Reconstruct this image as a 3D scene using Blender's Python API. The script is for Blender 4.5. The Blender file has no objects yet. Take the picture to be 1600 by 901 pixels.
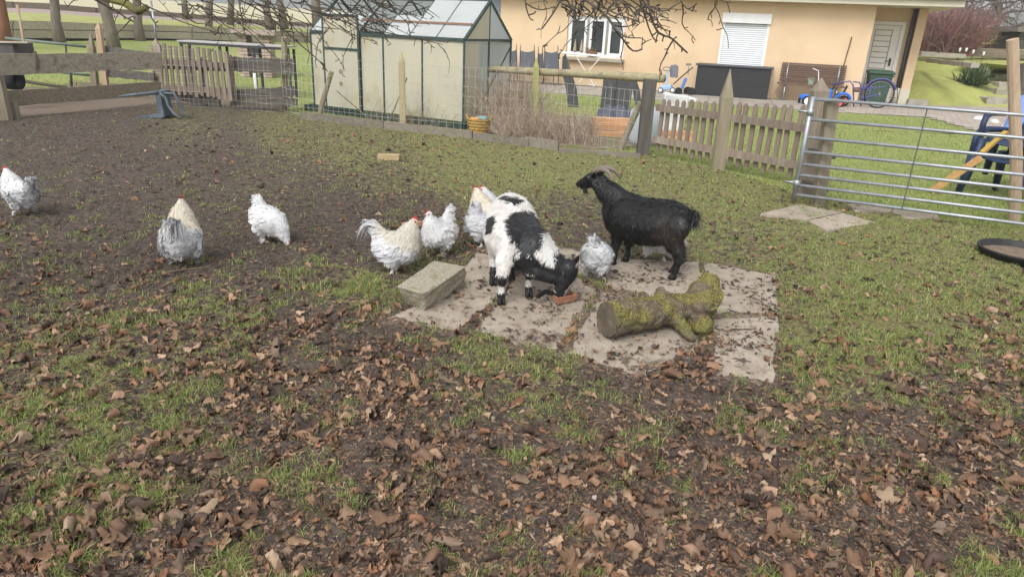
import bpy, bmesh, math, random
import numpy as np
from mathutils import Vector, Matrix, Euler
random.seed(7); RN = np.random.RandomState(11)
SC = bpy.context.scene; COL = SC.collection
rad = math.radians

# ------------------------------------------------------------------ camera
CAM_H, PITCH, ROLL, FPX = 1.6, rad(21), rad(2.6), 1067.0
CF = Vector((0, math.cos(PITCH), -math.sin(PITCH)))
CU0 = Vector((0, math.sin(PITCH), math.cos(PITCH))); CR0 = Vector((1, 0, 0))
CR = CR0*math.cos(ROLL) + CU0*math.sin(ROLL); CU = -CR0*math.sin(ROLL) + CU0*math.cos(ROLL)
cd = bpy.data.cameras.new('camera'); cam = bpy.data.objects.new('camera', cd); COL.objects.link(cam)
cd.sensor_width = 36; cd.lens = 36*FPX/1600; cd.clip_start = .05; cd.clip_end = 1500
cam.matrix_world = Matrix(((CR.x, CU.x, -CF.x, 0), (CR.y, CU.y, -CF.y, 0), (CR.z, CU.z, -CF.z, CAM_H), (0, 0, 0, 1)))
SC.camera = cam
# ------------------------------------------------------------------ world, sun, exposure
SUN_EL, SUN_AZ = rad(48), rad(205)
w = bpy.data.worlds.new('World'); SC.world = w; w.use_nodes = True
nt = w.node_tree; nt.nodes.clear()
sky = nt.nodes.new('ShaderNodeTexSky'); sky.sky_type = 'NISHITA'; sky.sun_disc = False
sky.sun_elevation = SUN_EL; sky.sun_rotation = SUN_AZ; sky.air_density = 1.0; sky.dust_density = 2.0; sky.ozone_density = 1.0
hs = nt.nodes.new('ShaderNodeHueSaturation'); hs.inputs['Saturation'].default_value = .10
bg = nt.nodes.new('ShaderNodeBackground'); bg.inputs['Strength'].default_value = .15
wo = nt.nodes.new('ShaderNodeOutputWorld')
nt.links.new(sky.outputs[0], hs.inputs['Color']); nt.links.new(hs.outputs[0], bg.inputs['Color']); nt.links.new(bg.outputs[0], wo.inputs[0])
sd = bpy.data.lights.new('sun', 'SUN'); sd.energy = 1.25; sd.angle = rad(32); sd.color = (1, .985, .96)
so = bpy.data.objects.new('sun', sd); COL.objects.link(so)
sdir = Vector((math.sin(SUN_AZ)*math.cos(SUN_EL), math.cos(SUN_AZ)*math.cos(SUN_EL), math.sin(SUN_EL)))
so.rotation_euler = sdir.to_track_quat('Z', 'Y').to_euler(); so.location = (0, 0, 30)
SC.view_settings.view_transform = 'Standard'; SC.view_settings.look = 'None'; SC.view_settings.gamma = 1
SC.view_settings.exposure = .86

# ------------------------------------------------------------------ photograph pixel -> place helpers
def ray(px, py): return CF + CR*((px-800)/FPX) + CU*((450.5-py)/FPX)
def at(px, py, z=0.0):
    d = ray(px, py); t = (z-CAM_H)/d.z; return Vector((d.x*t, d.y*t, z))
def W(px, py, Y):
    d = ray(px, py); t = Y/d.y; return Vector((d.x*t, Y, CAM_H+d.z*t))
def proj(x, y, z):
    v = Vector((x, y, z-CAM_H)); zc = v.dot(CF)
    return 800+FPX*v.dot(CR)/zc, 450.5-FPX*v.dot(CU)/zc
def hz(px, py, b):
    lo, hi = -1.0, 9.0
    for _ in range(40):
        m = (lo+hi)/2
        if proj(b[0], b[1], m)[1] > py: lo = m
        else: hi = m
    return lo
def proj_np(x, y, z=0.0):
    v = np.stack([x, y, np.zeros_like(x)+z-CAM_H], -1); zc = v @ np.array(CF)
    zc = np.maximum(zc, .2)
    return 800+FPX*(v @ np.array(CR))/zc, 450.5-FPX*(v @ np.array(CU))/zc
def plane_hit(px, py, A, d):     # vertical plane through A along unit d -> (s, z)
    r = ray(px, py); n = Vector((-d.y, d.x, 0)); t = (A-Vector((0, 0, CAM_H))).dot(n)/r.dot(n)
    p = Vector((0, 0, CAM_H))+r*t; return (p-A).dot(d), p.z

# ------------------------------------------------------------------ noise
def vnoise(x, y, seed=0):
    xi = np.floor(x).astype(np.int64); yi = np.floor(y).astype(np.int64); fx = x-xi; fy = y-yi
    def h(a, b):
        n = (a*374761393 + b*668265263 + seed*982451653) & 0xffffffff
        n = ((n ^ (n >> 13))*1274126177) & 0xffffffff
        return ((n ^ (n >> 16)) & 0xffff)/65535.0
    u = fx*fx*(3-2*fx); v = fy*fy*(3-2*fy)
    return (h(xi, yi)*(1-u)+h(xi+1, yi)*u)*(1-v)+(h(xi, yi+1)*(1-u)+h(xi+1, yi+1)*u)*v
def fbm(x, y, s, o=4, seed=0):
    r = 0; a = .5; t = 0
    for i in range(o): r = r+a*vnoise(x*s, y*s, seed+i*7); t += a; a *= .5; s *= 2.1
    return r/t

# ------------------------------------------------------------------ materials
MATS = {}
def mat(name, c1, c2=None, scale=8, rough=.8, bump=.3, bscale=None, stretch=(1, 1, 1), c3=None, c3s=2, c3w=.5, metal=0, vcol=None, objrand=0, transl=0, detail=6, spec=.3, bdist=.01):
    if name in MATS: return MATS[name]
    m = bpy.data.materials.new(name); MATS[name] = m; m.use_nodes = True; n = m.node_tree.nodes; L = m.node_tree.links
    b = n['Principled BSDF']; b.inputs['Roughness'].default_value = rough; b.inputs['Metallic'].default_value = metal
    b.inputs['Specular IOR Level'].default_value = spec
    tc = n.new('ShaderNodeTexCoord'); mp = n.new('ShaderNodeMapping'); mp.inputs['Scale'].default_value = stretch
    L.new(tc.outputs['Object'], mp.inputs[0])
    def noise(s, dt=detail):
        q = n.new('ShaderNodeTexNoise'); q.inputs['Scale'].default_value = s; q.inputs['Detail'].default_value = dt; q.inputs['Roughness'].default_value = .6
        L.new(mp.outputs[0], q.inputs['Vector']); return q
    def mix(f, a, bb, mode='MIX'):
        q = n.new('ShaderNodeMix'); q.data_type = 'RGBA'; q.blend_type = mode
        for i, v in ((0, f), (6, a), (7, bb)):
            if isinstance(v, (int, float)): q.inputs[i].default_value = v
            elif isinstance(v, tuple): q.inputs[i].default_value = (*v[:3], 1)
            else: L.new(v, q.inputs[i])
        return q.outputs[2]
    def ramp(src, lo, hi):
        q = n.new('ShaderNodeMapRange'); q.inputs[1].default_value = lo; q.inputs[2].default_value = hi; L.new(src, q.inputs[0]); return q.outputs[0]
    if vcol:
        at_ = n.new('ShaderNodeAttribute'); at_.attribute_name = vcol; col = at_.outputs['Color']
        if c2 is not None: col = mix(ramp(noise(scale).outputs[0], .3, .7), mix(1, col, c1, 'MULTIPLY'), mix(1, col, c2, 'MULTIPLY'))
    else:
        col = c1 if c2 is None else mix(ramp(noise(scale).outputs[0], .3, .7), c1, c2)
    if c3 is not None: col = mix(ramp(noise(c3s).outputs[0], c3w, c3w+.18), col, c3)
    if objrand:
        oi = n.new('ShaderNodeObjectInfo'); q = n.new('ShaderNodeMapRange'); q.inputs[3].default_value = 1-objrand; q.inputs[4].default_value = 1+objrand
        L.new(oi.outputs['Random'], q.inputs[0]); cb = n.new('ShaderNodeCombineColor')
        for i in range(3): L.new(q.outputs[0], cb.inputs[i])
        col = mix(1, col, cb.outputs[0], 'MULTIPLY')
    if isinstance(col, tuple): b.inputs['Base Color'].default_value = (*col[:3], 1)
    else: L.new(col, b.inputs['Base Color'])
    if bump:
        bp = n.new('ShaderNodeBump'); bp.inputs['Strength'].default_value = bump; bp.inputs['Distance'].default_value = bdist
        L.new(noise(bscale or scale*3).outputs[0], bp.inputs['Height']); L.new(bp.outputs[0], b.inputs['Normal'])
    if transl:
        tr = n.new('ShaderNodeBsdfTranslucent'); ms = n.new('ShaderNodeMixShader'); ms.inputs[0].default_value = transl
        if isinstance(col, tuple): tr.inputs[0].default_value = (*col[:3], 1)
        else: L.new(col, tr.inputs[0])
        L.new(b.outputs[0], ms.inputs[1]); L.new(tr.outputs[0], ms.inputs[2]); L.new(ms.outputs[0], n['Material Output'].inputs[0])
    return m
def wood(name, c1, c2, c3=None, ax=0, rough=.85, bump=.5, objrand=.15):
    s = [30, 30, 30]; s[ax] = 2.2
    return mat(name, c1, c2, scale=1, rough=rough, bump=bump, bscale=2, stretch=tuple(s), c3=c3, c3s=.35, c3w=.52, objrand=objrand)

# ------------------------------------------------------------------ mesh builder
MW = {}
def link(o, parent=None, kind=None):
    COL.objects.link(o)
    if parent is not None: o.parent = parent
    if kind: o['kind'] = kind
    return o
class MB:
    def __init__(s): s.v = []; s.f = []; s.c = []; s.col = None
    def add(s, vs, fs, col=None):
        k = len(s.v); s.v.extend([tuple(p) for p in vs]); s.f.extend([tuple(i+k for i in f) for f in fs])
        if s.col is not None or col is not None:
            s.c.extend([col or s.col]*len(vs))
        return s
    def box(s, c, size, rz=0, M=None):
        x, y, z = size[0]/2, size[1]/2, size[2]/2; c = Vector(c)
        R_ = M if M is not None else Matrix.Rotation(rz, 3, 'Z')
        vs = [c+R_ @ Vector((a*x, b*y, d*z)) for a in (-1, 1) for b in (-1, 1) for d in (-1, 1)]
        return s.add(vs, [(0, 1, 3, 2), (4, 6, 7, 5), (0, 4, 5, 1), (2, 3, 7, 6), (0, 2, 6, 4), (1, 5, 7, 3)])
    def beam(s, a, b, wd, ht, up=Vector((0, 0, 1)), n=1, wob=0, taper=1):
        a = Vector(a); b = Vector(b); d = (b-a).normalized(); sd_ = d.cross(up)
        if sd_.length < 1e-4: sd_ = d.cross(Vector((1, 0, 0)))
        sd_.normalize(); u = sd_.cross(d).normalized(); vs = []; fs = []
        for i in range(n+1):
            t = i/n; p = a.lerp(b, t); k = 1+(taper-1)*t
            for q, (e, g) in enumerate(((-1, -1), (1, -1), (1, 1), (-1, 1))):
                wv = Vector((0, 0, 0)) if not wob else sd_*random.uniform(-wob, wob)*.4+u*random.uniform(-wob, wob)
                vs.append(p+sd_*(e*wd/2*k)+u*(g*ht/2*k)+wv)
        for i in range(n):
            for q in range(4):
                r = (q+1) % 4; fs.append((i*4+q, i*4+r, i*4+4+r, i*4+4+q))
        fs += [(3, 2, 1, 0), (n*4, n*4+1, n*4+2, n*4+3)]
        return s.add(vs, fs)
    def tube(s, pts, rs, sides=6, cap=True, col=None, jit=0):
        pts = [Vector(p) for p in pts]
        if isinstance(rs, (int, float)): rs = [rs]*len(pts)
        vs = []; fs = []; prev = None
        for i, p in enumerate(pts):
            d = (pts[min(i+1, len(pts)-1)]-pts[max(i-1, 0)])
            if d.length < 1e-7: d = Vector((0, 0, 1))
            d.normalize()
            if prev is None:
                x = d.cross(Vector((0, 0, 1)));
                if x.length < .1: x = d.cross(Vector((1, 0, 0)))
            else: x = prev-d*prev.dot(d)
            x.normalize(); prev = x; y = d.cross(x)
            for k in range(sides):
                a = 2*math.pi*k/sides; r = rs[i]*(1+(random.uniform(-jit, jit) if jit else 0))
                vs.append(p+(x*math.cos(a)+y*math.sin(a))*r)
        for i in range(len(pts)-1):
            for k in range(sides):
                r = (k+1) % sides; fs.append((i*sides+k, i*sides+r, (i+1)*sides+r, (i+1)*sides+k))
        if cap: fs += [tuple(range(sides-1, -1, -1)), tuple(range((len(pts)-1)*sides, len(pts)*sides))]
        return s.add(vs, fs, col)
    def prism(s, poly, z0, z1, wob=0):
        n = len(poly); vs = [(p[0], p[1], z0) for p in poly]+[(p[0], p[1], z1+(random.uniform(-wob, wob) if wob else 0)) for p in poly]
        fs = [tuple(range(n-1, -1, -1)), tuple(range(n, 2*n))]+[(i, (i+1) % n, n+(i+1) % n, n+i) for i in range(n)]
        return s.add(vs, fs)
    def slab(s, poly3, nrm, th):    # polygon in 3-D extruded by -nrm*th
        n = len(poly3); nrm = Vector(nrm)
        vs = [Vector(p) for p in poly3]+[Vector(p)-nrm*th for p in poly3]
        return s.add(vs, [tuple(range(n)), tuple(range(2*n-1, n-1, -1))]+[(i, n+i, n+(i+1) % n, (i+1) % n) for i in range(n)])
    def ball(s, c, r, sub=2, sc=(1, 1, 1), M=None, jit=0, col=None):
        bm = bmesh.new(); bmesh.ops.create_icosphere(bm, subdivisions=sub, radius=1); c = Vector(c)
        vs = []
        for v in bm.verts:
            p = Vector((v.co.x*sc[0], v.co.y*sc[1], v.co.z*sc[2]))*r*(1+(random.uniform(-jit, jit) if jit else 0))
            if M is not None: p = M @ p
            vs.append(c+p)
        fs = [tuple(v.index for v in f.verts) for f in bm.faces]; bm.free(); return s.add(vs, fs, col)
    def lathe(s, prof, c=(0, 0, 0), sides=20, M=None):
        c = Vector(c); vs = []; n = len(prof)
        for k in range(sides):
            a = 2*math.pi*k/sides
            for r, z in prof:
                p = Vector((r*math.cos(a), r*math.sin(a), z)); vs.append(c+(M @ p if M is not None else p))
        fs = [(k*n+i, ((k+1) % sides)*n+i, ((k+1) % sides)*n+i+1, k*n+i+1) for k in range(sides) for i in range(n-1)]
        return s.add(vs, fs)
    def build(s, name, m=None, parent=None, kind=None, smooth=False, bevel=0, label=None):
        me = bpy.data.meshes.new(name); v = s.v
        if parent is not None and parent.name in MW:
            inv = MW[parent.name].inverted(); v = [inv @ Vector(p) for p in v]
        me.from_pydata([tuple(p) for p in v], [], s.f)
        if s.c:
            a = me.color_attributes.new('Col', 'FLOAT_COLOR', 'POINT'); a.data.foreach_set('color', np.array([(*c[:3], 1) for c in s.c], dtype=np.float32).ravel())
        me.validate(); me.update()
        if m: me.materials.append(m)
        if smooth: me.polygons.foreach_set('use_smooth', [True]*len(me.polygons))
        o = bpy.data.objects.new(name, me); link(o, parent, kind)
        if parent is not None and parent.name in MW: MW[o.name] = MW[parent.name]
        if bevel:
            b = o.modifiers.new('bevel', 'BEVEL'); b.width = bevel; b.segments = 2; b.limit_method = 'ANGLE'
        if label: o['label'] = label
        return o
def np_mesh(name, V, F, m, parent=None, kind=None, col=None, smooth=False, offset=None):
    """V (n,3), F (m,k) arrays"""
    me = bpy.data.meshes.new(name); n, k = F.shape
    if offset is not None: V = V-np.array(offset)
    me.vertices.add(len(V)); me.vertices.foreach_set('co', V.astype(np.float32).ravel())
    me.loops.add(n*k); me.loops.foreach_set('vertex_index', F.astype(np.int32).ravel())
    me.polygons.add(n); me.polygons.foreach_set('loop_start', np.arange(0, n*k, k, dtype=np.int32))
    try: me.polygons.foreach_set('loop_total', np.full(n, k, dtype=np.int32))
    except Exception: pass
    if smooth: me.polygons.foreach_set('use_smooth', np.ones(n, dtype=bool))
    me.update(calc_edges=True)
    if col is not None:
        a = me.color_attributes.new('Col', 'FLOAT_COLOR', 'POINT'); c = np.ones((len(V), 4), np.float32); c[:, :3] = col; a.data.foreach_set('color', c.ravel())
    if m: me.materials.append(m)
    o = bpy.data.objects.new(name, me); return link(o, parent, kind)
def thing(name, label, cat, loc=(0, 0, 0), rz=0, group=None):
    o = bpy.data.objects.new(name, None); o.empty_display_size = .1; link(o); o.location = loc; o.rotation_euler = (0, 0, rz)
    o['label'] = label; o['category'] = cat
    if group: o['group'] = group
    MW[o.name] = Matrix.Translation(Vector(loc)) @ Matrix.Rotation(rz, 4, 'Z'); return o
def tag(o, label, cat, group=None):
    o['label'] = label; o['category'] = cat
    if group: o['group'] = group
    return o
def struct(mb, name, m, **k): return mb.build(name, m, kind='structure', **k)
def inst(proto, parent, loc, rot=(0, 0, 0), sc=None, first=[None]):
    c = proto.copy(); COL.objects.link(c); c.parent = parent; c.location = loc; c.rotation_euler = rot
    if sc: c.scale = sc
    return c
def copy_tree(o, parent=None):
    c = o.copy(); COL.objects.link(c); c.parent = parent
    for ch in list(o.children): copy_tree(ch, c)
    return c

# ------------------------------------------------------------------ ground fields
GC = [  # px, py, grass, leaf
 (-100,160,.1,.1),(100,170,.15,.15),(300,200,.4,.2),(100,230,.05,.05),(200,280,.05,.05),(330,240,.2,.2),(450,205,.55,.3),(560,230,.6,.25),(700,225,.8,.25),(820,250,.85,.15),(940,245,.9,.1),(1150,290,.9,.1),
 (430,290,.35,.1),(620,280,.5,.2),(650,320,.25,.35),(700,280,.7,.2),(860,270,.8,.1),(890,350,.3,.3),(860,330,.5,.2),(20,300,.05,.02),(130,350,.12,.03),(300,340,.15,.02),(360,380,.12,.03),(520,350,.08,.05),(560,390,.1,.05),(250,440,.08,.08),(400,430,.08,.08),(480,330,.15,.1),
 (1150,350,.6,.2),(1130,390,.6,.3),(1300,390,.8,.2),(1450,350,1,.1),(1590,330,1,.1),(1420,320,1,.1),(1700,350,1,.1),(1250,450,.65,.3),(1400,470,.75,.35),(1550,500,.7,.4),(1500,430,.9,.15),(1260,540,.75,.25),(1350,560,.7,.3),(1500,600,.4,.6),(1700,550,.4,.6),
 (1400,700,.15,.85),(1550,750,.15,.9),(1200,750,.08,.85),(1200,640,.35,.5),(1000,700,.08,.85),(900,850,.12,.95),(600,800,.12,.95),(450,700,.18,.85),(300,720,.3,.7),(700,610,.25,.5),(850,590,.5,.35),(800,560,.55,.2),(950,620,.2,.6),(1060,600,.02,.6),
 (470,450,.35,.15),(560,450,.65,.1),(500,520,.15,.4),(350,510,.5,.3),(400,580,.25,.5),(100,470,.35,.25),(60,520,.45,.25),(250,500,.35,.3),(100,600,.5,.35),(50,680,.5,.5),(250,640,.45,.5),(100,760,.45,.6),(150,850,.35,.8),(350,850,.25,.9),(600,530,.2,.3),(200,420,.1,.1),(0,430,.1,.1),(-150,500,.5,.3),(160,560,.6,.3),(330,470,.5,.15),(450,540,.4,.3),(130,690,.65,.4),(1130,320,.8,.15),(1330,440,.85,.15),(1420,520,.85,.25),(-150,850,.4,.7),
 (1000,900,.1,.95),(1300,870,.12,.95),(1600,900,.2,.9),(1800,750,.2,.9),(620,650,.1,.8),(760,720,.05,.7),(150,900,.35,.8)]
GCa = np.array(GC, float)
def fields(x, y):
    px, py = proj_np(x, y); px = np.clip(px, -200, 1850); py = np.clip(py, 120, 950)
    g = np.zeros_like(px); l = np.zeros_like(px); ws = np.zeros_like(px)
    for cx, cy, a, b in GCa:
        s = 38+(cy-150)*.09
        wt = 1/(((px-cx)/(s*1.5))**2+((py-cy)/s)**2+.15)**2
        g += wt*a; l += wt*b; ws += wt
    return g/ws, l/ws
SLAB_PX = [
 [(600,500),(640,483),(700,446),(745,396),(792,404),(800,430),(770,472),(712,518),(655,508)],
 [(742,516),(778,478),(806,432),(905,436),(934,456),(868,553),(800,538)],
 [(882,556),(940,456),(1000,470),(1095,500),(1092,548),(1000,597),(940,578)],
 [(1112,500),(1216,497),(1207,600),(1116,592)],
 [(1100,412),(1212,432),(1215,490),(1114,492)],
 [(950,405),(1092,411),(1106,488),(1096,492),(1000,463),(944,450)],
 [(752,392),(860,385),(945,400),(940,448),(905,430),(806,426)]]
SLABS = [[at(*p) for p in q] for q in SLAB_PX]
def in_poly(x, y, poly):
    r = np.zeros(x.shape, bool); n = len(poly)
    for i in range(n):
        a, b = poly[i], poly[(i+1) % n]
        c = ((a[1] > y) != (b[1] > y)) & (x < (b[0]-a[0])*(y-a[1])/((b[1]-a[1]) or 1e-9)+a[0]); r ^= c
    return r
def on_slabs(x, y, shrink=1.0):
    r = np.zeros(x.shape, bool)
    for q in SLABS:
        cx = sum(p[0] for p in q)/len(q); cy = sum(p[1] for p in q)/len(q)
        r |= in_poly(x, y, [((p[0]-cx)*shrink+cx, (p[1]-cy)*shrink+cy) for p in q])
    return r
FENCE = [(-14, 10.6), (-7.5, 10.3), (-6.7, 12.9), (-4.25, 12.6), (-3.72, 11.9), (-1.8, 10.95), (.5, 9.95), (1.77, 9.62), (2.54, 8.72), (3.2, 7.35), (4.75, 6.1), (9, 2.2)]
def inside_paddock(x, y):
    fx = np.array([p[0] for p in FENCE]); fy = np.array([p[1] for p in FENCE]); return y < np.interp(x, fx, fy)
def terrain(x, y):
    left = np.clip((-x-2)/4, 0, 1)*np.clip((y-15)/12, 0, 1)*.5
    return left
def gheight(x, y):
    n = np.abs(fbm(x, y, 6.5, 3, 51)-.5)*-.05*np.clip((x*-.35+.6), .25, 1)+.006+(fbm(x, y, 1.3, 3, 3)-.5)*.05+(fbm(x, y, 9, 3, 5)-.5)*.045+(fbm(x, y, 38, 2, 9)-.5)*.016
    k = np.clip((y-8)/4, 0, 1); n = n*(1-.6*k)
    jx = (fbm(x, y, 11, 3, 41)-.5)*.11; jy = (fbm(x, y, 11, 3, 43)-.5)*.11
    s = on_slabs(x+jx, y+jy, .985); s2 = on_slabs(x, y, 1.16); n = np.where(s, -.02, np.where(s2, np.clip(n, -.004, .02)+.012, n))
    return n+terrain(x, y)
def gz(x, y): return float(gheight(np.array([x]), np.array([y]))[0])
# ------------------------------------------------------------------ ground
def ground_mat(name, lawn=False):
    m = bpy.data.materials.new(name); m.use_nodes = True; n = m.node_tree.nodes; L = m.node_tree.links; b = n['Principled BSDF']
    b.inputs['Roughness'].default_value = .9; b.inputs['Specular IOR Level'].default_value = .25
    tc = n.new('ShaderNodeTexCoord')
    def noise(s, d=6, r=.65, w=0):
        q = n.new('ShaderNodeTexNoise'); q.inputs['Scale'].default_value = s; q.inputs['Detail'].default_value = d; q.inputs['Roughness'].default_value = r
        L.new(tc.outputs['Object'], q.inputs['Vector']); return q.outputs[0]
    def mix(f, a, c):
        q = n.new('ShaderNodeMix'); q.data_type = 'RGBA'
        for i, v in ((0, f), (6, a), (7, c)):
            if isinstance(v, (int, float)): q.inputs[i].default_value = v
            elif isinstance(v, tuple): q.inputs[i].default_value = (*v, 1)
            else: L.new(v, q.inputs[i])
        return q.outputs[2]
    def rng(s, a, c):
        q = n.new('ShaderNodeMapRange'); q.inputs[1].default_value = a; q.inputs[2].default_value = c; L.new(s, q.inputs[0]); return q.outputs[0]
    def math_(op, a, c):
        q = n.new('ShaderNodeMath'); q.operation = op
        for i, v in enumerate((a, c)):
            if isinstance(v, (int, float)): q.inputs[i].default_value = v
            else: L.new(v, q.inputs[i])
        return q.outputs[0]
    at_ = n.new('ShaderNodeAttribute'); at_.attribute_name = 'Col'; sp = n.new('ShaderNodeSeparateColor'); L.new(at_.outputs['Color'], sp.inputs[0])
    mud = mix(rng(noise(26, 8, .75), .36, .66), (.026, .019, .015), (.155, .120, .096))
    mud = mix(rng(noise(2.2, 4), .5, .75), mud, (.095, .072, .057))
    mud = mix(rng(noise(140, 2), .62, .70), mud, (.26, .20, .16))
    g1 = mix(rng(noise(55, 5, .7), .35, .65), (.075, .08, .028), (.29, .29, .115))
    g1 = mix(rng(noise(5, 4), .45, .68), g1, (.20, .17, .075))
    if lawn: g1 = mix(rng(noise(30, 6, .7), .3, .7), (.17, .21, .055), (.32, .35, .12)); g1 = mix(rng(noise(.9, 4), .5, .75), g1, (.31, .29, .12))
    f = math_('ADD', sp.outputs[0], math_('MULTIPLY', math_('SUBTRACT', noise(17, 7, .7), .5), 2.4))
    col = mix(rng(f, .42, .62), mud, g1)
    dust = mix(rng(noise(40, 6), .35, .7), (.12, .085, .06), (.30, .235, .18))
    col = mix(sp.outputs[2], col, dust)
    L.new(col, b.inputs['Base Color'])
    bp = n.new('ShaderNodeBump'); bp.inputs['Strength'].default_value = .9; bp.inputs['Distance'].default_value = .02
    L.new(noise(34, 8, .75), bp.inputs['Height']); L.new(bp.outputs[0], b.inputs['Normal'])
    return m
GM = ground_mat('paddock soil'); LM = ground_mat('lawn turf', True)
def grid(ys, nx, xf):
    t = np.linspace(-1, 1, nx); Y, T = np.meshgrid(ys, t, indexing='ij'); X = xf(Y)*T; return X, Y
ys = np.concatenate([np.geomspace(.75, 6, 330), np.geomspace(6, 13.6, 130)[1:]])
X, Y = grid(ys, 380, lambda y: .98*y+1.1)
Z = gheight(X, Y); ga, lf = fields(X.ravel(), Y.ravel()); ga = ga.reshape(X.shape)
ins = inside_paddock(X, Y)
slabz = on_slabs(X, Y, 1.12)
fdist = np.where(slabz, .75, 0)+np.clip(.8-np.hypot((X-.65)/1.4, (Y-4.25)/.95), 0, .6)
track = np.clip(1-np.abs(Y-(9.9+.0*X))/1.2, 0, 1)*np.clip((-X-4.2)/1, 0, 1)*.5
pxg, pyg = proj_np(X, Y)
sandy = np.clip((-X-4.0)/1.0, 0, 1)*np.clip((Y-10.3)/.5, 0, 1)*np.clip((16-Y)/2, 0, 1)*.9*(X > -9)
colr = np.stack([np.where(ins, ga, np.where(sandy > .3, .1, 1.0)), lf.reshape(X.shape)*0, np.clip(np.where(ins, fdist, sandy)+track*0, 0, 1)], -1)
nr, nc = X.shape; idx = np.arange(nr*nc).reshape(nr, nc)
Fq = np.stack([idx[:-1, :-1], idx[:-1, 1:], idx[1:, 1:], idx[1:, :-1]], -1).reshape(-1, 4)
V = np.stack([X, Y, Z], -1).reshape(-1, 3); C = colr.reshape(-1, 3); fin = ins[:-1, :-1].ravel()
def sub(F):
    u, inv = np.unique(F, return_inverse=True); return V[u], inv.reshape(F.shape), C[u]
v_, f_, c_ = sub(Fq[fin]); GROUND = np_mesh('paddock_ground', v_, f_, GM, kind='structure', col=c_, smooth=True)
v_, f_, c_ = sub(Fq[~fin]); np_mesh('lawn', v_, f_, LM, kind='structure', col=c_, smooth=True)
ys2 = np.linspace(13.6, 36, 60); X2, Y2 = grid(ys2, 120, lambda y: .98*y+1.1+ (y-13.6)*.3)
Z2 = terrain(X2, Y2)+(fbm(X2, Y2, .8, 3, 3)-.5)*.03; s2 = (np.clip((-X2-4.5)/1.0, 0, 1)*np.clip((16.5-Y2)/2, 0, 1)*.9*(X2 > -10))
c2 = np.stack([np.where(s2 > .3, .1, 1.0), s2*0, s2], -1).reshape(-1, 3); n2 = X2.shape; i2 = np.arange(X2.size).reshape(n2)
np_mesh('meadow', np.stack([X2, Y2, Z2], -1).reshape(-1, 3), np.stack([i2[:-1, :-1], i2[:-1, 1:], i2[1:, 1:], i2[1:, :-1]], -1).reshape(-1, 4), LM, kind='structure', col=c2, smooth=True)
fm = mat('field grass', (.16, .16, .07), (.22, .2, .1), scale=.6, rough=.95)
MB().add([(-600, -600, -.4), (600, -600, -.4), (600, 600, -.4), (-600, 600, -.4)], [(0, 1, 2, 3)]).build('field_ground', fm, kind='structure')

# concrete slabs on a bed
def noisy_poly(q, n=9, amp=.010):
    out = []
    for i in range(len(q)):
        a, b = q[i], q[(i+1) % len(q)]; d = (b-a); nn = Vector((-d.y, d.x, 0)).normalized()
        for k in range(n): out.append(a.lerp(b, k/n)+nn*random.uniform(-amp, amp))
    return out
slab_m = mat('weathered concrete', (.40, .34, .275), (.27, .225, .175), scale=5, rough=.9, bump=.35, bscale=60, c3=(.19, .145, .105), c3s=13, c3w=.53, objrand=.07, bdist=.004)
bed = MB(); allp = [at(585, 500), at(740, 385), at(1000, 395), at(1222, 425), at(1228, 500), at(1215, 610), at(1090, 600), at(1000, 605), at(880, 566), at(700, 525)]
bed.prism(allp, -.10, -.001)
BED = struct(bed, 'paving_bed', mat('paving bed soil', (.09, .065, .045), (.16, .12, .08), scale=20, bump=.8, c3=(.08, .09, .03), c3s=9))
for q in SLABS:
    c = sum(q, Vector())/len(q); zt = random.uniform(.007, .013)
    MB().prism(noisy_poly(q), -.05, zt).build('slab', slab_m, BED, bevel=.004)
SLZ = .014
# second paving by the gate
bed2 = MB(); bed2.prism([at(1183, 338), at(1245, 318), at(1375, 352), at(1275, 364)], -.1, -.02)
B2 = struct(bed2, 'gateway_paving_bed', MATS['paving bed soil'])
for q in ([(1188, 336), (1247, 321), (1315, 334), (1262, 345)], [(1262, 347), (1317, 335), (1368, 350), (1292, 362)], [(1212, 337.5), (1262, 346), (1258, 349), (1200, 341)]):
    if len(q) == 4 and q[0][0] == 1212: continue
    MB().prism(noisy_poly([at(*p) for p in q], 6, .006), -.05, .016).build('slab', slab_m, B2, bevel=.004)
for q, lab in (([(1322, 322), (1345, 318), (1395, 324), (1392, 333), (1335, 331)], 'flat grey stone slab in the grass just inside the gate'), ([(1392, 334), (1400, 327), (1460, 334), (1468, 345), (1420, 343)], 'pale flat stone slab under the lowest bar of the gate')):
    tag(MB().prism(noisy_poly([at(*p) for p in q], 5, .015), -.05, .02).build('stepping_stone', slab_m, bevel=.004), lab, 'stone')

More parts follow.
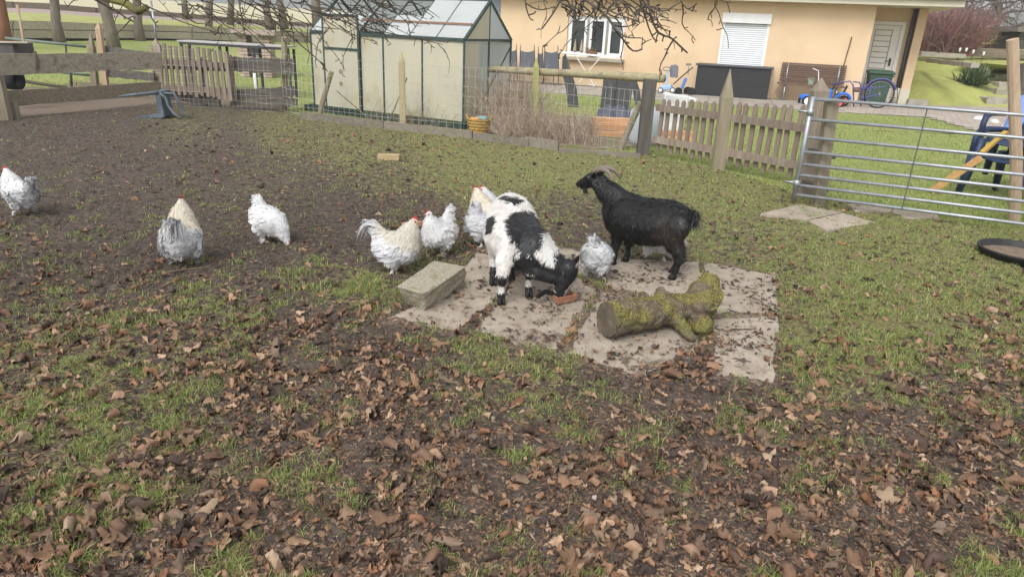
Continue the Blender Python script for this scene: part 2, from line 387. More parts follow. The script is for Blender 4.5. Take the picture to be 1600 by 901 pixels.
# ------------------------------------------------------------------ fallen leaves
def leaf_mesh(seed, lobes=5):
    r = np.random.RandomState(seed); n = 20; a = np.linspace(0, 2*np.pi, n, endpoint=False)
    R_ = .62+.38*np.abs(np.cos(a*lobes/2))**1.3; R_ *= 1+r.uniform(-.13, .13, n); R_[n//2] *= .45
    asp = r.uniform(.42, .95); out = np.stack([np.cos(a)*R_, np.sin(a)*R_*asp], -1); mid = out[::2]*.55
    P = np.vstack([[[0, 0]], mid, out]); m = len(mid); F = []
    for i in range(m):
        j = (i+1) % m; F.append((0, 1+i, 1+j)); o0 = 1+m+2*i; o1 = o0+1; o2 = 1+m+(2*i+2) % n
        F += [(1+i, o0, o1), (1+i, o1, 1+j), (1+j, o1, o2)]
    x, y = P[:, 0].copy(), P[:, 1].copy(); z = r.normal(0, .13, len(x))
    z += np.abs(y)*r.uniform(.1, .9)*(1 if r.rand() < .6 else -1)
    # curl about a random axis
    k = r.uniform(1.2, 3.8); th = r.uniform(0, np.pi); u = x*np.cos(th)+y*np.sin(th); v = -x*np.sin(th)+y*np.cos(th)
    uu = np.sin(u*k)/k; zz = (1-np.cos(u*k))/k*(1 if r.rand() < .5 else -1)+z
    k2 = r.uniform(.2, 1.4); zz += np.abs(v)**1.5*r.uniform(-.5, .5); x = uu*np.cos(th)-v*np.sin(th); y = uu*np.sin(th)+v*np.cos(th)
    V = np.stack([x, y, zz], -1); V[:, 2] -= np.percentile(V[:, 2], 12); return V, np.array(F)
LV = [leaf_mesh(s, (5, 3, 0, 5, 2, 7)[s % 6]) for s in range(24)]
leaf_cols = 1.22*np.array([(.235, .138, .082), (.15, .088, .056), (.31, .20, .128), (.085, .054, .040), (.25, .128, .07), (.19, .13, .09), (.055, .037, .028), (.38, .27, .18)])
leaf_p = np.array([.21, .2, .13, .17, .04, .12, .09, .04])
leaf_m = mat('dead leaf', (1, 1, 1), (.66, .62, .6), scale=60, rough=.75, bump=.5, bscale=90, vcol='Col', bdist=.004, spec=.35)
def leaf_obj_mat(i, c): return mat('dead leaf tone %d' % i, tuple(c), tuple(c*.62), scale=40, rough=.7, bump=.5, bscale=90, objrand=.28, bdist=.004, spec=.35)
N = 150000
lx = RN.uniform(-5.5, 6.5, N); ly = RN.uniform(.9, 10.5, N); _, ll = fields(lx, ly); cl = fbm(lx, ly, 3.2, 3, 21); ll = ll*np.clip((cl-.22)*3.4, .22, 1.35)
pp = ll*np.where(ly < 3.3, .95, np.clip(.95-.30*(ly-3.3), .20, .95))*(1+.0*ly); ok = (RN.rand(N) < np.clip(pp, 0, 1)) & (np.abs(lx) < ly*.95+.9) & inside_paddock(lx, ly+.1)
ok &= ~(on_slabs(lx, ly, .97) & (RN.rand(N) > .06)); lx, ly = lx[ok], ly[ok]
lz = gheight(lx, ly); lz = np.where(on_slabs(lx, ly, 1.0), .016, lz)
ls = np.clip(RN.lognormal(math.log(.0215), .42, len(lx)), .009, .052)*np.where(ly < 4, 1, .8)
px_, py_ = proj_np(lx, ly); vis = (px_ > 0) & (px_ < 1600) & (py_ < 900)
score = ls/np.hypot(ly, 1.6)*vis; order = np.argsort(-score)
proto = {}
for k in order[:300]:
    vi = RN.randint(24); ci = RN.choice(8, p=leaf_p)
    if (vi, ci) not in proto:
        Vv, Ff = LV[vi]; me = bpy.data.meshes.new('leaf'); me.from_pydata([tuple(p) for p in Vv], [], [tuple(int(q) for q in f) for f in Ff]); me.materials.append(leaf_obj_mat(ci, leaf_cols[ci])); me.polygons.foreach_set('use_smooth', [True]*len(me.polygons)); proto[(vi, ci)] = me
    o = bpy.data.objects.new('leaf', proto[(vi, ci)]); link(o, GROUND); o.location = (lx[k], ly[k], lz[k]+.004); s = ls[k]; o.scale = (s, s, s)
    o.rotation_euler = (RN.normal(0, .33), RN.normal(0, .33), RN.uniform(0, 6.28))
def scatter_leaves(xs, ys_, zs, ss, tilt, cscale=1.0):
    Vs, Fs, Cs = [], [], []; k0 = 0; n = len(xs); var = RN.randint(0, 24, n); cc = leaf_cols[RN.choice(8, n, p=leaf_p)]*RN.uniform(.75, 1.2, (n, 1))*cscale
    for vi in range(24):
        I = np.where(var == vi)[0]
        if not len(I): continue
        Vv, Ff = LV[vi]; a = RN.uniform(0, 6.28, len(I)); tx, ty = RN.normal(0, tilt, len(I)), RN.normal(0, tilt, len(I))
        P = np.repeat(Vv[None], len(I), 0)*ss[I][:, None, None]
        c, s = np.cos(tx)[:, None], np.sin(tx)[:, None]; y, z = P[..., 1]*c-P[..., 2]*s, P[..., 1]*s+P[..., 2]*c; P[..., 1], P[..., 2] = y, z
        c, s = np.cos(ty)[:, None], np.sin(ty)[:, None]; x, z = P[..., 0]*c+P[..., 2]*s, -P[..., 0]*s+P[..., 2]*c; P[..., 0], P[..., 2] = x, z
        c, s = np.cos(a)[:, None], np.sin(a)[:, None]; x, y = P[..., 0]*c-P[..., 1]*s, P[..., 0]*s+P[..., 1]*c; P[..., 0], P[..., 1] = x, y
        P += np.stack([xs[I], ys_[I], zs[I]+.003], -1)[:, None, :]
        Vs.append(P.reshape(-1, 3)); m = len(Vv); Fs.append((Ff[None]+(np.arange(len(I))*m)[:, None, None]).reshape(-1, 3)+k0); k0 += len(I)*m
        Cs.append(np.repeat(cc[I], m, 0))
    return np.vstack(Vs), np.vstack(Fs), np.vstack(Cs)
r_ = order[300:]; v_, f_, c_ = scatter_leaves(lx[r_], ly[r_], lz[r_]-.001, ls[r_], .28)
np_mesh('leaf_litter', v_, f_, leaf_m, kind='stuff', col=c_, smooth=True)
NLEAF = len(r_)
# crumbs: small torn bits of leaf, twig and clod
def crumbs(name, n, x, y, z, s, cols, m, flat=.35):
    n = len(x); a = RN.uniform(0, 6.28, n); el = RN.uniform(.35, 1, n)
    loc = np.array([(-1, 0, 0), (0, -.5, .3), (1, 0, .1), (0, .5, .25), (0, 0, .75)], float); F = np.array([(0, 1, 4), (1, 2, 4), (2, 3, 4), (3, 0, 4)])
    P = np.repeat(loc[None], n, 0)*(1+RN.normal(0, .3, (n, 5, 3))); P[..., 1] *= el[:, None]; P[..., 2] *= flat*RN.uniform(.2, 1.8, n)[:, None]
    P *= s[:, None, None]; c, q = np.cos(a)[:, None], np.sin(a)[:, None]; X_, Y_ = P[..., 0]*c-P[..., 1]*q, P[..., 0]*q+P[..., 1]*c; P[..., 0], P[..., 1] = X_, Y_
    P += np.stack([x, y, z], -1)[:, None, :]
    np_mesh(name, P.reshape(-1, 3), (F[None]+(np.arange(n)*5)[:, None, None]).reshape(-1, 3), m, kind='stuff', col=np.repeat(cols, 5, 0))
crumb_m = mat('soil crumb', (1, 1, 1), (.7, .7, .7), scale=80, rough=.85, bump=0, vcol='Col')
def pix_scatter(n, y0=150, y1=940, x0=-120, x1=1720):
    px = RN.uniform(x0, x1, n); py = RN.uniform(y0, y1, n); a = (px-800)/FPX; b = (450.5-py)/FPX
    d = np.array(CF)+a[:, None]*np.array(CR)+b[:, None]*np.array(CU); t = -CAM_H/d[:, 2]; return d[:, 0]*t, d[:, 1]*t
x, y = pix_scatter(150000, 170); ok = inside_paddock(x, y); x, y = x[ok], y[ok]; g_, l_ = fields(x, y)
ok = RN.rand(len(x)) < np.where(on_slabs(x, y, 1.0), .13+.9*np.clip((fbm(x, y, 5, 3, 4)-.52)*6, 0, 1), .95); x, y = x[ok], y[ok]; l_ = l_[ok]
z = np.where(on_slabs(x, y, 1.0), .016, gheight(x, y))
s = RN.lognormal(math.log(.0075), .5, len(x))*np.clip(.7+.16*y, .9, 2.3); s = np.clip(s, .003, .034)
cc = np.where((RN.rand(len(x)) < .35+.5*l_)[:, None], leaf_cols[RN.choice(8, len(x), p=leaf_p)]*.8, np.array([[.085, .063, .049]])*RN.uniform(.35, 1, (len(x), 1))*RN.choice([1, 1.5, 2.6], (len(x), 1), p=[.6, .28, .12]))
crumbs('ground_crumbs', 0, x, y, z, s, cc, crumb_m)
# ------------------------------------------------------------------ grass blades
def grass(name, x, y, z, h, wd, cols, m, lean=.5, per=1):
    n = len(x); a = RN.uniform(0, 6.28, n); b = RN.uniform(0, 6.28, n); ln = np.abs(RN.normal(0, lean, n)); u = np.stack([np.cos(a), np.sin(a), 0*a], -1)*wd[:, None]
    dv = np.stack([np.cos(b)*ln, np.sin(b)*ln, np.ones(n)], -1); dv /= np.linalg.norm(dv, axis=1)[:, None]
    base = np.stack([x, y, z-.003], -1); mid = base+dv*h[:, None]*.55; tip = base+dv*h[:, None]+np.stack([np.cos(b), np.sin(b), -.45+0*b], -1)*(h*ln*.45)[:, None]
    P = np.stack([base-u, base+u, mid+u*.8, mid-u*.8, tip], 1); k = np.arange(n)*5
    F = np.vstack([np.stack([k, k+1, k+2], -1), np.stack([k, k+2, k+3], -1), np.stack([k+3, k+2, k+4], -1)])
    np_mesh(name, P.reshape(-1, 3), F, m, kind='stuff', col=np.repeat(cols, 5, 0))
gm = mat('grass blade', (1, 1, 1), None, rough=.55, bump=0, vcol='Col', transl=.3, spec=.3)
x, y = pix_scatter(560000, 165, 950); ok = inside_paddock(x, y); x, y = x[ok], y[ok]; g_, l_ = fields(x, y)
cl = fbm(x, y, 7, 3, 31); cl2 = fbm(x, y, 23, 2, 33); dn = np.clip(g_*1.7+(cl-.5)*3.4+(cl2-.5)*2.4-.55, 0, 1)*np.where(y < 3.2, .8, 1)
ok = (RN.rand(len(x)) < dn) & ~on_slabs(x, y, .965); x, y, dn = x[ok], y[ok], dn[ok]
x = x+RN.normal(0, .012, len(x)); y = y+RN.normal(0, .012, len(x))
h = RN.uniform(.014, .045, len(x))*(.7+.5*dn)*np.where(y > 5, .8, 1); wd = RN.uniform(.0009, .0018, len(x))*np.clip(y/2.8, 1, 2.6)
pal = 1.7*np.array([(.155, .185, .05), (.11, .15, .042), (.225, .23, .085), (.27, .24, .12), (.08, .11, .035), (.14, .205, .055)])
cg = pal[RN.choice(6, len(x), p=[.3, .22, .17, .11, .12, .08])]*RN.uniform(.8, 1.3, (len(x), 1))
grass('grass_tufts', x, y, gheight(x, y), h, wd, cg, gm, .95); NG = len(x)
# lawn behind the fence
x, y = pix_scatter(150000, 60, 360); ok = ~inside_paddock(x, y) & (y < 24) & (y > 0) & ~((x < -4.2) & (x > -9) & (y < 15)); x, y = x[ok], y[ok]
h = RN.uniform(.02, .05, len(x)); wd = RN.uniform(.003, .006, len(x))*np.clip(y/9, 1, 3)
pal2 = 1.35*np.array([(.17, .22, .05), (.13, .185, .045), (.24, .27, .08), (.26, .25, .1)]); cg = pal2[RN.choice(4, len(x))]*RN.uniform(.85, 1.25, (len(x), 1))
LAWNXY = (x, y, h, wd, cg)
# stray sticks
def stick(px, py, px2, py2, r, lab, col=(.2, .15, .1)):
    a, b = at(px, py), at(px2, py2); a.z = gz(a.x, a.y)+r*.8; b.z = gz(b.x, b.y)+r*.8; mb = MB(); n = 6
    pts = [a.lerp(b, i/n)+Vector((random.uniform(-1, 1), random.uniform(-1, 1), random.uniform(0, .6)))*r*1.2 for i in range(n+1)]
    mb.tube(pts, [r*(1-.45*i/n) for i in range(n+1)], 6, jit=.12); tag(mb.build('stick', mat('dead twig', col, tuple(c*.6 for c in col), scale=30, bump=.5)), lab, 'stick')
stick(680, 587, 718, 607, .013, 'short broken stick lying in the leaves below the left paving slabs')
stick(1120, 412, 1245, 437, .006, 'thin straight stick along the back edge of the paving')
stick(1475, 428, 1560, 436, .010, 'thin stick in the grass near the black rubber tub')
stick(10, 424, 80, 440, .007, 'long thin twig on bare mud at the far left')
stick(45, 250, 76, 251, .005, 'short pale twig on the bare mud right of the leftmost rooster')
stick(255, 427, 330, 420, .006, 'thin brown twig on the mud just below the cream rooster')
for (px, py, s, c, lab) in ((152, 448, .035, (.12, .09, .07), 'round brown clod of earth on the mud at left'), (930, 780, .014, (.42, .37, .32), 'small pale pebble among leaves in the foreground'),
                            (770, 655, .012, (.30, .26, .22), 'small grey pebble in the leaf litter')):
    p = at(px, py); mb = MB(); mb.ball(p+Vector((0, 0, s*.6)), s, 2, (1, .85, .75), jit=.08); tag(mb.build('pebble', mat('pebble %d' % px, c, tuple(q*.6 for q in c), scale=30, bump=.6), smooth=True), lab, 'stone')
mb = MB(); q = [at(1003, 567), at(1025, 561), at(1036, 566), at(1012, 573)]; mb.prism(q, .0, .03); tag(mb.build('stone_chip', slab_m, bevel=.003), 'flat grey stone chip lying below the mossy log', 'stone')
# ------------------------------------------------------------------ animals
def blob(chains, voxel=.009, smooth=6, rz=None):
    """chains: list of lists of (Vector, r[, lateral scale, side vector]) -> one continuous voxel surface"""
    bm = bmesh.new(); tmpl = bmesh.new(); bmesh.ops.create_icosphere(tmpl, subdivisions=2, radius=1)
    tv = [v.co.copy() for v in tmpl.verts]; tf = [[v.index for v in f.verts] for f in tmpl.faces]; tmpl.free()
    def sph(p, r, ws, sd):
        vs = []
        for c in tv:
            q = c*r
            if ws != 1: q = q+sd*(q.dot(sd)*(ws-1))
            vs.append(bm.verts.new(p+q))
        for f in tf: bm.faces.new([vs[i] for i in f])
    for ch in chains:
        ch = [(Vector(c[0]), c[1], c[2] if len(c) > 2 else 1, Vector(c[3]) if len(c) > 3 else Vector((0, 1, 0))) for c in ch]
        if len(ch) == 1: sph(ch[0][0], ch[0][1], ch[0][2], ch[0][3]); continue
        for a, b in zip(ch[:-1], ch[1:]):
            L = (b[0]-a[0]).length; n = max(2, int(L/(min(a[1], b[1])*.3))+1)
            for i in range(n+1):
                t = i/n; sph(a[0].lerp(b[0], t), a[1]+(b[1]-a[1])*t, a[2]+(b[2]-a[2])*t, a[3].lerp(b[3], t).normalized())
    me = bpy.data.meshes.new('tmp'); bm.to_mesh(me); bm.free(); o = bpy.data.objects.new('tmp', me); COL.objects.link(o)
    m = o.modifiers.new('r', 'REMESH'); m.mode = 'VOXEL'; m.voxel_size = voxel
    s = o.modifiers.new('s', 'SMOOTH'); s.factor = .5; s.iterations = smooth
    dg = bpy.context.evaluated_depsgraph_get(); me2 = bpy.data.meshes.new_from_object(o.evaluated_get(dg))
    bpy.data.objects.remove(o); bpy.data.meshes.remove(me)
    for p in me2.polygons: p.use_smooth = True
    return me2
def mesh_np(me):
    V = np.empty(len(me.vertices)*3, np.float32); me.vertices.foreach_get('co', V); V = V.reshape(-1, 3).astype(float)
    Nn = np.empty(len(me.vertices)*3, np.float32); me.vertices.foreach_get('normal', Nn)
    A = np.empty(len(me.polygons)*3, np.float32); me.polygons.foreach_get('center', A)
    B = np.empty(len(me.polygons)*3, np.float32); me.polygons.foreach_get('normal', B)
    S = np.empty(len(me.polygons), np.float32); me.polygons.foreach_get('area', S)
    return V, Nn.reshape(-1, 3).astype(float), A.reshape(-1, 3).astype(float), B.reshape(-1, 3).astype(float), S.astype(float)
def set_col(me, col):
    a = me.color_attributes.new('Col', 'FLOAT_COLOR', 'POINT'); c = np.ones((len(me.vertices), 4), np.float32); c[:, :3] = col; a.data.foreach_set('color', c.ravel())
def strands(name, me, n, flow, length, width, lift, colf, m, parent, keep=None, bend=.5, jitter=.25, kind='stuff', leafy=False):
    V, Nn, A, B, S = mesh_np(me); pr = S*(keep(A, B) if keep else 1); pr = pr/pr.sum(); I = RN.choice(len(A), n, p=pr)
    p = A[I]+RN.normal(0, .003, (n, 3)); nn = B[I]; fl = flow(p, nn)+RN.normal(0, jitter, (n, 3)); fl -= nn*np.sum(fl*nn, 1)[:, None]
    fl /= np.linalg.norm(fl, axis=1)[:, None]+1e-9; L = length(p, nn)*RN.uniform(.7, 1.3, n); lf = lift*RN.uniform(.4, 1.5, n)
    d = fl+nn*lf[:, None]; d /= np.linalg.norm(d, axis=1)[:, None]; sd_ = np.cross(d, nn); sd_ /= np.linalg.norm(sd_, axis=1)[:, None]+1e-9
    wd = (width(p, nn) if callable(width) else width)*RN.uniform(.7, 1.3, n)
    mid = p+d*(L*.5)[:, None]; d2 = fl+nn*(lf*(1-2*bend))[:, None]; d2[:, 2] -= .12; d2 /= np.linalg.norm(d2, axis=1)[:, None]; tip = mid+d2*(L*.5)[:, None]
    u = sd_*wd[:, None]; c = colf(p, nn); c = c*RN.uniform(.88, 1.12, (n, 1))
    if leafy:   # vaned feather: base, two shoulders, rounded tip with a raised quill line
        cup = nn*(wd*.35)[:, None]; P = np.stack([p, p+d*(L*.35)[:, None]-u*.8, p+d*(L*.4)[:, None]+cup, p+d*(L*.35)[:, None]+u*.8, mid+d2*(L*.28)[:, None]-u, tip+cup*.5, mid+d2*(L*.28)[:, None]+u], 1)
        F0 = np.array([(0, 1, 2), (0, 2, 3), (1, 4, 5), (1, 5, 2), (2, 5, 3), (3, 5, 6)]); k = 7
        cs = np.repeat(c, 7, 0).reshape(n, 7, 3); cs[:, 0] *= .85; cs[:, 4] *= .93; cs[:, 6] *= .93; cs[:, 2] *= 1.05; cs = cs.reshape(-1, 3)
    else:
        P = np.stack([p-u*.8, p+u*.8, mid+u, mid-u, tip], 1); F0 = np.array([(0, 1, 2), (0, 2, 3), (3, 2, 4)]); k = 5; cs = np.repeat(c, 5, 0)
    F = (F0[None]+(np.arange(n)*k)[:, None, None]).reshape(-1, 3)
    o = np_mesh(name, P.reshape(-1, 3), F, m, parent, kind, cs); return o
fur_m = mat('goat coat', (1, 1, 1), None, rough=.42, bump=0, vcol='Col', spec=.5)
skin_m = mat('goat hide', (1, 1, 1), (.7, .7, .7), scale=60, rough=.7, bump=.4, vcol='Col')
horn_m = mat('goat horn', (.27, .225, .18), (.13, .105, .085), scale=4, stretch=(40, 40, 40), rough=.5, bump=.4)
hoof_m = mat('goat hoof', (.035, .03, .027), (.012, .011, .01), scale=40, rough=.6, bump=.4)
eye_m = mat('goat eye', (.09, .06, .03), None, rough=.15, bump=0, spec=.6)
pupil_m = mat('pupil', (.004, .004, .004), None, rough=.1, bump=0)
def local_thing(name, label, cat, loc, rz=0, group=None):
    t = thing(name, label, cat, loc, rz, group); MW.pop(t.name, None); return t
def put_mesh(me, name, m, parent):
    me.name = name; me.materials.clear(); me.materials.append(m); return link(bpy.data.objects.new(name, me), parent)
def goat_parts(t, poll, muzzle, side, legs_hoof, horns, ears, beard, eyes, beard_r=.0035):
    for hpts, hr in horns: 
        mb = MB(); mb.tube(hpts, hr, 8, jit=.03); mb.build('horn', horn_m, t, smooth=True)
    for e0, e1, nrm, wd in ears:
        e0, e1 = Vector(e0), Vector(e1); d = e1-e0; nrm = Vector(nrm).normalized(); s = d.cross(nrm).normalized(); vs = []; fs = []
        prof = [(0, .35, 0), (.25, .85, .2), (.55, 1, .3), (.8, .7, .22), (1, .06, .05)]
        for (q, ww, cup) in prof:
            c = e0+d*q
            vs += [c-s*wd*ww+nrm*wd*cup, c-nrm*wd*.35*ww, c+s*wd*ww+nrm*wd*cup, c+s*wd*ww*.8+nrm*wd*(cup-.12), c-nrm*wd*(.35*ww+.15), c-s*wd*ww*.8+nrm*wd*(cup-.12)]
        for i in range(len(prof)-1):
            for q in range(6): fs.append((i*6+q, i*6+(q+1) % 6, i*6+6+(q+1) % 6, i*6+6+q))
        mb = MB(); mb.add(vs, fs, (.016, .014, .013)); mb.build('ear', fur_m, t, smooth=True)
    for p, fwd in legs_hoof:
        p = Vector(p); fwd = Vector(fwd).normalized(); sd_ = fwd.cross(Vector((0, 0, 1))); mb = MB()
        for k in (-1, 1):
            vs = []; b = p+sd_*k*.0125
            for z, f0, f1, ww in ((0, -.022, .036, .0125), (.022, -.02, .026, .0115), (.042, -.018, .014, .011)):
                for a in range(6):
                    an = a/6*2*math.pi; cx = (f0+f1)/2+(f1-f0)/2*math.cos(an); vs.append(b+fwd*cx+sd_*ww*math.sin(an)+Vector((0, 0, z)))
            fs = [(i*6+q, i*6+(q+1) % 6, i*6+6+(q+1) % 6, i*6+6+q) for i in range(2) for q in range(6)]+[tuple(range(5, -1, -1)), tuple(range(12, 18))]
            mb.add(vs, fs)
        mb.build('hoof', hoof_m, t, smooth=True)
    for p, out, fw in eyes:
        p = Vector(p); mb = MB(); mb.ball(p, .0115, 2); e = mb.build('eye', eye_m, t, smooth=True)
        mb = MB(); out = Vector(out).normalized(); fw = Vector(fw).normalized(); mb.beam(p+out*.0098-fw*.005, p+out*.0098+fw*.005, .003, .0035, up=out); mb.build('pupil', pupil_m, e)
        mb = MB(); vs = [p+out*.004+(fw*math.cos(a)+out.cross(fw)*math.sin(a)*.75)*.0135 for a in np.linspace(0, 2*math.pi, 13)]; mb.tube(vs, .0024, 5, cap=False, col=(.16, .12, .10)); mb.build('eyelid', fur_m, t, smooth=True)
    b0, b1, b2, col = beard; mb = MB(); b0, b1, b2 = Vector(b0), Vector(b1), Vector(b2)
    for i in range(38):
        o_ = Vector(RN.normal(0, .0055, 3)); a = b0+o_; b = b1+o_*1.2; c = b2+o_*1.6; mb.tube([a, a.lerp(b, .5), b, b.lerp(c, .6), c], [.0022, .0022, .002, .0015, .0004], 3, cap=False, col=col)
    mb.build('beard', fur_m, t)
    
# ---- black goat, local +X forward
zt = .018
BG_front = (at(967, 414)+at(985, 412))/2; BG_rear = (at(1055, 442)+at(1074, 428))/2; dv = BG_front-BG_rear; yaw = math.atan2(dv.y, dv.x)
org = (BG_front+BG_rear)/2+Vector((-.05, 0, 0)); org.z = zt
bgt = local_thing('goat', 'black short haired goat with backward curved horns standing side on beside the mossy log', 'goat', org, yaw, 'goats at the feeding place')
HL = dv.length/2
V3 = Vector; sy = (0, 1, 0)
fx, hx = HL-.01, -HL+.01
chains = [[((hx+.01, 0, .435), .090, 1.0, sy), ((hx+.08, 0, .405), .140, .98, sy), ((hx+.19, 0, .365), .170, .92, sy), ((.08, 0, .352), .174, .90, sy), ((fx-.01, 0, .360), .172, .82, sy), ((fx+.055, 0, .395), .128, .76, sy)],
          [((fx+.03, 0, .49), .062, .7, sy), ((fx-.08, 0, .475), .06, .8, sy)],
          [((fx+.05, 0, .44), .110, .72, sy), ((fx+.135, 0, .505), .090, .72, sy), ((fx+.215, .0, .550), .072, .78, sy), ((fx+.255, .0, .588), .058, .85, sy)]]
hd = V3((fx+.275, 0, .60))
chains += [[(hd, .057, .86, sy), (hd+V3((.045, 0, -.008)), .050, .85, sy), (hd+V3((.095, 0, -.035)), .032, .8, sy), (hd+V3((.135, 0, -.055)), .0245, .85, sy), (hd+V3((.150, 0, -.063)), .020, .9, sy)],
           [(hd+V3((.03, 0, -.045)), .026, .8, sy), (hd+V3((.12, 0, -.078)), .015, .8, sy)]]
for s, fo, ho in ((1, .0, .0), (-1, .0, .0)):
    fxx = fx+(.035 if s > 0 else -.03)*.6; hxx = hx+(.03 if s < 0 else -.03)*.9
    chains += [[((fxx+.025, s*.075, .40), .066, .8, sy), ((fxx+.012, s*.072, .29), .048, .85, sy), ((fxx, s*.068, .19), .0265), ((fxx+.002, s*.066, .155), .025), ((fxx-.004, s*.066, .085), .0175), ((fxx-.002, s*.066, .052), .0215), ((fxx+.01, s*.066, .03), .019)],
               [((hxx+.03, s*.065, .40), .104, .75, sy), ((hxx+.045, s*.078, .31), .075, .75, sy), ((hxx+.02, s*.076, .25), .052, .75, sy), ((hxx-.035, s*.072, .185), .0275, .8, sy), ((hxx-.040, s*.07, .165), .0265), ((hxx-.028, s*.07, .09), .0185), ((hxx-.02, s*.07, .055), .022), ((hxx-.008, s*.07, .03), .019)]]
bme = blob(chains, .008, 7)
Vb, Nb, *_r = mesh_np(bme)
def bg_col(P, Nn):
    z = P[:, 2]; x = P[:, 0]; b = np.full((len(P), 3), .0085); b += np.clip((z-.45)/.2, 0, 1)[:, None]*np.array([.004, .004, .0045])  # bluish sheen along the back is put into the coat colour
    brown = np.clip(1-np.hypot((x-hx-.02)/.16, (z-.33)/.17), 0, 1)*(x < 0); b += brown[:, None]*np.array([.030, .020, .014])
    br = fbm(x*1.0+3, z+P[:, 1], 14, 3, 2); return b*(.55+br[:, None]*1.0)
set_col(bme, bg_col(Vb, Nb)); body = put_mesh(bme, 'body', skin_m, bgt); bgt.scale = (.955, .955, .955)
def bg_flow(P, Nn):
    f = np.zeros_like(P); x, z = P[:, 0], P[:, 2]; f[:, 0] = -1; f[:, 2] = -.75
    leg = z < .17; f[leg] = (-.15, 0, -1); neck = x > fx+.10; f[neck] = (-.7, 0, -.7); head = x > hd.x-.02; f[head] = (-1, 0, -.1); return f
def bg_len(P, Nn):
    x, z = P[:, 0], P[:, 2]; L = np.full(len(P), .044); L[z < .15] = .020; L[z < .14] = .011; L[x > hd.x-.02] = .012; L[(z < .26) & (z > .14) & (np.abs(x) < .15)] = .045; L[(z > .48) & (x < fx+.15) & (x > hx)] = .042; return L
strands('coat', bme, 34000, bg_flow, bg_len, .0020, .38, lambda p, n_: bg_col(p, n_)*1.25*RN.choice([.6, 1, 1.9], (len(p), 1), p=[.4, .45, .15])+.003, fur_m, bgt, jitter=.5)
# tail tuft
tp = V3((hx-.06, 0, .465)); mb = MB()
for i in range(420):
    a = tp+V3(RN.normal(0, .012, 3)); dr = V3((-.75, 0, .1))+V3(RN.normal(0, .28, 3)); b = a+dr*.05; c = b+V3((-.012, 0, -.06))+V3(RN.normal(0, .018, 3))
    mb.tube([a, b, c], [.0028, .0026, .0005], 3, cap=False, col=(.012, .011, .011))
mb.build('tail', fur_m, bgt)
hb = hd+V3((-.005, 0, .04))
horns = []
for s in (1, -1):
    pts = []; rr = []
    for i in range(14):
        t = i/13; a = rad(62)+t*rad(140); R_ = .082; c = hb+V3((-.070, s*(.018+.045*t), -.035)); pts.append(c+V3((math.cos(a-rad(30))*R_*1.2, 0, math.sin(a-rad(30))*R_*1.05))); rr.append(.023*(1-t)**.6+.004)
    horns.append((pts, rr))
ears = [((hd.x-.012, s*.045, hd.z+.022), (hd.x-.03, s*.10, hd.z+.070), (.7, s*.3, .5), .023) for s in (1, -1)]
hoofs = [((fx+.006+(.035 if s > 0 else -.03)*.6, s*.066, -.004), (1, 0, 0)) for s in (1, -1)]+[((hx-.008+(.03 if s < 0 else -.03)*.9, s*.07, -.004), (1, 0, 0)) for s in (1, -1)]
eyes = [((hd.x+.042, s*.0335, hd.z+.012), (.15, s, .15), (1, 0, -.3)) for s in (1, -1)]
goat_parts(bgt, hd, hd, None, hoofs, horns, ears, (hd+V3((.088, 0, -.078)), hd+V3((.08, 0, -.105)), hd+V3((.075, 0, -.125)), (.013, .012, .012)), eyes)
mb = MB(); 
for s in (1, -1): mb.ball(hd+V3((.161, s*.009, -.056)), .0045, 1)
mb.build('nostril', pupil_m, bgt)

# ---- white and black goat feeding (world axes, origin on the paving)
O = V3((0, 4.1, zt)); wgt = local_thing('goat', 'white goat with black patches bending down to eat from a terracotta tray', 'goat', O, 0, 'goats at the feeding place')
def Lp(px, py, Y): return W(px, py, Y)-O
fwd = V3((.3, -.95, 0)).normalized(); sdw = V3((.95, .3, 0)).normalized()
ch = [[(Lp(797, 326, 4.46), .105, 1.12, sdw), (Lp(798, 336, 4.36), .135, 1.12, sdw), (Lp(801, 366, 4.21), .170, 1.10, sdw), (Lp(810, 378, 4.08), .152, 1.12, sdw), (Lp(826, 388, 3.98), .125, 1.05, sdw)],
      [(Lp(834, 380, 3.98), .105, 1), (Lp(850, 400, 3.965), .088, 1), (Lp(868, 412, 3.955), .068), (Lp(880, 422, 3.95), .058)],
      [(Lp(822, 405, 3.98), .085, 1), (Lp(842, 418, 3.965), .078, 1), (Lp(864, 428, 3.955), .062)]]
poll = Lp(887, 421, 3.95); muz = Lp(874, 461, 3.93)
ch += [[(poll, .066), (poll.lerp(muz, .3)+V3((.004, 0, 0)), .064), (poll.lerp(muz, .65), .047), (muz, .031)], [(poll.lerp(muz, .4)-V3((.03, 0, 0)), .028), (muz-V3((.018, 0, .0)), .017)]]
def leg(hip, knee, hock, foot, rs, fw):
    foot = foot-O; foot.z = 0; fet = foot+V3((0, 0, .055))-fw*.008
    return [(hip, rs[0], .85, sdw), (knee, rs[1], .9, sdw), (hock, rs[2]), (hock+(fet-hock)*.55, rs[3]), (fet, rs[4]), (foot+V3((0, 0, .03)), .019)]
FR, FL, HR, HLf = at(783, 473, zt), at(826, 462, zt), at(770, 443, zt), at(799, 434, zt)
for f in (FR, FL, HR, HLf): f.z = zt
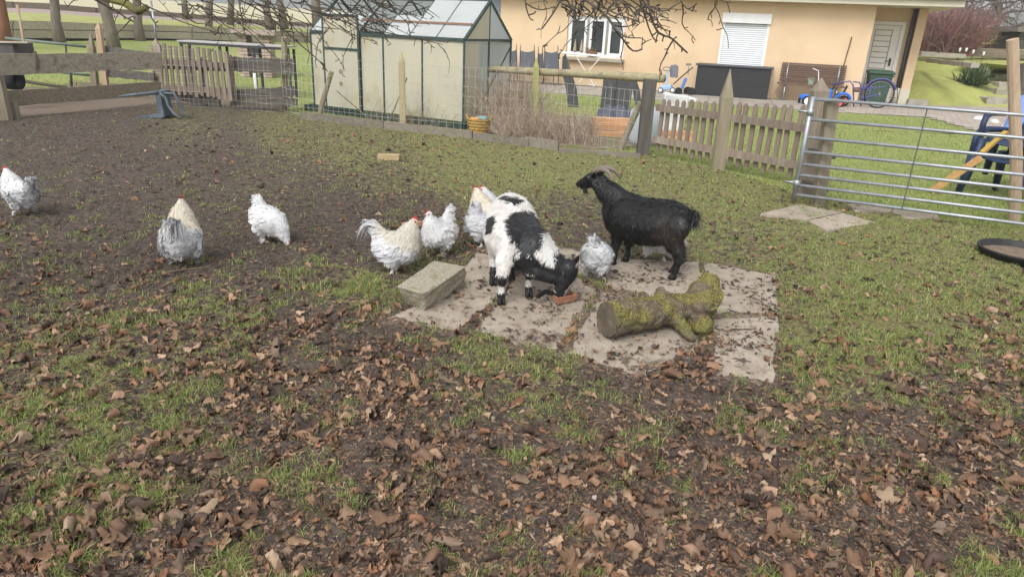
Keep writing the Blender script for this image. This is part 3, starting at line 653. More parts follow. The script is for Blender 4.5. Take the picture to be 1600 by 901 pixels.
ch += [leg(FR-O+V3((.045, .075, .38)), FR-O+V3((.01, .035, .26)), FR-O+V3((0, .012, .165)), FR, (.075, .052, .031, .021, .025), fwd),
       leg(FL-O+V3((-.05, .05, .36)), FL-O+V3((-.015, .02, .26)), FL-O+V3((-.004, .008, .165)), FL, (.07, .045, .029, .020, .024), fwd),
       leg(HR-O+V3((.05, .10, .38)), HR-O+V3((.012, .04, .28)), HR-O+V3((0, .06, .17)), HR, (.105, .072, .030, .021, .024), fwd),
       leg(HLf-O+V3((-.02, .09, .38)), HLf-O+V3((0, .04, .28)), HLf-O+V3((0, .06, .17)), HLf, (.10, .065, .030, .021, .024), fwd)]
wme = blob(ch, .008, 7); Vw, Nw, *_r = mesh_np(wme)
def wg_col(P, Nn):
    px, py = proj_np(P[:, 0]+O.x, P[:, 1]+O.y, P[:, 2]+O.z); z = P[:, 2]
    j = (fbm(px*.1, py*.1, 1.6, 2, 5)-.5)*7; px = px+j; py = py-j
    def ell(cx, cy, a, b, th):
        c, s = math.cos(rad(th)), math.sin(rad(th)); u = (px-cx)*c+(py-cy)*s; v = -(px-cx)*s+(py-cy)*c; return (u/a)**2+(v/b)**2 < 1
    blk = ell(826, 362, 36, 26, 45)|ell(838, 378, 26, 22, 50)|ell(769, 350, 7.5, 15, 18)|ell(800, 313, 15, 5.5, 15)
    poly = in_poly(px, py, [(799, 402), (806, 388), (824, 386), (850, 392), (880, 396), (910, 405), (915, 480), (860, 480), (838, 445), (808, 432), (800, 418)])
    blk |= poly
    wht = in_poly(px, py, [(823, 398), (848, 384), (850, 366), (857, 361), (862, 376), (870, 388), (874, 406), (866, 417), (850, 405), (836, 396)])
    wht |= in_poly(px, py, [(801, 399), (816, 389), (820, 392), (806, 402)])
    blk = blk & ~wht
    blk |= (px > 868) & (py > 392)
    nose = in_poly(px, py, [(884, 455), (899, 436), (909, 442), (892, 462), (880, 468)]); blk &= ~nose
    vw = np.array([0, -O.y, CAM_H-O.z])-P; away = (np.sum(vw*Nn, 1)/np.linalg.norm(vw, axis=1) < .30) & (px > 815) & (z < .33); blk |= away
    foot = (z < .19) & ~((px > 868)) & ((px < 838)|(py > 445)); f = (z < .068)|((z > .115) & (z < .185)); hind = P[:, 1] > .02
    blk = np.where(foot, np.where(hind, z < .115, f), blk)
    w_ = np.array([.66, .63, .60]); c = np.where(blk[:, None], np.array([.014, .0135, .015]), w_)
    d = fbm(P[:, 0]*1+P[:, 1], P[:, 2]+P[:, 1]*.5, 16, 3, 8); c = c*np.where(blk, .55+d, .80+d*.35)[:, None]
    dirt = np.clip((.25-z)/.25, 0, 1)*(~blk); return c*(1-.25*dirt)[:, None]*np.array([1, 1, 1])
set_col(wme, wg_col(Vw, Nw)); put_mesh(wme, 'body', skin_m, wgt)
fwn, sdn = np.array(fwd), np.array(sdw)
def wg_flow(P, Nn):
    f = np.tile(-fwn*.5+np.array([0, 0, -1.0]), (len(P), 1)); s = (P @ sdn)-.03; f += sdn*np.sign(s)[:, None]*.35; f[P[:, 2] < .28] = (0, .1, -1)
    px, py = proj_np(P[:, 0]+O.x, P[:, 1]+O.y, P[:, 2]+O.z); nk = (px > 840) & (py < 425) & (px < 880); f[nk] = (-.5, .2, -.7); hd_ = px > 880; f[hd_] = (.1, 0, .9); return f
def wg_len(P, Nn):
    z = P[:, 2]; L = np.full(len(P), .038); L[z < .27] = .030; L[z < .16] = .013; px, py = proj_np(P[:, 0]+O.x, P[:, 1]+O.y, P[:, 2]+O.z); L[px > 872] = .016; return L
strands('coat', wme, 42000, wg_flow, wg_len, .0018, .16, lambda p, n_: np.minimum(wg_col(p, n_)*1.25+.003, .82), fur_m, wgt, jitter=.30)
hoofs = [((q.x-O.x, q.y-O.y, -.004), fwd) for q in (FR, FL, HR, HLf)]
nz = (muz-poll).normalized(); fr = V3((.92, -.25, .28)).normalized(); lat = nz.cross(fr).normalized()
if lat.y > 0: lat = -lat
e_out = [(poll.lerp(muz, .42)+fr*.020+lat*s*.045, lat*s, nz) for s in (1, -1)]
ears = [(poll+lat*.035+V3((0, 0, .004)), poll+lat*.075+V3((-.005, -.01, -.035)), (.3, -.9, .2), .022), (poll-lat*.03+V3((.01, 0, .02)), Lp(905, 399, 3.99), (.4, -.9, .1), .021)]
horns = [([poll+fr*.035+lat*s*.012, poll+fr*.058+lat*s*.016+V3((0, 0, .012)), poll+fr*.066+lat*s*.02+V3((0, 0, .035))], [.012, .009, .003]) for s in (1, -1)]
goat_parts(wgt, poll, muz, None, hoofs, horns, ears, (muz+V3((-.022, 0, .006)), muz+V3((-.085, -.01, .022)), muz+V3((-.145, -.02, -.012)), (.013, .012, .012)), e_out)
mb = MB()
tl = Lp(796, 322, 4.52)
for i in range(160):
    a = tl+V3(RN.normal(0, .014, 3)); b = a+V3((-.01, .04, -.01)); c = b+V3((-.01, .02, -.06))+V3(RN.normal(0, .012, 3)); mb.tube([a, b, c], [.0028, .0026, .0005], 3, cap=False, col=(.6, .57, .54))
mb.build('tail', fur_m, wgt)

# terracotta tray
tc_m = mat('terracotta', (.42, .20, .12), (.30, .14, .085), scale=18, rough=.85, bump=.3, c3=(.55, .36, .26), c3s=12, c3w=.55)
P0 = at(880, 474); mb = MB(); cz = SLZ+.002; M_ = Matrix.Rotation(rad(30), 3, 'Z')
def ring(hx_, hy_, z): return [P0+M_ @ V3((a*hx_, b*hy_, 0))+V3((0, 0, z)) for a, b in ((-1, -1), (1, -1), (1, 1), (-1, 1))]
tr = thing('feeding_tray', 'small terracotta tray on the paving under the white goat\'s muzzle', 'tray', (P0.x, P0.y, cz))
rs_ = [ring(.060, .032, cz), ring(.074, .045, cz+.050), ring(.066, .037, cz+.050), ring(.054, .027, cz+.008)]
vs = [p for r in rs_ for p in r]; fs = [(3, 2, 1, 0)]+[(k*4+i, k*4+(i+1) % 4, k*4+4+(i+1) % 4, k*4+4+i) for k in range(3) for i in range(4)]+[(12, 13, 14, 15)]
mb.add(vs, fs); mb.build('tray', tc_m, tr, bevel=.003)
mb = MB()
for i in range(60): mb.ball(P0+M_ @ V3((random.uniform(-.05, .05), random.uniform(-.024, .024), 0))+V3((0, 0, cz+.012+random.uniform(0, .012))), random.uniform(.003, .006), 1, jit=.2)
mb.build('feed', mat('feed pellets', (.10, .065, .04), (.2, .14, .08), scale=50, bump=0), tr, kind='stuff')

# ------------------------------------------------------------------ chickens
fe_m = mat('chicken plumage', (1, 1, 1), None, rough=.85, bump=0, vcol='Col', transl=.22, spec=.15)
fb_m = mat('chicken down', (1, 1, 1), (.8, .8, .82), scale=30, rough=.9, bump=.5, vcol='Col')
comb_m = mat('red comb', (.62, .06, .05), (.45, .04, .04), scale=40, rough=.5, bump=.4)
beak_m = mat('beak horn', (.45, .33, .16), None, rough=.45, bump=0)
shank_m = mat('chicken leg', (.42, .33, .17), (.3, .24, .14), scale=30, rough=.7, bump=.3)
def chicken(name, label, loc, yaw, sc, pose, cols, tail, comb=1.0, nf=1500, group='pale cochin chickens in the paddock'):
    """pose: 'up', 'walk', 'peck'. cols: hackle, body, fluff"""
    t = local_thing(name, label, 'chicken', loc, yaw, group); t.scale = (sc, sc, sc); yv = (0, 1, 0)
    if pose == 'up': pit, neck = 0, [((.07, 0, .255), .125), ((.095, 0, .32), .098), ((.115, 0, .375), .066), ((.128, 0, .415), .040)]; hdp = V3((.137, 0, .44)); hdir = V3((1, 0, -.05))
    elif pose == 'alert': pit, neck = 0, [((.06, 0, .255), .115), ((.09, 0, .31), .080), ((.105, 0, .36), .050), ((.11, 0, .395), .034)]; hdp = V3((.117, 0, .418)); hdir = V3((1, -.2, -.05))
    else: pit, neck = rad(20), [((.09, 0, .19), .105), ((.145, 0, .145), .078), ((.175, 0, .095), .050), ((.19, 0, .066), .034)]; hdp = V3((.20, 0, .046)); hdir = V3((.55, 0, -.85))
    hdir.normalize(); Mp = Matrix.Rotation(pit, 3, 'Y'); bc = V3((0, 0, .205))
    def bp(x, y, z): return bc+Mp @ V3((x, y, z))
    chs = [[(bp(-.09, 0, .01), .118, 1.08, yv), (bp(-.02, 0, 0), .142, 1.05, yv), (bp(.05, 0, .005), .130, .98, yv)],
           [(bp(-.03, .07, -.07), .072), (bp(-.01, .06, -.115), .045)], [(bp(-.03, -.07, -.07), .072), (bp(-.01, -.06, -.115), .045)],
           [(bp(-.11, 0, -.04), .085)], [(p, r, .9, yv) for p, r in neck]+[(hdp, .0285, .85, yv), (hdp+hdir*.018, .021, .8, yv)]]
    if tail == 'cock': chs += [[(bp(-.12, 0, .06), .085, .75, yv), (bp(-.18, 0, .13), .062, .6, yv), (bp(-.225, 0, .16), .04, .5, yv)]]
    elif tail == 'hen': chs += [[(bp(-.12, 0, .05), .082, .8, yv), (bp(-.165, 0, .115), .055, .65, yv)]]
    elif tail == 'henup': chs += [[(bp(-.11, 0, .06), .080, .8, yv), (bp(-.14, 0, .15), .060, .6, yv), (bp(-.145, 0, .20), .035, .5, yv)]]
    me = blob(chs, .010, 5); V_, N_, *_q = mesh_np(me); hk, bd, fl = (np.array(c) for c in cols); sseed = int(abs(loc[0])*97+abs(loc[1])*31)
    nb = np.array(neck[0][0]); hp = np.array(hdp)
    def ncoord(P):
        d = hp-nb; return np.clip(((P-nb) @ d)/(d @ d), -1, 1.3)
    def colf(P, Nn):
        u = ncoord(P); k = np.clip((u+.15)*4, 0, 1)*(np.linalg.norm(P-(nb+hp)/2, axis=1) < .26); b = bd*(1-k)[:, None]+hk*k[:, None]
        lo = np.clip((.14-P[:, 2])/.07, 0, 1)*(1-k); b = b*(1-lo)[:, None]+fl*lo[:, None]
        tl = np.clip((-P[:, 0]-.13)/.06, 0, 1)*(P[:, 2] > .18); b = b*(1-.18*tl)[:, None]
        q = fbm(P[:, 0]+P[:, 1]*.7+sseed, P[:, 2]+P[:, 1], 14, 2, 5); return b*(.90+.2*q)[:, None]
    set_col(me, colf(V_, N_)*.9); put_mesh(me, 'body', fb_m, t)
    def flow(P, Nn):
        f = np.tile(np.array([-1.0, 0, -.25]), (len(P), 1)); u = ncoord(P); nk = (u > -.1) & (np.linalg.norm(P-(nb+hp)/2, axis=1) < .2); f[nk] = nb-hp
        if 'cock' == tail or tail.startswith('hen'):
            tlm = (P[:, 0] < -.13) & (P[:, 2] > .22); f[tlm] = (-.75, 0, .6)
        lo = P[:, 2] < .13; f[lo] = (-.3, 0, -1); return f
    def flen(P, Nn):
        u = ncoord(P); L = np.full(len(P), .046); nk = u > .3; L[nk] = .034; L[u > .85] = .014; L[(P[:, 0] < -.12) & (P[:, 2] > .22)] = .06; L[P[:, 2] < .12] = .03; return L
    def fwid(P, Nn):
        u = ncoord(P); w_ = np.full(len(P), .0085); w_[(u > .0)] = .0042; w_[u > .85] = .004; w_[P[:, 2] < .12] = .006; return w_
    hkeep = lambda A, B: np.where(np.linalg.norm(A-(hp+np.array(hdir)*.02), axis=1) < .021, .0, 1)
    strands('feathers', me, int(nf*1.9), flow, flen, fwid, .03, lambda p, n_: np.minimum(colf(p, n_)*1.05, .8), fe_m, t, keep=lambda A, B: hkeep(A, B)*(1+2.5*(ncoord(A) > .1)), bend=.85, jitter=.06, leafy=True)
    # sickle and tail feathers, one mesh each
    def plume(p0, p1, p2, p3, wd, c, nm='tail_feather'):
        mb = MB(); n = 9; vs = []; fs = []
        for i in range(n+1):
            s = i/n; a = p0.lerp(p1, s); b = p1.lerp(p2, s); d = p2.lerp(p3, s); p = a.lerp(b, s).lerp(b.lerp(d, s), s); q = (p3-p0).cross(V3((0, 1, 0))).normalized()
            ww = wd*math.sin(math.pi*min(1, .12+s*.85))**.7; vs += [p+V3((0, 1, 0))*ww*.45-q*ww*.55, p+q*.0015+V3((0, ww*.2, 0)), p-V3((0, 1, 0))*ww*.45+q*ww*.5]
        for i in range(n): fs += [(i*3, i*3+1, i*3+4, i*3+3), (i*3+1, i*3+2, i*3+5, i*3+4)]
        mb.add(vs, fs, tuple(float(q) for q in c)); return mb.build(nm, fe_m, t, smooth=True)
    tb = np.array(bd)
    if tail == 'cock':
        for i in range(26):
            y = random.uniform(-.045, .045); L = random.uniform(.55, 1.0); b0 = bp(-.15+random.uniform(-.02, .02), y*.6, .12); e = random.uniform(-.4, 1)
            plume(b0, b0+V3((-.03, y*.5, .10))*L, b0+V3((-.12-.03*e, y*1.1, .135-.02*e))*L, b0+V3((-.165-.03*e, y*1.7, .02-.09*e-random.uniform(0, .05)))*L, .011, tb*random.uniform(.55, 1.12))
    elif tail in ('hen', 'henup'):
        up_ = tail == 'henup'
        for i in range(16):
            y = random.uniform(-.04, .04); b0 = bp(-.13, y*.5, .11 if not up_ else .14); hh = random.uniform(.06, .1)
            plume(b0, b0+V3((-.02, y*.4, .04)), b0+V3((-.05, y*.9, hh*.8)), b0+V3((-.085 if not up_ else -.05, y*1.3, hh)), .016, tb*random.uniform(.75, 1.1))
    # wings
    for s in (1, -1):
        for i in range(11):
            k = i/10; b0 = bp(.05-.09*k, s*(.128+.006*random.random()), .055-.09*k+.02*random.random()); e0 = b0+Mp @ V3((-.10-.02*(1-k), -s*.004, -.035+.02*k)); mbv = b0.lerp(e0, .5)+V3((0, s*.012, 0))
            plume(b0, b0.lerp(mbv, .6), mbv, e0, .018, tb*random.uniform(.85, 1.08), 'wing_feather')
    # head furniture
    up_ = V3((0, 0, 1))-hdir*hdir.z; up_.normalize(); hc = hdp+hdir*.008
    mb = MB(); pts = []; n = 6; base = []; top = []
    for i in range(n*2+1):
        q = i/(n*2); x = -.018+.042*q; hgt = (.021 if i % 2 == 0 else .012)*comb*math.sin(math.pi*(.12+.8*q))+.003; base.append(hc+hdir*x+up_*.014); top.append(hc+hdir*(x-.004)+up_*(.018+hgt))
    vs = []; fs = []
    for s in (1, -1): 
        for p in base: vs.append(p+V3((0, s*.0045, 0)))
        for p in top: vs.append(p+V3((0, s*.0018, 0)))
    m_ = len(base)
    for i in range(m_-1): fs += [(i, i+1, m_+i+1, m_+i), (2*m_+i+1, 2*m_+i, 3*m_+i, 3*m_+i+1), (m_+i, m_+i+1, 3*m_+i+1, 3*m_+i)]
    mb.add(vs, fs); mb.build('comb', comb_m, t)
    mb = MB()
    for s in (1, -1): mb.ball(hc+hdir*.016-up_*.024*max(comb, .6)+V3((0, s*.008, 0)), .0105*max(comb, .6), 2, (.7, .4, 1.25)); mb.ball(hc+hdir*.006+V3((0, s*.019, 0)), .0125, 2, (1, .45, 1))
    mb.build('wattle', comb_m, t, smooth=True)
    mb = MB(); b0 = hc+hdir*.024; mb.tube([b0, b0+hdir*.010+up_*.001, b0+hdir*.022-up_*.006], [.0075, .0055, .001], 6); mb.build('beak', beak_m, t, smooth=True)
    for s in (1, -1):
        mb = MB(); mb.ball(hc+hdir*.010+V3((0, s*.0235, 0))+up_*.004, .0040, 1); mb.build('eye', mat('chicken eye', (.25, .08, .02), None, rough=.15, bump=0), t, smooth=True)
        mb = MB(); fx_ = .015 if s > 0 else -.02; a = V3((fx_-.01, s*.055, .10)); b = V3((fx_, s*.055, .022)); mb.tube([a, a.lerp(b, .5), b], [.014, .0085, .0085], 6)
        for an in (-.5, 0, .5, math.pi):
            L = .045 if an != math.pi else .02; e = b+V3((math.cos(an)*L, math.sin(an)*L, -.016)); mb.tube([b-V3((0, 0, .004)), b.lerp(e, .5)+V3((0, 0, .004)), e], [.007, .006, .002], 5)
        mb.build('leg', shank_m, t, smooth=True)
        mb = MB()   # feathered foot
        for i in range(26):
            an = random.uniform(-1.2, 1.8)*s; b1 = b+V3((random.uniform(-.012, .01), s*.008, random.uniform(-.008, .03))); e = b1+V3((math.cos(an)*.02-.015, s*abs(math.sin(an))*.045+s*.01, -.012)); ww = V3((0, 0, 1)).cross(e-b1).normalized()*.007
            mb.add([b1, b1.lerp(e, .6)-ww, e, b1.lerp(e, .6)+ww], [(0, 1, 2), (0, 2, 3)], tuple(float(q) for q in fl*random.uniform(.8, 1.1)))
        mb.build('foot_feathers', fe_m, t, kind='stuff')
    return t
def gp(px, py): p = at(px, py); p.z = gz(p.x, p.y)-.002 if not bool(on_slabs(np.array([p.x]), np.array([p.y]))[0]) else .016; return p
CR_, GR, GR2, WHT = (.72, .65, .54), (.47, .47, .48), (.64, .64, .655), (.78, .77, .77)
chicken('rooster', 'grey and white rooster with an arched tail cut by the left photo edge', gp(38, 336), rad(158), .78, 'up', (WHT, GR, WHT), 'cock', 1.3, 1700)
chicken('rooster', 'cream necked rooster standing upright with its grey tail towards us, alone on bare mud', gp(289, 412), rad(104), .92, 'up', (CR_, GR2, (.5, .47, .43)), 'cock', 1.8, 1900)
chicken('hen', 'pale grey hen pecking the mud between the cream rooster and the stone block', gp(424, 379), rad(-25), .78, 'peck', (WHT, WHT, WHT), 'hen', .6, 1500)
chicken('rooster', 'large pale rooster with a sickle tail facing right behind the stone block', gp(622, 424), rad(-8), .84, 'up', ((.62, .58, .50), GR2, WHT), 'cock', 1.2, 1900)
chicken('hen', 'white hen facing the camera with a raised tail, right behind the stone block', gp(684, 398), rad(-128), .78, 'alert', (WHT, WHT, (.5, .46, .42)), 'henup', .6, 1600)
chicken('hen', 'grey laced hen half hidden by the white goat\'s hindquarters', gp(755, 383), rad(5), .74, 'peck', (GR2, GR2, WHT), 'henup', .6, 1500)
chicken('rooster', 'cream rooster upright behind the white goat\'s rump, facing left', gp(762, 371), rad(150), .86, 'up', (CR_, GR2, WHT), 'hen', 1.2, 1400)
chicken('hen', 'hen farthest back behind the white goat with only its grey head showing', gp(775, 362), rad(170), .84, 'up', (GR2, GR2, WHT), 'hen', .8, 1000)
chicken('hen', 'fluffy pale grey hen turned away between the two goats, head out of sight', gp(930, 438), rad(62), .76, 'peck', (GR2, (.68, .68, .69), WHT), 'hen', .6, 1700)
chicken('hen', 'white hen pecking behind the black goat\'s legs, seen under its belly', gp(1037, 408), rad(174), .72, 'peck', (WHT, WHT, WHT), 'hen', .8, 1300)
# ------------------------------------------------------------------ stone block and log
def G(px, py, z=0): return at(px, py, z)
blk_m = mat('rough hewn stone', (.44, .40, .31), (.27, .235, .17), scale=45, rough=.9, bump=1, bscale=40, c3=(.20, .18, .09), c3s=9, c3w=.55, bdist=.02)
bt = .155   # block height
top = [G(619, 447, bt), G(678, 407, bt), G(729, 416, bt), G(664, 458, bt)]
bot = [G(640, 476, .005), G(690, 418, .0), G(727, 446, .005), G(663, 486, .005)]
bm = bmesh.new(); vs = [bm.verts.new(p) for p in bot+top]
for f in ((3, 2, 1, 0), (4, 5, 6, 7), (0, 1, 5, 4), (1, 2, 6, 5), (2, 3, 7, 6), (3, 0, 4, 7)): bm.faces.new([vs[i] for i in f])
bmesh.ops.bevel(bm, geom=bm.edges[:], offset=.006, segments=1, affect='EDGES'); bmesh.ops.triangulate(bm, faces=bm.faces[:]); bmesh.ops.subdivide_edges(bm, edges=bm.edges[:], cuts=5, use_grid_fill=True)
for v in bm.verts:
    k = .016 if v.co.z < bt-.004 else .0015
    n_ = (vnoise(np.array([v.co.x*45+v.co.z*30]), np.array([v.co.y*45-v.co.z*38]), 4)[0]-.5); v.co += V3((n_, vnoise(np.array([v.co.x*40]), np.array([v.co.z*40+v.co.y*20]), 8)[0]-.5, n_*.3))*k*1.6
me = bpy.data.meshes.new('stone_block'); bm.to_mesh(me); bm.free(); me.materials.append(blk_m); o = bpy.data.objects.new('stone_block', me); link(o)
tag(o, 'long rough hewn stone block with a smooth flat top on the left paving slab', 'stone block')
for (px, py) in ((649, 447), (684, 428), (667, 437)): pass

bark = mat('mossy bark', (.085, .065, .048), (.21, .165, .12), scale=3, stretch=(5, 5, 5), rough=.95, bump=1.0, bscale=7, c3=(.15, .145, .045), c3s=1.1, c3w=.5, bdist=.03)
bark_end = mat('weathered end grain', (.07, .055, .042), (.16, .125, .09), scale=12, rough=.95, bump=.7, c3=(.10, .10, .035), c3s=8, c3w=.5)
log = thing('mossy_log', 'thick mossy log with an upright branch stump lying on the right paving slabs', 'log', (.82, 3.6, 0))
a = V3((G(952, 500, .0).x, 3.50, .105)); a = at(949, 500, .085); a = V3((a.x, a.y, .098)); j = V3(at(1050, 478, .13)); 
lg = []
P_ = [W(948, 497, 3.44), W(985, 484, 3.52), W(1020, 475, 3.60), W(1052, 470, 3.67), W(1080, 472, 3.72), W(1098, 482, 3.72)]
rs = [.098, .095, .092, .088, .082, .06]
P_ = [V3((p.x, p.y, max(r-.005+SLZ, min(p.z, r+.02)))) for p, r in zip(P_, rs)]
lg.append([(p, r) for p, r in zip(P_, rs)])
s0 = P_[4]; lg.append([(s0, .10), (W(1094, 468, 3.72), .086), (W(1101, 452, 3.74), .068), (W(1106, 444, 3.75), .064), (W(1108, 440, 3.75), .055)])
lg.append([(P_[4], .085), (W(1098, 474, 3.66), .088), (W(1109, 464, 3.70), .068)])
lg.append([(P_[3]+V3((0, -.02, -.02)), .06), (V3(at(1060, 505, .06)), .045), (V3(at(1080, 527, .035)), .034)])
lg.append([(P_[4]+V3((.03, 0, -.04)), .075), (V3(at(1098, 512, .05)), .055)])
lg.append([(P_[2]+V3((.03, .02, .04)), .055), (W(1034, 461, 3.66), .046)])
lme = blob(lg, .010, 3)
Vl, Nl, *_r = mesh_np(lme); dsp = (fbm(Vl[:, 0]+Vl[:, 1]*.5, Vl[:, 2]+Vl[:, 1]*.4, 22, 4, 6)-.5)*.045; Vn = Vl+Nl*dsp[:, None]; Vn[:, 2] = np.maximum(Vn[:, 2], SLZ-.004)
# cut the near end flat
ed = np.array((P_[0]-P_[1]).normalized()); e0 = np.array(P_[0]); dd = (Vn-e0) @ ed; Vn = Vn-np.where(dd > 0, dd, 0)[:, None]*ed*np.where(dd > 0, 1, 0)[:, None]
sd0 = np.array((W(1103, 438, 3.75)-W(1098, 452, 3.74)).normalized()); t0 = np.array(W(1106, 440, 3.75))+sd0*.035; d3 = (Vn-t0) @ sd0
lme.vertices.foreach_set('co', (Vn-np.array(log.location)).astype(np.float32).ravel()); lme.update()
lme.materials.append(bark); lme.materials.append(bark_end)
for p in lme.polygons:
    p.use_smooth = True
    c = np.array(p.center)+np.array(log.location)
    if (c-e0) @ ed > -.004 and np.array(p.normal) @ ed > .5: p.material_index = 1
    if np.linalg.norm(c-t0) < .08 and (c-t0) @ sd0 > -.006: p.material_index = 1
lme.name = 'log'; link(bpy.data.objects.new('log', lme), log)
# moss tufts
Vq, Nq, Aq, Bq, Sq = mesh_np(lme); keep = lambda A, B: np.clip(B[:, 2]*1.2+.15, 0, 1)*np.clip((fbm(A[:, 0]*1+A[:, 1], A[:, 2]+A[:, 1], 9, 3, 12)-.38)*5, 0.05, 1)*(1-((A+np.array(log.location)-e0) @ ed > -.01))
mo = strands('moss', lme, 16000, lambda P, n_: RN.normal(0, 1, P.shape), lambda P, n_: np.full(len(P), .009), .0016, .9, lambda P, n_: np.array([(.27, .25, .06), (.16, .16, .045), (.36, .31, .10), (.17, .13, .06)])[RN.choice(4, len(P))], mat('moss', (1, 1, 1), None, rough=.9, bump=0, vcol='Col'), log, keep=keep)

# ------------------------------------------------------------------ wood fences
wg = wood('weathered board', (.27, .225, .165), (.15, .122, .09), c3=(.17, .165, .09))
wgx = wood('silvery board', (.46, .405, .32), (.28, .24, .185), c3=(.19, .165, .12))
wd_ = wood('dark board', (.115, .10, .088), (.06, .052, .045), c3=(.13, .13, .09))
wp = wood('grey picket', (.26, .205, .16), (.16, .125, .098), ax=2, c3=(.30, .26, .21))
wpost = wood('old post', (.29, .245, .18), (.18, .15, .11), ax=2, c3=(.21, .21, .09))
wfresh = wood('split timber', (.46, .33, .22), (.32, .22, .15), ax=2)
wrail = wood('peeled rail', (.34, .30, .18), (.23, .20, .12), c3=(.15, .13, .09))
galv = mat('galvanised steel', (.42, .44, .46), (.30, .32, .34), scale=14, rough=.42, bump=.1, metal=.6, c3=(.30, .31, .32), c3s=5)
dkm = mat('dark painted steel', (.03, .035, .035), (.06, .06, .058), scale=20, rough=.5, bump=.1)
wire_m = mat('fence wire', (.62, .60, .55), (.42, .40, .36), scale=4, rough=.5, bump=0, metal=.4)
def plank(mb, a, b, ht, th, wob=.006, n=14): mb.beam(a, b, th, ht, n=n, wob=wob)
def pile(name, lab, px, py, tx, ty, w_, d_, m, pointed=0, cat='fence post', group=None, Y=None, lean=None, round_=False):
    """square or round post standing at base pixel, top at pixel"""
    b = at(px, py) if Y is None else W(px, py, Y); h = hz(tx, ty, b); t = W(tx, ty, b.y); t.z = h
    if lean is None: t.y = b.y
    d = (t-b).normalized(); mb = MB(); b0 = b-V3((0, 0, .12)); tt = t-d*pointed
    if round_: mb.tube([b0, b.lerp(tt, .35)+V3((.004, 0, 0)), b.lerp(tt, .7), tt], [w_/2, w_/2*1.03, w_/2*.97, w_/2*.95], 10, jit=.03)
    else: mb.beam(b0, tt, w_, d_, up=V3((0, 1, 0)), n=6, wob=.0025)
    if pointed:
        x_, y_ = w_/2*.96, (d_ if not round_ else w_)/2*.96; s = d.cross(V3((0, 1, 0))).normalized(); u = V3((0, 1, 0)); vs = [tt+s*a_*x_+u*c_*y_ for a_, c_ in ((-1, -1), (1, -1), (1, 1), (-1, 1))]+[t+s*.004, t-s*.004]
        mb.add(vs, [(0, 1, 4, 5), (1, 2, 4), (2, 3, 5, 4), (3, 0, 5), (3, 2, 1, 0)])
    o = mb.build(name, m); tag(o, lab, cat, group); return o, b, t

# left rail fence (one thing: boards on two posts)
lf = thing('board_fence', 'two rail fence of broad weathered boards at the far left', 'fence', (-7.4, 10.4, 0))
def tz(px, py, Y): return W(px, py, Y)
YL, YR = 10.25, 12.55
def board(name, quad, Ya, Yb, th, m, parent, n=16, wob=.006):
    """quad px: left-top, left-bottom, right-top, right-bottom"""
    a1, a0 = W(*quad[0], Ya), W(*quad[1], Ya); b1, b0 = W(*quad[2], Yb), W(*quad[3], Yb); mb = MB(); vs = []; nn = (b0-a0).cross(V3((0, 0, 1))).normalized()*th
    for i in range(n+1):
        t = i/n; lo = a0.lerp(b0, t)+V3((0, 0, random.uniform(-wob, wob))); hi = a1.lerp(b1, t)+V3((0, 0, random.uniform(-wob, wob)))
        vs += [lo, lo+nn, hi+nn, hi]
    fs = [(i*4+q, i*4+(q+1) % 4, i*4+4+(q+1) % 4, i*4+4+q) for i in range(n) for q in range(4)]+[(3, 2, 1, 0), (n*4, n*4+1, n*4+2, n*4+3)]
    mb.add(vs, fs); return mb.build(name, m, parent)
board('rail', ((-130, 86), (-130, 122), (252, 82), (252, 108)), 9.5, 12.45, .035, wgx, lf, wob=.010)
board('rail', ((-130, 150), (-130, 176), (250, 128), (250, 149)), 9.5, 12.45, .035, wg, lf, wob=.010)
for (px, py, ty) in ((10, 187, 117), (-90, 196, 80)):
    b = at(px, py); mb = MB(); h_ = hz(px, ty, b); mb.beam(b-V3((0, 0, .1)), b+V3((0, 0, h_)), .14, .10, up=V3((0, 1, 0)), n=4, wob=.003); mb.build('post', wpost, lf)
b = at(23, 186); b.y += .06; mb = MB(); mb.beam(b-V3((0, 0, .1)), b+V3((0, 0, .25)), .07, .07, up=V3((0, 1, 0))); mb.build('post', wpost, lf)
mb = MB(); c = W(59, 93, 10.75); mb.beam(c+V3((0, -.03, .12)), c+V3((0, -.03, -.14)), .035, .02, up=V3((0, 1, 0))); mb.build('batten', wd_, lf)
pile('fence_post', 'tall grey post joining the broad board fence to the picket hurdle at left', 249, 158, 243, 60, .15, .12, wpost, .12)
# picket hurdle (left)
hp_ = thing('picket_hurdle', 'grey picket hurdle fixed between the board fence and the dark planks at left', 'fence', (-5.7, 12.6, 0))
Yh0, Yh1 = 12.75, 12.35
def hur(px, py, t): return W(px, py, Yh0+(Yh1-Yh0)*t)
for (y0, y1) in ((95, 103), (137, 147)):
    mb = MB(); mb.beam(hur(250, (y0), 0)+V3((0, -.06, 0)), hur(362, y1 if y0 < 100 else 142, 1)+V3((0, -.06, 0)), .035, .095, n=8, wob=.004); mb.build('rail', wp, hp_)
mb = MB(); mb.beam(hur(256, 147, 0)+V3((0, .05, 0)), hur(342, 160, .8)+V3((0, .05, 0)), .04, .17, n=8, wob=.012); mb.build('lower_board', wd_, hp_)
mb = MB(); mb.beam(hur(250, 105, 0)+V3((0, .05, 0)), hur(360, 110, 1)+V3((0, .05, 0)), .03, .06, n=8, wob=.004); mb.build('back_rail', wd_, hp_)
for i in range(13):
    t = i/12; px = 252+t*104; mb = MB(); wv = random.uniform(-2, 2)
    a_, b_ = hur(px+6+t*3, 143+t*13+wv, t), hur(px, 68+t*12+wv, t); mb.beam(a_+V3((0, -.1, 0)), b_+V3((0, -.1, 0)), .055, .025, up=V3((0, 1, 0)), n=5, wob=.003); mb.build('picket', wp, hp_)
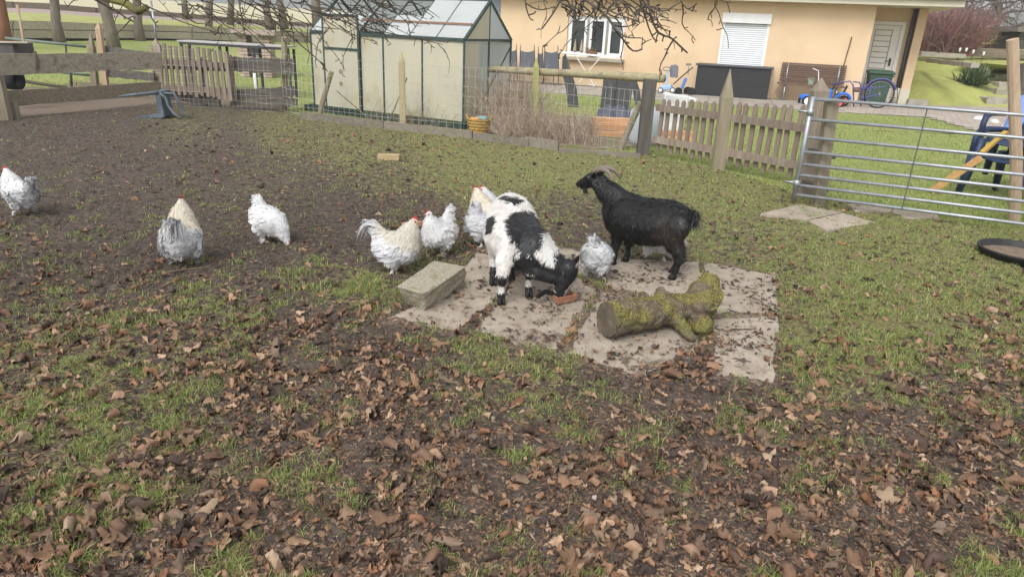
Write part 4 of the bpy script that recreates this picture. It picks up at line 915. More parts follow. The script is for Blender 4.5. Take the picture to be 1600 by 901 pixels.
mb = MB(); mb.beam(hur(366, 158, 1), hur(357, 86, 1), .10, .04, up=V3((0, 1, 0)), n=5, wob=.003); mb.build('end_board', wp, hp_)
# dark planks
dp = thing('plank_panel', 'dark rough planks nailed to the round grey post left of the greenhouse', 'fence', (-4.6, 12.5, 0))
board('plank', ((357, 89), (357, 111), (461, 93), (461, 117)), 12.5, 12.35, .04, wd_, dp, wob=.012)
board('plank', ((362, 142), (361, 158), (463, 134), (462, 149)), 12.5, 12.35, .04, wd_, dp, wob=.01)
board('plank', ((362, 155), (361, 165), (465, 154), (465, 165)), 12.46, 12.31, .04, wd_, dp, wob=.012)
for px in (363, 318): 
    mb = MB(); mb.beam(W(px+3, 165, 12.6), W(px-3, 90, 12.6), .07, .07, up=V3((0, 1, 0)), n=3); mb.build('upright', wd_, dp)
pile('fence_post', 'round grey post in front of the dark planks, just left of the greenhouse', 445, 173, 444, 56, .105, .1, wpost, .03, round_=True)
pile('fence_post', 'short post leaning right against the left corner of the greenhouse', 496, 185, 518, 111, .085, .085, wpost, 0, round_=True)
pile('fence_post', 'yellowish pointed post in front of the greenhouse wall', 630, 200, 627, 80, .085, .085, wood('yellowed post', (.44, .36, .20), (.30, .25, .15), ax=2, c3=(.34, .33, .2)), .16)
pile('fence_post', 'green stained pointed post under the round rail among the dry twigs', 836, 213, 838, 90, .085, .085, wood('algae post', (.36, .34, .13), (.24, .24, .10), ax=2, c3=(.40, .36, .2)), .14)
o, cpb, cpt = pile('fence_post', 'dark thick corner post where the round rail meets the picket fence', 1004, 242, 1016, 124, .16, .15, wood('tarred post', (.13, .115, .10), (.075, .068, .06), ax=2, c3=(.16, .16, .12)), 0)
pile('prop', 'slanting green grey prop leaning on the dark corner post', 966, 236, 1002, 158, .09, .09, wpost, 0, cat='prop', round_=True)
ra, rb = W(766, 108, 11.6), W(1038, 123, 9.6); mb = MB(); mb.tube([ra.lerp(rb, i/8)+V3((0, 0, random.uniform(-.006, .006))) for i in range(9)], [.05, .052, .055, .055, .057, .058, .06, .062, .055], 10, jit=.03)
tag(mb.build('rail_pole', wrail, smooth=True), 'long round wooden rail resting on top of the dark corner post', 'rail')
# wire netting along the fence line
def netting(name, lab, pts, h, hs, dx, r=.0020, skip=0):
    mb = MB(); cat_ = []
    for a_, b_ in zip(pts[:-1], pts[1:]):
        a_, b_ = V3(a_), V3(b_); L = (b_-a_).length; n = int(L/dx)
        for z in hs:
            q = [a_.lerp(b_, i/6)+V3((random.uniform(-.006, .006), 0, z+random.uniform(-.008, .008))) for i in range(7)]; mb.tube(q, r*1.25, 3, cap=False)
        for i in range(n): p = a_.lerp(b_, (i+random.uniform(.4, .6))/n); mb.tube([p+V3((0, 0, hs[0])), p+V3((random.uniform(-.012, .012), .0, hs[-1]))], r, 3, cap=False)
    return tag(mb.build(name, wire_m), lab, 'wire fence')
hs = [.02, .15, .28, .42, .56, .70, .85, .98]
netting('wire_netting', 'square wire netting over the picket hurdle and dark planks at left', [(-6.65, 12.55, 0), (-4.3, 12.2, 0)], 1, hs, .09, r=.0013)
netting('wire_netting', 'square wire netting hung in front of the greenhouse', [(-4.3, 12.45, 0), (-3.75, 11.98, 0), (-1.86, 11.02, 0), (.22, 10.66, 0)], 1, hs, .11)
netting('wire_netting', 'square wire netting below the round rail over the dry twigs', [(.24, 10.66, 0), (1.72, 9.62, 0)], 1, hs[:7], .10)
# timber edging boards
kt = wood('edging board', (.24, .21, .17), (.14, .12, .095), c3=(.16, .17, .09))
for i, (q0, q1, lab) in enumerate((((470, 185), (600, 201), 'weathered edging board along the foot of the greenhouse, left piece'), ((601, 201), (738, 217), 'weathered edging board in front of the greenhouse corner and basket'),
                            ((740, 218), (826, 229), 'dark edging board left of the green stained post'), ((822, 228), (872, 236), 'pale topped short edging board under the dry twigs'), ((874, 238), (1000, 246), 'low edging board ending at the dark corner post'))):
    a_, b_ = at(*q0), at(*q1); mb = MB(); hgt = (.12, .12, .11, .14, .06)[i]; mb.beam(a_+V3((0, 0, hgt/2-.03)), b_+V3((0, 0, hgt/2-.03)), .045, hgt+.05, n=10, wob=.005); tag(mb.build('edging_board', kt), lab, 'board', 'edging boards')
# picket fence right
pf = thing('picket_fence', 'grey picket fence with rounded tops between the dark corner post and the gate', 'fence', (2.5, 8.7, 0))
fa, fb_ = cpb+V3((.12, -.1, 0)), at(1252, 292); fa.z = fb_.z = 0
proto_p = None
def picket_mesh(h, w_, th):
    mb = MB(); pr = [(-w_/2, 0), (w_/2, 0), (w_/2, h-.04), (w_*.36, h-.015), (w_*.16, h), (-w_*.16, h), (-w_*.36, h-.015), (-w_/2, h-.04)]
    mb.slab([(x, 0, z) for x, z in pr], (0, -1, 0), th); return mb
fdir = (fb_-fa).normalized(); fang = math.atan2(fdir.y, fdir.x)
npk = 19
for i in range(npk):
    t = (i+.5)/npk
    if abs(t-.452) < .02: continue
    pxg_ = 1027+t*(1253-1027); p = fa.lerp(fb_, t); topy = 154+t*12; 
    u_, v_ = proj(p.x, p.y, 0); zt_ = hz(u_, topy, p); zb = .10+.02*math.sin(i*2.1)
    o = picket_mesh(zt_-zb+random.uniform(-.012, .012), .058, .022).build('picket', wp); o.parent = pf; o.location = (p.x-2.5, p.y-8.7, zb); o.rotation_euler = (random.uniform(-.01, .01), rad(random.uniform(-1.5, 1.5)), fang)
nf = V3((-fdir.y, fdir.x, 0))
for (zz, hh) in ((.24, .085), (.66, .09)):
    mb = MB(); mb.beam(fa+nf*-.032+V3((0, 0, zz)), fb_+nf*-.032+V3((0, 0, zz)), .04, hh, n=12, wob=.003); mb.build('rail', wp, pf)
pile('fence_post', 'tall sharply pointed post in the middle of the right picket fence', 1121, 267, 1141, 108, .145, .10, wpost, .33)
pile('fence_post', 'thick pointed gate post beside the left end of the metal gate', 1256, 304, 1284, 122, .165, .13, wood('gate post', (.34, .28, .22), (.22, .18, .14), ax=2, c3=(.22, .2, .13)), .13)
pile('fence_post', 'slimmer green tinged post just right of the thick gate post', 1279, 320, 1300, 155, .11, .10, wpost, 0)
for zz, lb_ in ((.5, 'upper'), (.16, 'lower')):
    mb = MB(); mb.beam(V3((3.10, 7.35, zz)), V3((3.2, 7.0, zz)), .06, .05); tag(mb.build('spacer_block', wd_), lb_+' short dark wooden block between the two gate posts', 'block')
pile('fence_post', 'smooth round pole standing behind the right end of the metal gate', 1590, 347, 1581, 66, .105, .1, wood('round pole', (.44, .33, .23), (.33, .245, .17), ax=2), 0, round_=True)
# metal field gate
Lg, Rg = V3((2.87, 6.98, 0)), V3((4.58, 6.2, 0)); gd = (Rg-Lg).normalized(); Rfar = Lg+gd*3.3
gt = thing('field_gate', 'galvanised metal field gate with eight horizontal bars at right', 'gate', tuple(Lg))
for z in (1.055, .86, .685, .54, .415, .305, .20, .10):
    mb = MB(); mb.tube([Lg+V3((0, 0, z)), Rfar+V3((0, 0, z-.0))], .0165, 10); mb.build('bar', galv, gt, smooth=True)
mb = MB(); mb.tube([Lg+V3((0, 0, .03)), Lg+V3((0, 0, 1.075))], .024, 10); mb.build('end_upright', galv, gt, smooth=True)
mb = MB(); mb.tube([Rfar+V3((0, 0, .03)), Rfar+V3((0, 0, 1.075))], .024, 10); mb.build('end_upright', galv, gt, smooth=True)
md = Lg+gd*.98; mb = MB(); mb.tube([md+V3((0, -.02, 1.05)), md+V3((0, -.02, .10))], .006, 6); mb.build('brace_rod', mat('brace rod', (.16, .16, .15), None, rough=.5, metal=.5, bump=0), gt)
for z in (.93, .22):
    mb = MB(); mb.tube([Lg+V3((-.10, .06, z)), Lg+V3((.02, 0, z))], .012, 8); mb.tube([Lg+V3((-.0, 0, z-.03)), Lg+V3((-.0, 0, z+.03))], .033, 10); mb.build('hinge', galv, gt, smooth=True)
for i in range(4):
    mb = MB(); p = Lg+V3((-.12-.03*i, .03*i, 0)); mb.tube([p-V3((0, 0, .02)), p+V3((random.uniform(-.02, .02), 0, random.uniform(.06, .2)))], .010, 6); mb.build('stake_stub', wd_, gt) if i == 0 else None
# broom stick-like leaning timber beyond gate
def chunk(lab, a_, b_, wd2, ht2, m, cat, name, bev=0): 
    mb = MB(); mb.beam(a_, b_, wd2, ht2, n=4, wob=.002); return tag(mb.build(name, m, bevel=bev), lab, cat)
orange = wood('orange timber', (.52, .31, .13), (.40, .235, .10))
chunk('orange brown plank leaning up onto the blue chair beyond the gate', at(1454, 303)+V3((0, 0, .03)), W(1533, 246, 7.55), .05, .075, orange, 'plank', 'leaning_plank')
chunk('thin ochre board continuing behind the arm of the blue chair', W(1534, 239, 7.7), W(1572, 206, 7.9), .05, .03, wood('ochre board', (.55, .36, .08), (.45, .28, .06)), 'board', 'ochre_board')
# small wood block and terracotta plank in the paddock
mb = MB(); c = at(607, 250); mb.beam(c+V3((-.13, -.01, .035)), c+V3((.13, .02, .035)), .09, .07, n=3, wob=.003); tag(mb.build('wood_block', wood('pale wood', (.50, .38, .22), (.36, .27, .15)), bevel=.004), 'short pale block of wood on the grass in front of the greenhouse', 'wood block')
mb = MB(); c = at(647, 356); mb.beam(c+V3((-.10, -.01, .02)), c+V3((.09, .035, .035)), .06, .035, n=3, wob=.002); tag(mb.build('broken_tile', tc_m, bevel=.003), 'broken terracotta tile on the ground behind the rooster and white hen', 'tile')
# black rubber tub
tb = at(1592, 404); tbt = thing('rubber_tub', 'round shallow black rubber tub in the grass below the gate', 'tub', (tb.x, tb.y, 0))
mb = MB(); R_ = .30; mb.lathe([(0, .012), (R_*.86, .012), (R_*.92, .02), (R_*.98, .075), (R_*1.0, .082), (R_*1.035, .080), (R_*1.035, .070), (R_*1.0, .06), (R_*.94, .0), (0, .0)], tb, 48); mb.build('shell', mat('black rubber', (.015, .015, .016), (.03, .03, .03), scale=20, rough=.55, bump=.1), tbt, smooth=True)
mb = MB(); mb.lathe([(0, .030), (R_*.6, .032), (R_*.93, .028)], tb, 40); mb.build('dirt_layer', mat('dried dirt', (.24, .18, .13), (.14, .10, .075), scale=18, rough=.95, bump=1, bscale=40), tbt, smooth=True)
# ------------------------------------------------------------------ plastic armchairs
plm = mat('navy plastic', (.020, .032, .075), (.03, .045, .09), scale=10, rough=.42, bump=.05)
plb = mat('sky blue plastic', (.16, .26, .58), (.20, .30, .60), scale=10, rough=.45, bump=.05)
def armchair(name, lab, loc, rz, m, back_m=None, tilt=None, back=True):
    t = thing(name, lab, 'chair', loc, rz, 'plastic garden armchairs'); MW.pop(t.name, None)
    if tilt: t.rotation_euler = tilt
    mb = MB(); vs = []; nx, ny = 8, 6
    def sheet(fn, nu, nv, th, nrm):
        mb = MB(); top = [fn(i/nu, j/nv) for i in range(nu+1) for j in range(nv+1)]; bt_ = [p-V3(nrm)*th for p in top]; k = len(top); fs = []
        for i in range(nu):
            for j in range(nv): a_ = i*(nv+1)+j; q = (a_, a_+nv+1, a_+nv+2, a_+1); fs += [q, tuple(k+e for e in reversed(q))]
        per = [i*(nv+1) for i in range(nu+1)]+[nu*(nv+1)+j for j in range(1, nv+1)]+[i*(nv+1)+nv for i in range(nu-1, -1, -1)]+[j for j in range(nv-1, 0, -1)]
        for i in range(len(per)): a_, b_ = per[i], per[(i+1) % len(per)]; fs.append((b_, a_, k+a_, k+b_))
        return mb.add(top+bt_, fs)
    sheet(lambda u, v: V3((-.22+.46*u, (-.24+.48*v)*(1-.05*u), .40+.035*u-.03*math.sin(math.pi*v)+(-.03 if u > .95 else 0))), 8, 8, .012, (0, 0, 1)).build('seat', m, t, smooth=True)
    if back: sheet(lambda u, v: V3((-.22-.13*u-.03*math.sin(math.pi*v)*1, (-.23+.46*v)*(1-.22*u*u), .40+.46*u-.05*u*abs(2*v-1)**2)), 8, 8, .012, (1, 0, 0)).build('backrest', back_m or m, t, smooth=True)
    for s in (1, -1):
        mb = MB(); mb.tube([(.25, s*.27, .40), (.255, s*.275, .56), (.22, s*.275, .625), (.10, s*.275, .645), (-.08, s*.27, .64), (-.26, s*.23, .63)], [.030, .028, .030, .030, .028, .022], 8); mb.build('arm', m, t, smooth=True)
        for (x0, x1) in ((.25, .29), (-.22, -.30)):
            mb = MB(); mb.tube([(x0, s*.25, .42), ((x0+x1)/2, s*.26, .2), (x1, s*.275, 0)], [.050, .040, .028], 6); mb.build('leg', m, t, smooth=True)
    return t
cb = at(1548, 318); armchair('plastic_armchair', 'navy plastic armchair on the grass behind the right end of the metal gate', (cb.x+.33, cb.y+.30, 0), rad(205), plm).scale = (1.14, 1.14, 1.14)
armchair('plastic_armchair', 'plastic armchair with a light blue back at the right photo edge behind the gate', (cb.x+.40, cb.y+.42, .17), rad(222), plm, plb).scale = (1.14, 1.14, 1.14)
# overturned chair at left: lies on its back, legs to the right
ot = thing('overturned_chair', 'dark blue plastic chair lying tipped over near the broad board fence', 'chair', tuple(at(245, 185)))
plg = mat('dusty navy plastic', (.06, .075, .095), (.10, .12, .14), scale=6, rough=.6, bump=.1, c3=(.16, .19, .21), c3s=3)
Yc = at(245, 186).y
def c2(px, py, dy=0): return W(px, py, Yc+dy)
for dy in (-.02, .30):
    mb = MB(); mb.tube([c2(186, 151, dy), c2(205, 148.5, dy), c2(232, 146, dy), c2(247, 144, dy)], [.012, .020, .024, .03], 8); mb.build('arm', plg, ot, smooth=True)
    mb = MB(); mb.tube([c2(250, 146, dy), c2(258, 152, dy), c2(263, 166, dy), c2(272, 178, dy), c2(283, 185, dy)], [.022, .020, .020, .02, .018], 8); mb.build('leg', plg, ot, smooth=True)
    mb = MB(); mb.tube([c2(256, 146, dy+.1), c2(272, 146.5, dy+.1), c2(281, 162, dy+.1), c2(288, 176, dy+.1), c2(296, 184, dy+.1)], [.022, .02, .02, .02, .018], 8); mb.build('leg', plg, ot, smooth=True)
mb = MB(); vs = [c2(240, 142, -.02), c2(250, 143, -.02), c2(257, 183, -.02), c2(249, 186, -.02)]; k4 = [p+V3((.0, .30, 0)) for p in vs]; mb.add(vs+k4, [(0, 1, 2, 3), (7, 6, 5, 4), (0, 4, 5, 1), (1, 5, 6, 2), (2, 6, 7, 3), (3, 7, 4, 0)]); mb.build('seat', plg, ot, bevel=.01)
mb = MB(); vs = [c2(252, 176, 0), c2(204, 185.5, 0), c2(206, 188, 0), c2(256, 184, 0)]; k4 = [p+V3((.02, .30, 0)) for p in vs]; mb.add(vs+k4, [(0, 1, 2, 3), (7, 6, 5, 4), (0, 4, 5, 1), (1, 5, 6, 2), (2, 6, 7, 3), (3, 7, 4, 0)]); mb.build('backrest', plg, ot, bevel=.012)
# ------------------------------------------------------------------ house
A0 = at(844, 129); B0 = at(1250, 158); wdr = (B0-A0).normalized(); wn = V3((wdr.y, -wdr.x, 0))   # wn points to the camera
def wp_(s, z, off=0): p = A0+wdr*s+wn*off; p.z = z; return p
def hit(px, py): return plane_hit(px, py, A0, wdr)
plast = mat('apricot render', (.70, .525, .345), (.64, .475, .305), scale=1.2, rough=.95, bump=.25, bscale=120, bdist=.004, c3=(.58, .42, .26), c3s=.45, c3w=.55)
whitep = mat('white paint', (.78, .78, .76), (.70, .70, .69), scale=4, rough=.5, bump=.05)
cream = mat('cream fascia', (.66, .62, .50), (.60, .56, .45), scale=2, rough=.7, bump=.08)
glassd = mat('window glass', (.035, .04, .04), (.06, .065, .065), scale=1.5, rough=.06, bump=0, spec=.6)
house = thing('house', 'single storey apricot rendered house with a shuttered window and pale door', 'house', tuple(A0)); EAVE = hit(1200, 3)[1]
s_l = hit(781, 60)[0]; s_r = hit(1352, 100)[0]
sw0, zw1 = hit(888, 24); sw1, _q = hit(979, 26); zw0 = hit(930, 90)[1]
ss0, zs1 = hit(1131, 24); ss1 = hit(1206, 24)[0]; zs0 = .12
def wall_holes(mb, s0, s1, z0, z1, holes, th):
    xs = sorted({s0, s1, *[h[0] for h in holes], *[h[1] for h in holes]}); zs_ = sorted({z0, z1, *[h[2] for h in holes], *[h[3] for h in holes]})
    for a_, b_ in zip(xs[:-1], xs[1:]):
        for c_, d_ in zip(zs_[:-1], zs_[1:]):
            m_, n_ = (a_+b_)/2, (c_+d_)/2
            if any(h[0] < m_ < h[1] and h[2] < n_ < h[3] for h in holes): continue
            mb.add([wp_(a_, c_), wp_(b_, c_), wp_(b_, d_), wp_(a_, d_)], [(0, 1, 2, 3)])
    for h in holes:
        q = [(h[0], h[2]), (h[1], h[2]), (h[1], h[3]), (h[0], h[3])]
        for i in range(4): a_, b_ = q[i], q[(i+1) % 4]; mb.add([wp_(*a_), wp_(*b_), wp_(*b_, -th), wp_(*a_, -th)], [(0, 1, 2, 3)])
mb = MB(); wall_holes(mb, s_l, s_r, -.1, EAVE, [(sw0, sw1, zw0, zw1), (ss0, ss1, zs0, zs1)], .18)
mb.add([wp_(s_l, -.1), wp_(s_l, EAVE), wp_(s_l, EAVE, -7), wp_(s_l, -.1, -7)], [(0, 1, 2, 3)])
REC = 1.35; S2 = None
mb.add([wp_(s_r, -.1), wp_(s_r, -.1, -REC), wp_(s_r, EAVE, -REC), wp_(s_r, EAVE)], [(0, 1, 2, 3)])
mb.build('wall', plast, house)
# window
wf = MB(); win = None
def frame(mb, s0, s1, z0, z1, off, w_, d_=.05):
    for a_, b_ in (((s0, z0+w_/2), (s1, z0+w_/2)), ((s0, z1-w_/2), (s1, z1-w_/2))): mb.beam(wp_(*a_, off), wp_(*b_, off), d_, w_)
    for s in (s0+w_/2, s1-w_/2): mb.beam(wp_(s, z0+w_, off), wp_(s, z1-w_, off), w_, d_, up=wn)
frame(wf, sw0, sw1, zw0, zw1, -.12, .09, .06); win = wf.build('window', whitep, house)
n3 = [sw0+(sw1-sw0)*k for k in (.0, .36, .69, 1)]
for i in range(3):
    m1 = MB(); frame(m1, n3[i]+(.05 if i == 0 else .04), n3[i+1]-(.05 if i == 2 else .04), zw0+.06, zw1-.06, -.09, .075, .05); m1.build('sash', whitep, win)
    m1 = MB(); a_, b_ = n3[i]+.10, n3[i+1]-.10; m1.add([wp_(a_, zw0+.12, -.13), wp_(b_, zw0+.12, -.13), wp_(b_, zw1-.12, -.13), wp_(a_, zw1-.12, -.13)], [(0, 1, 2, 3)]); m1.build('pane', glassd, win)
m1 = MB(); m1.beam(wp_(n3[2]+.10, zw1-.24, -.115), wp_(n3[3]-.10, zw1-.24, -.115), .01, .32); m1.build('lowered_blind', mat('grey blind', (.16, .17, .17), None, rough=.8, bump=0), win)
m1 = MB(); m1.beam(wp_(sw0-.06, zw0-.06, .03), wp_(sw1+.06, zw0-.06, .03), .26, .09); m1.build('sill', mat('stone sill', (.40, .37, .30), (.32, .29, .23), scale=8, bump=.3), house, bevel=.01)
# shutter
sh = MB(); frame(sh, ss0, ss1, zs0, zs1, -.03, .07, .05); shut = sh.build('roller_shutter', whitep, house)
slat = mat('shutter slat', (.74, .76, .79), (.70, .72, .75), scale=3, rough=.45, bump=0)
m1 = MB(); m1.beam(wp_(ss0-.02, zs1-.06, .0), wp_(ss1+.02, zs1-.06, .0), .14, .26); m1.build('shutter_box', whitep, house, bevel=.01)
zt0 = zs1-.20; ns = int((zt0-zs0)/.055)
for i in range(ns):
    z = zt0-i*.055; a_, b_ = ss0+.07, ss1-.07
    if i == 0: proto_s = None
    m1 = MB(); m1.add([wp_(a_, z-.004, -.05), wp_(b_, z-.004, -.05), wp_(b_, z-.027, -.044), wp_(a_, z-.027, -.044), wp_(b_, z-.052, -.05), wp_(a_, z-.052, -.05)], [(0, 1, 2, 3), (3, 2, 4, 5)]); m1.build('slat', slat, shut)
m1 = MB(); m1.add([wp_(ss0+.06, zs0, -.07), wp_(ss1-.06, zs0, -.07), wp_(ss1-.06, zs1, -.07), wp_(ss0+.06, zs1, -.07)], [(0, 1, 2, 3)]); m1.build('slat_backing', dkm, shut)
# recess with door, corner pillar
AR = A0-wn*REC
def hitr(px, py): return plane_hit(px, py, AR, wdr)
sp1 = hitr(1446, 30)[0]; sp0 = sp1-.52; sd0_, zd1 = hitr(1362, 33); sd1_ = hitr(1417, 33)[0]; zd0 = .04
mb = MB()
for q in (((s_r, -.1), (sd0_, EAVE)), ((sd1_, -.1), (sp1, EAVE)), ((sd0_, zd1), (sd1_, EAVE)), ((sd0_, -.1), (sd1_, zd0))):
    (a_, c_), (b_, d_) = q; mb.add([wp_(a_, c_, -REC), wp_(b_, c_, -REC), wp_(b_, d_, -REC), wp_(a_, d_, -REC)], [(0, 1, 2, 3)])
mb.add([wp_(sp1, -.1, -REC), wp_(sp1, -.1, -8), wp_(sp1, EAVE, -8), wp_(sp1, EAVE, -REC)], [(0, 1, 2, 3)]); mb.build('recess_wall', plast, house)
mb = MB(); 
mb.beam(wp_(sp1-.11, 0, -REC+.12), wp_(sp1-.11, EAVE-.01, -REC+.12), .22, .23, up=wn); mb.build('corner_pillar', plast, house)
mb = MB(); mb.beam(wp_(sp1-.11, -.02, -REC+.12), wp_(sp1-.11, .42, -REC+.12), .235, .245, up=wn); mb.build('pillar_base', cream, house)
dr = MB(); 
def framer(mb, s0, s1, z0, z1, off, w_, d_):
    for s in (s0+w_/2, s1-w_/2): mb.beam(wp_(s, z0, off), wp_(s, z1-w_, off), w_, d_, up=wn)
    mb.beam(wp_(s0, z1-w_/2, off), wp_(s1, z1-w_/2, off), d_, w_)
dm = mat('pale grey door paint', (.78, .76, .70), (.72, .70, .64), scale=3, rough=.6, bump=.08)
framer(dr, sd0_, sd1_, zd0, zd1, -REC+.01, .09, .07); door = dr.build('door', dm, house)
nb_ = 13; zz0, zz1 = zd0+.02, zd1-.22; sb0, sb1 = sd0_+.16, sd1_-.30
mb = MB(); mb.add([wp_(sd0_+.08, zd0, -REC-.035), wp_(sd1_-.08, zd0, -REC-.035), wp_(sd1_-.08, zd1-.08, -REC-.035), wp_(sd0_+.08, zd1-.08, -REC-.035)], [(0, 1, 2, 3)]); mb.build('door_leaf', mat('door groove', (.34, .27, .23), None, bump=0), door)
for i in range(nb_):
    z = zz0+(zz1-zz0)*(i+.5)/nb_; mb = MB(); mb.beam(wp_(sb0, z, -REC-.02), wp_(sb1, z, -REC-.02), .03, (zz1-zz0)/nb_-.018); mb.build('board', dm, door)
for a_, b_, c_, d_ in ((sd0_+.09, sb0-.02, zd0, zd1-.10), (sb1+.02, sd1_-.09, zd0, zd1-.10), (sb0-.015, sb1+.015, zz1+.01, zd1-.10)):
    mb = MB(); mb.beam(wp_((a_+b_)/2, c_, -REC-.018), wp_((a_+b_)/2, d_, -REC-.018), b_-a_, .035, up=wn); mb.build('stile', dm, door)
mb = MB(); mb.beam(wp_(sd1_-.19, 1.0, -REC+.02), wp_(sd1_-.19, 1.2, -REC+.02), .05, .02, up=wn); mb.beam(wp_(sd1_-.19, 1.13, -REC+.06), wp_(sd1_-.32, 1.13, -REC+.06), .02, .02); mb.build('handle', dkm, door)
# eaves
mb = MB(); S0, S1 = s_l-.4, hit(1480, 5)[0]+.3
mb.add([wp_(S0, EAVE, .42), wp_(S1, EAVE, .42), wp_(S1, EAVE, -8), wp_(S0, EAVE, -8)], [(0, 1, 2, 3)]); mb.build('soffit', cream, house)
mb = MB(); mb.beam(wp_(S0, EAVE+.11, .44), wp_(S1, EAVE+.11, .44), .04, .24); mb.build('fascia', cream, house)
mb = MB(); mb.tube([wp_(S0, EAVE+.2, .54), wp_(S1, EAVE+.2, .54)], .07, 8); mb.build('gutter', mat('zinc gutter', (.35, .34, .32), None, rough=.5, metal=.3, bump=.1), house)
mb = MB(); mb.add([wp_(S0, EAVE+.26, .6), wp_(S1, EAVE+.26, .6), wp_(S1, EAVE+2.2, -4), wp_(S0, EAVE+2.2, -4)], [(0, 1, 2, 3)]); mb.build('roof', mat('roof tiles', (.16, .09, .07), (.10, .06, .05), scale=6, bump=.5), house)
mb = MB(); sq = sp1-.29; mb.tube([wp_(sq, EAVE-.02, -REC+.10), wp_(sq, .42, -REC+.10)], .055, 10); mb.build('downpipe', mat('dark downpipe', (.06, .055, .06), (.11, .10, .11), scale=3, rough=.5, bump=0), house, smooth=True)
mb = MB(); mb.tube([wp_(sq, .44, -REC+.10), wp_(sq, 0, -REC+.10)], .075, 10); mb.build('pipe_shoe', cream, house, smooth=True)

# grey clad annex with stone wall left of the house
anx = thing('clad_annex', 'blue grey panelled annex behind the greenhouse left of the apricot house', 'building', tuple(wp_(s_l-2, 0, .2)))
clad = mat('blue grey cladding', (.27, .30, .36), (.23, .26, .31), scale=2, rough=.6, bump=.05)
sa0 = hit(640, 40)[0]; n_ = 5; zA = 1.15
for i in range(n_):
    a_, b_ = sa0+(s_l-sa0)*i/n_, sa0+(s_l-sa0)*(i+1)/n_; mb = MB(); mb.beam(wp_((a_+b_)/2, zA, -.06), wp_((a_+b_)/2, 3.3, -.06), (b_-a_)-.03, .05, up=wn); mb.build('panel', clad, anx)
    mb = MB(); mb.tube([wp_(a_, zA, -.02), wp_(a_, 3.3, -.02)], .02, 6); mb.build('post', dkm, anx)
mb = MB(); mb.beam(wp_(sa0, 2.05, -.01), wp_(s_l-.02, 2.05, -.01), .03, .04); mb.build('rail', galv, anx)
sw_m = mat('wall stone', (.42, .39, .34), (.26, .245, .22), scale=6, rough=.95, bump=.6, objrand=.3)
stw = thing('stone_wall', 'rough stone wall below the blue grey panels behind the greenhouse', 'wall', tuple(wp_(s_l-1, 0, .1)))
mb = MB(); mb.beam(wp_((hit(700, 80)[0]+s_l)/2, -.05, -.10), wp_((hit(700, 80)[0]+s_l)/2, zA-.03, -.10), s_l-hit(700, 80)[0], .16, up=wn); mb.build('mortar', mat('dark mortar', (.10, .095, .085), None, bump=.3), stw)
sx = hit(700, 80)[0]; z = 0.02
while z < zA-.08:
    hh = random.uniform(.12, .19); hh = min(hh, zA-.03-z); s = sx
    while s < s_l-.06:
        L = min(random.uniform(.14, .34), s_l-.02-s); mb = MB(); q = [(s+.012, z+.01), (s+L-.012, z+.01), (s+L-.012, z+hh-.012), (s+.012, z+hh-.012)]; q = [(a_+random.uniform(-.012, .012), c_+random.uniform(-.01, .01)) for a_, c_ in q]
        d_ = random.uniform(.0, .03); mb.add([wp_(a_, c_, d_) for a_, c_ in q]+[wp_(a_, c_, -.05) for a_, c_ in q], [(0, 1, 2, 3), (0, 4, 5, 1), (1, 5, 6, 2), (2, 6, 7, 3), (3, 7, 4, 0)]); mb.build('stone', sw_m, stw); s += L
    z += hh
# patio and driveway
pv = mat('patio paving', (.38, .335, .285), (.30, .265, .225), scale=2.5, rough=.9, bump=.3, bscale=60, c3=(.24, .21, .18), c3s=1.2, c3w=.5, objrand=.06)
pe0, pe1 = at(770, 139), at(1302, 176); mb = MB(); mb.prism([pe0, pe1, wp_(s_r+.2, 0, .0), wp_(s_l-2.5, 0, 0)], -.08, .012); PB = struct(mb, 'patio', mat('patio joint', (.20, .18, .15), None, bump=.3))
pd = (pe1-pe0).normalized(); pn = V3((-pd.y, pd.x, 0)); PL = (pe1-pe0).length; k = 0
for i in range(int(PL/.8)+1):
    for j in range(4):
        a_ = pe0+pd*(i*.8)+pn*(j*.62+.01); c4 = [a_, a_+pd*.785, a_+pd*.785+pn*.605, a_+pn*.605]
        if (c4[0]-A0).dot(wn) < .62 and j > 0: continue
        mb = MB(); mb.prism(c4, .0, .026); mb.build('slab', pv, PB)
dq = [at(1302, 176), at(1452, 184), at(1620, 232), at(1620, 155), at(1440, 168), at(1440, 153), at(1350, 148)]
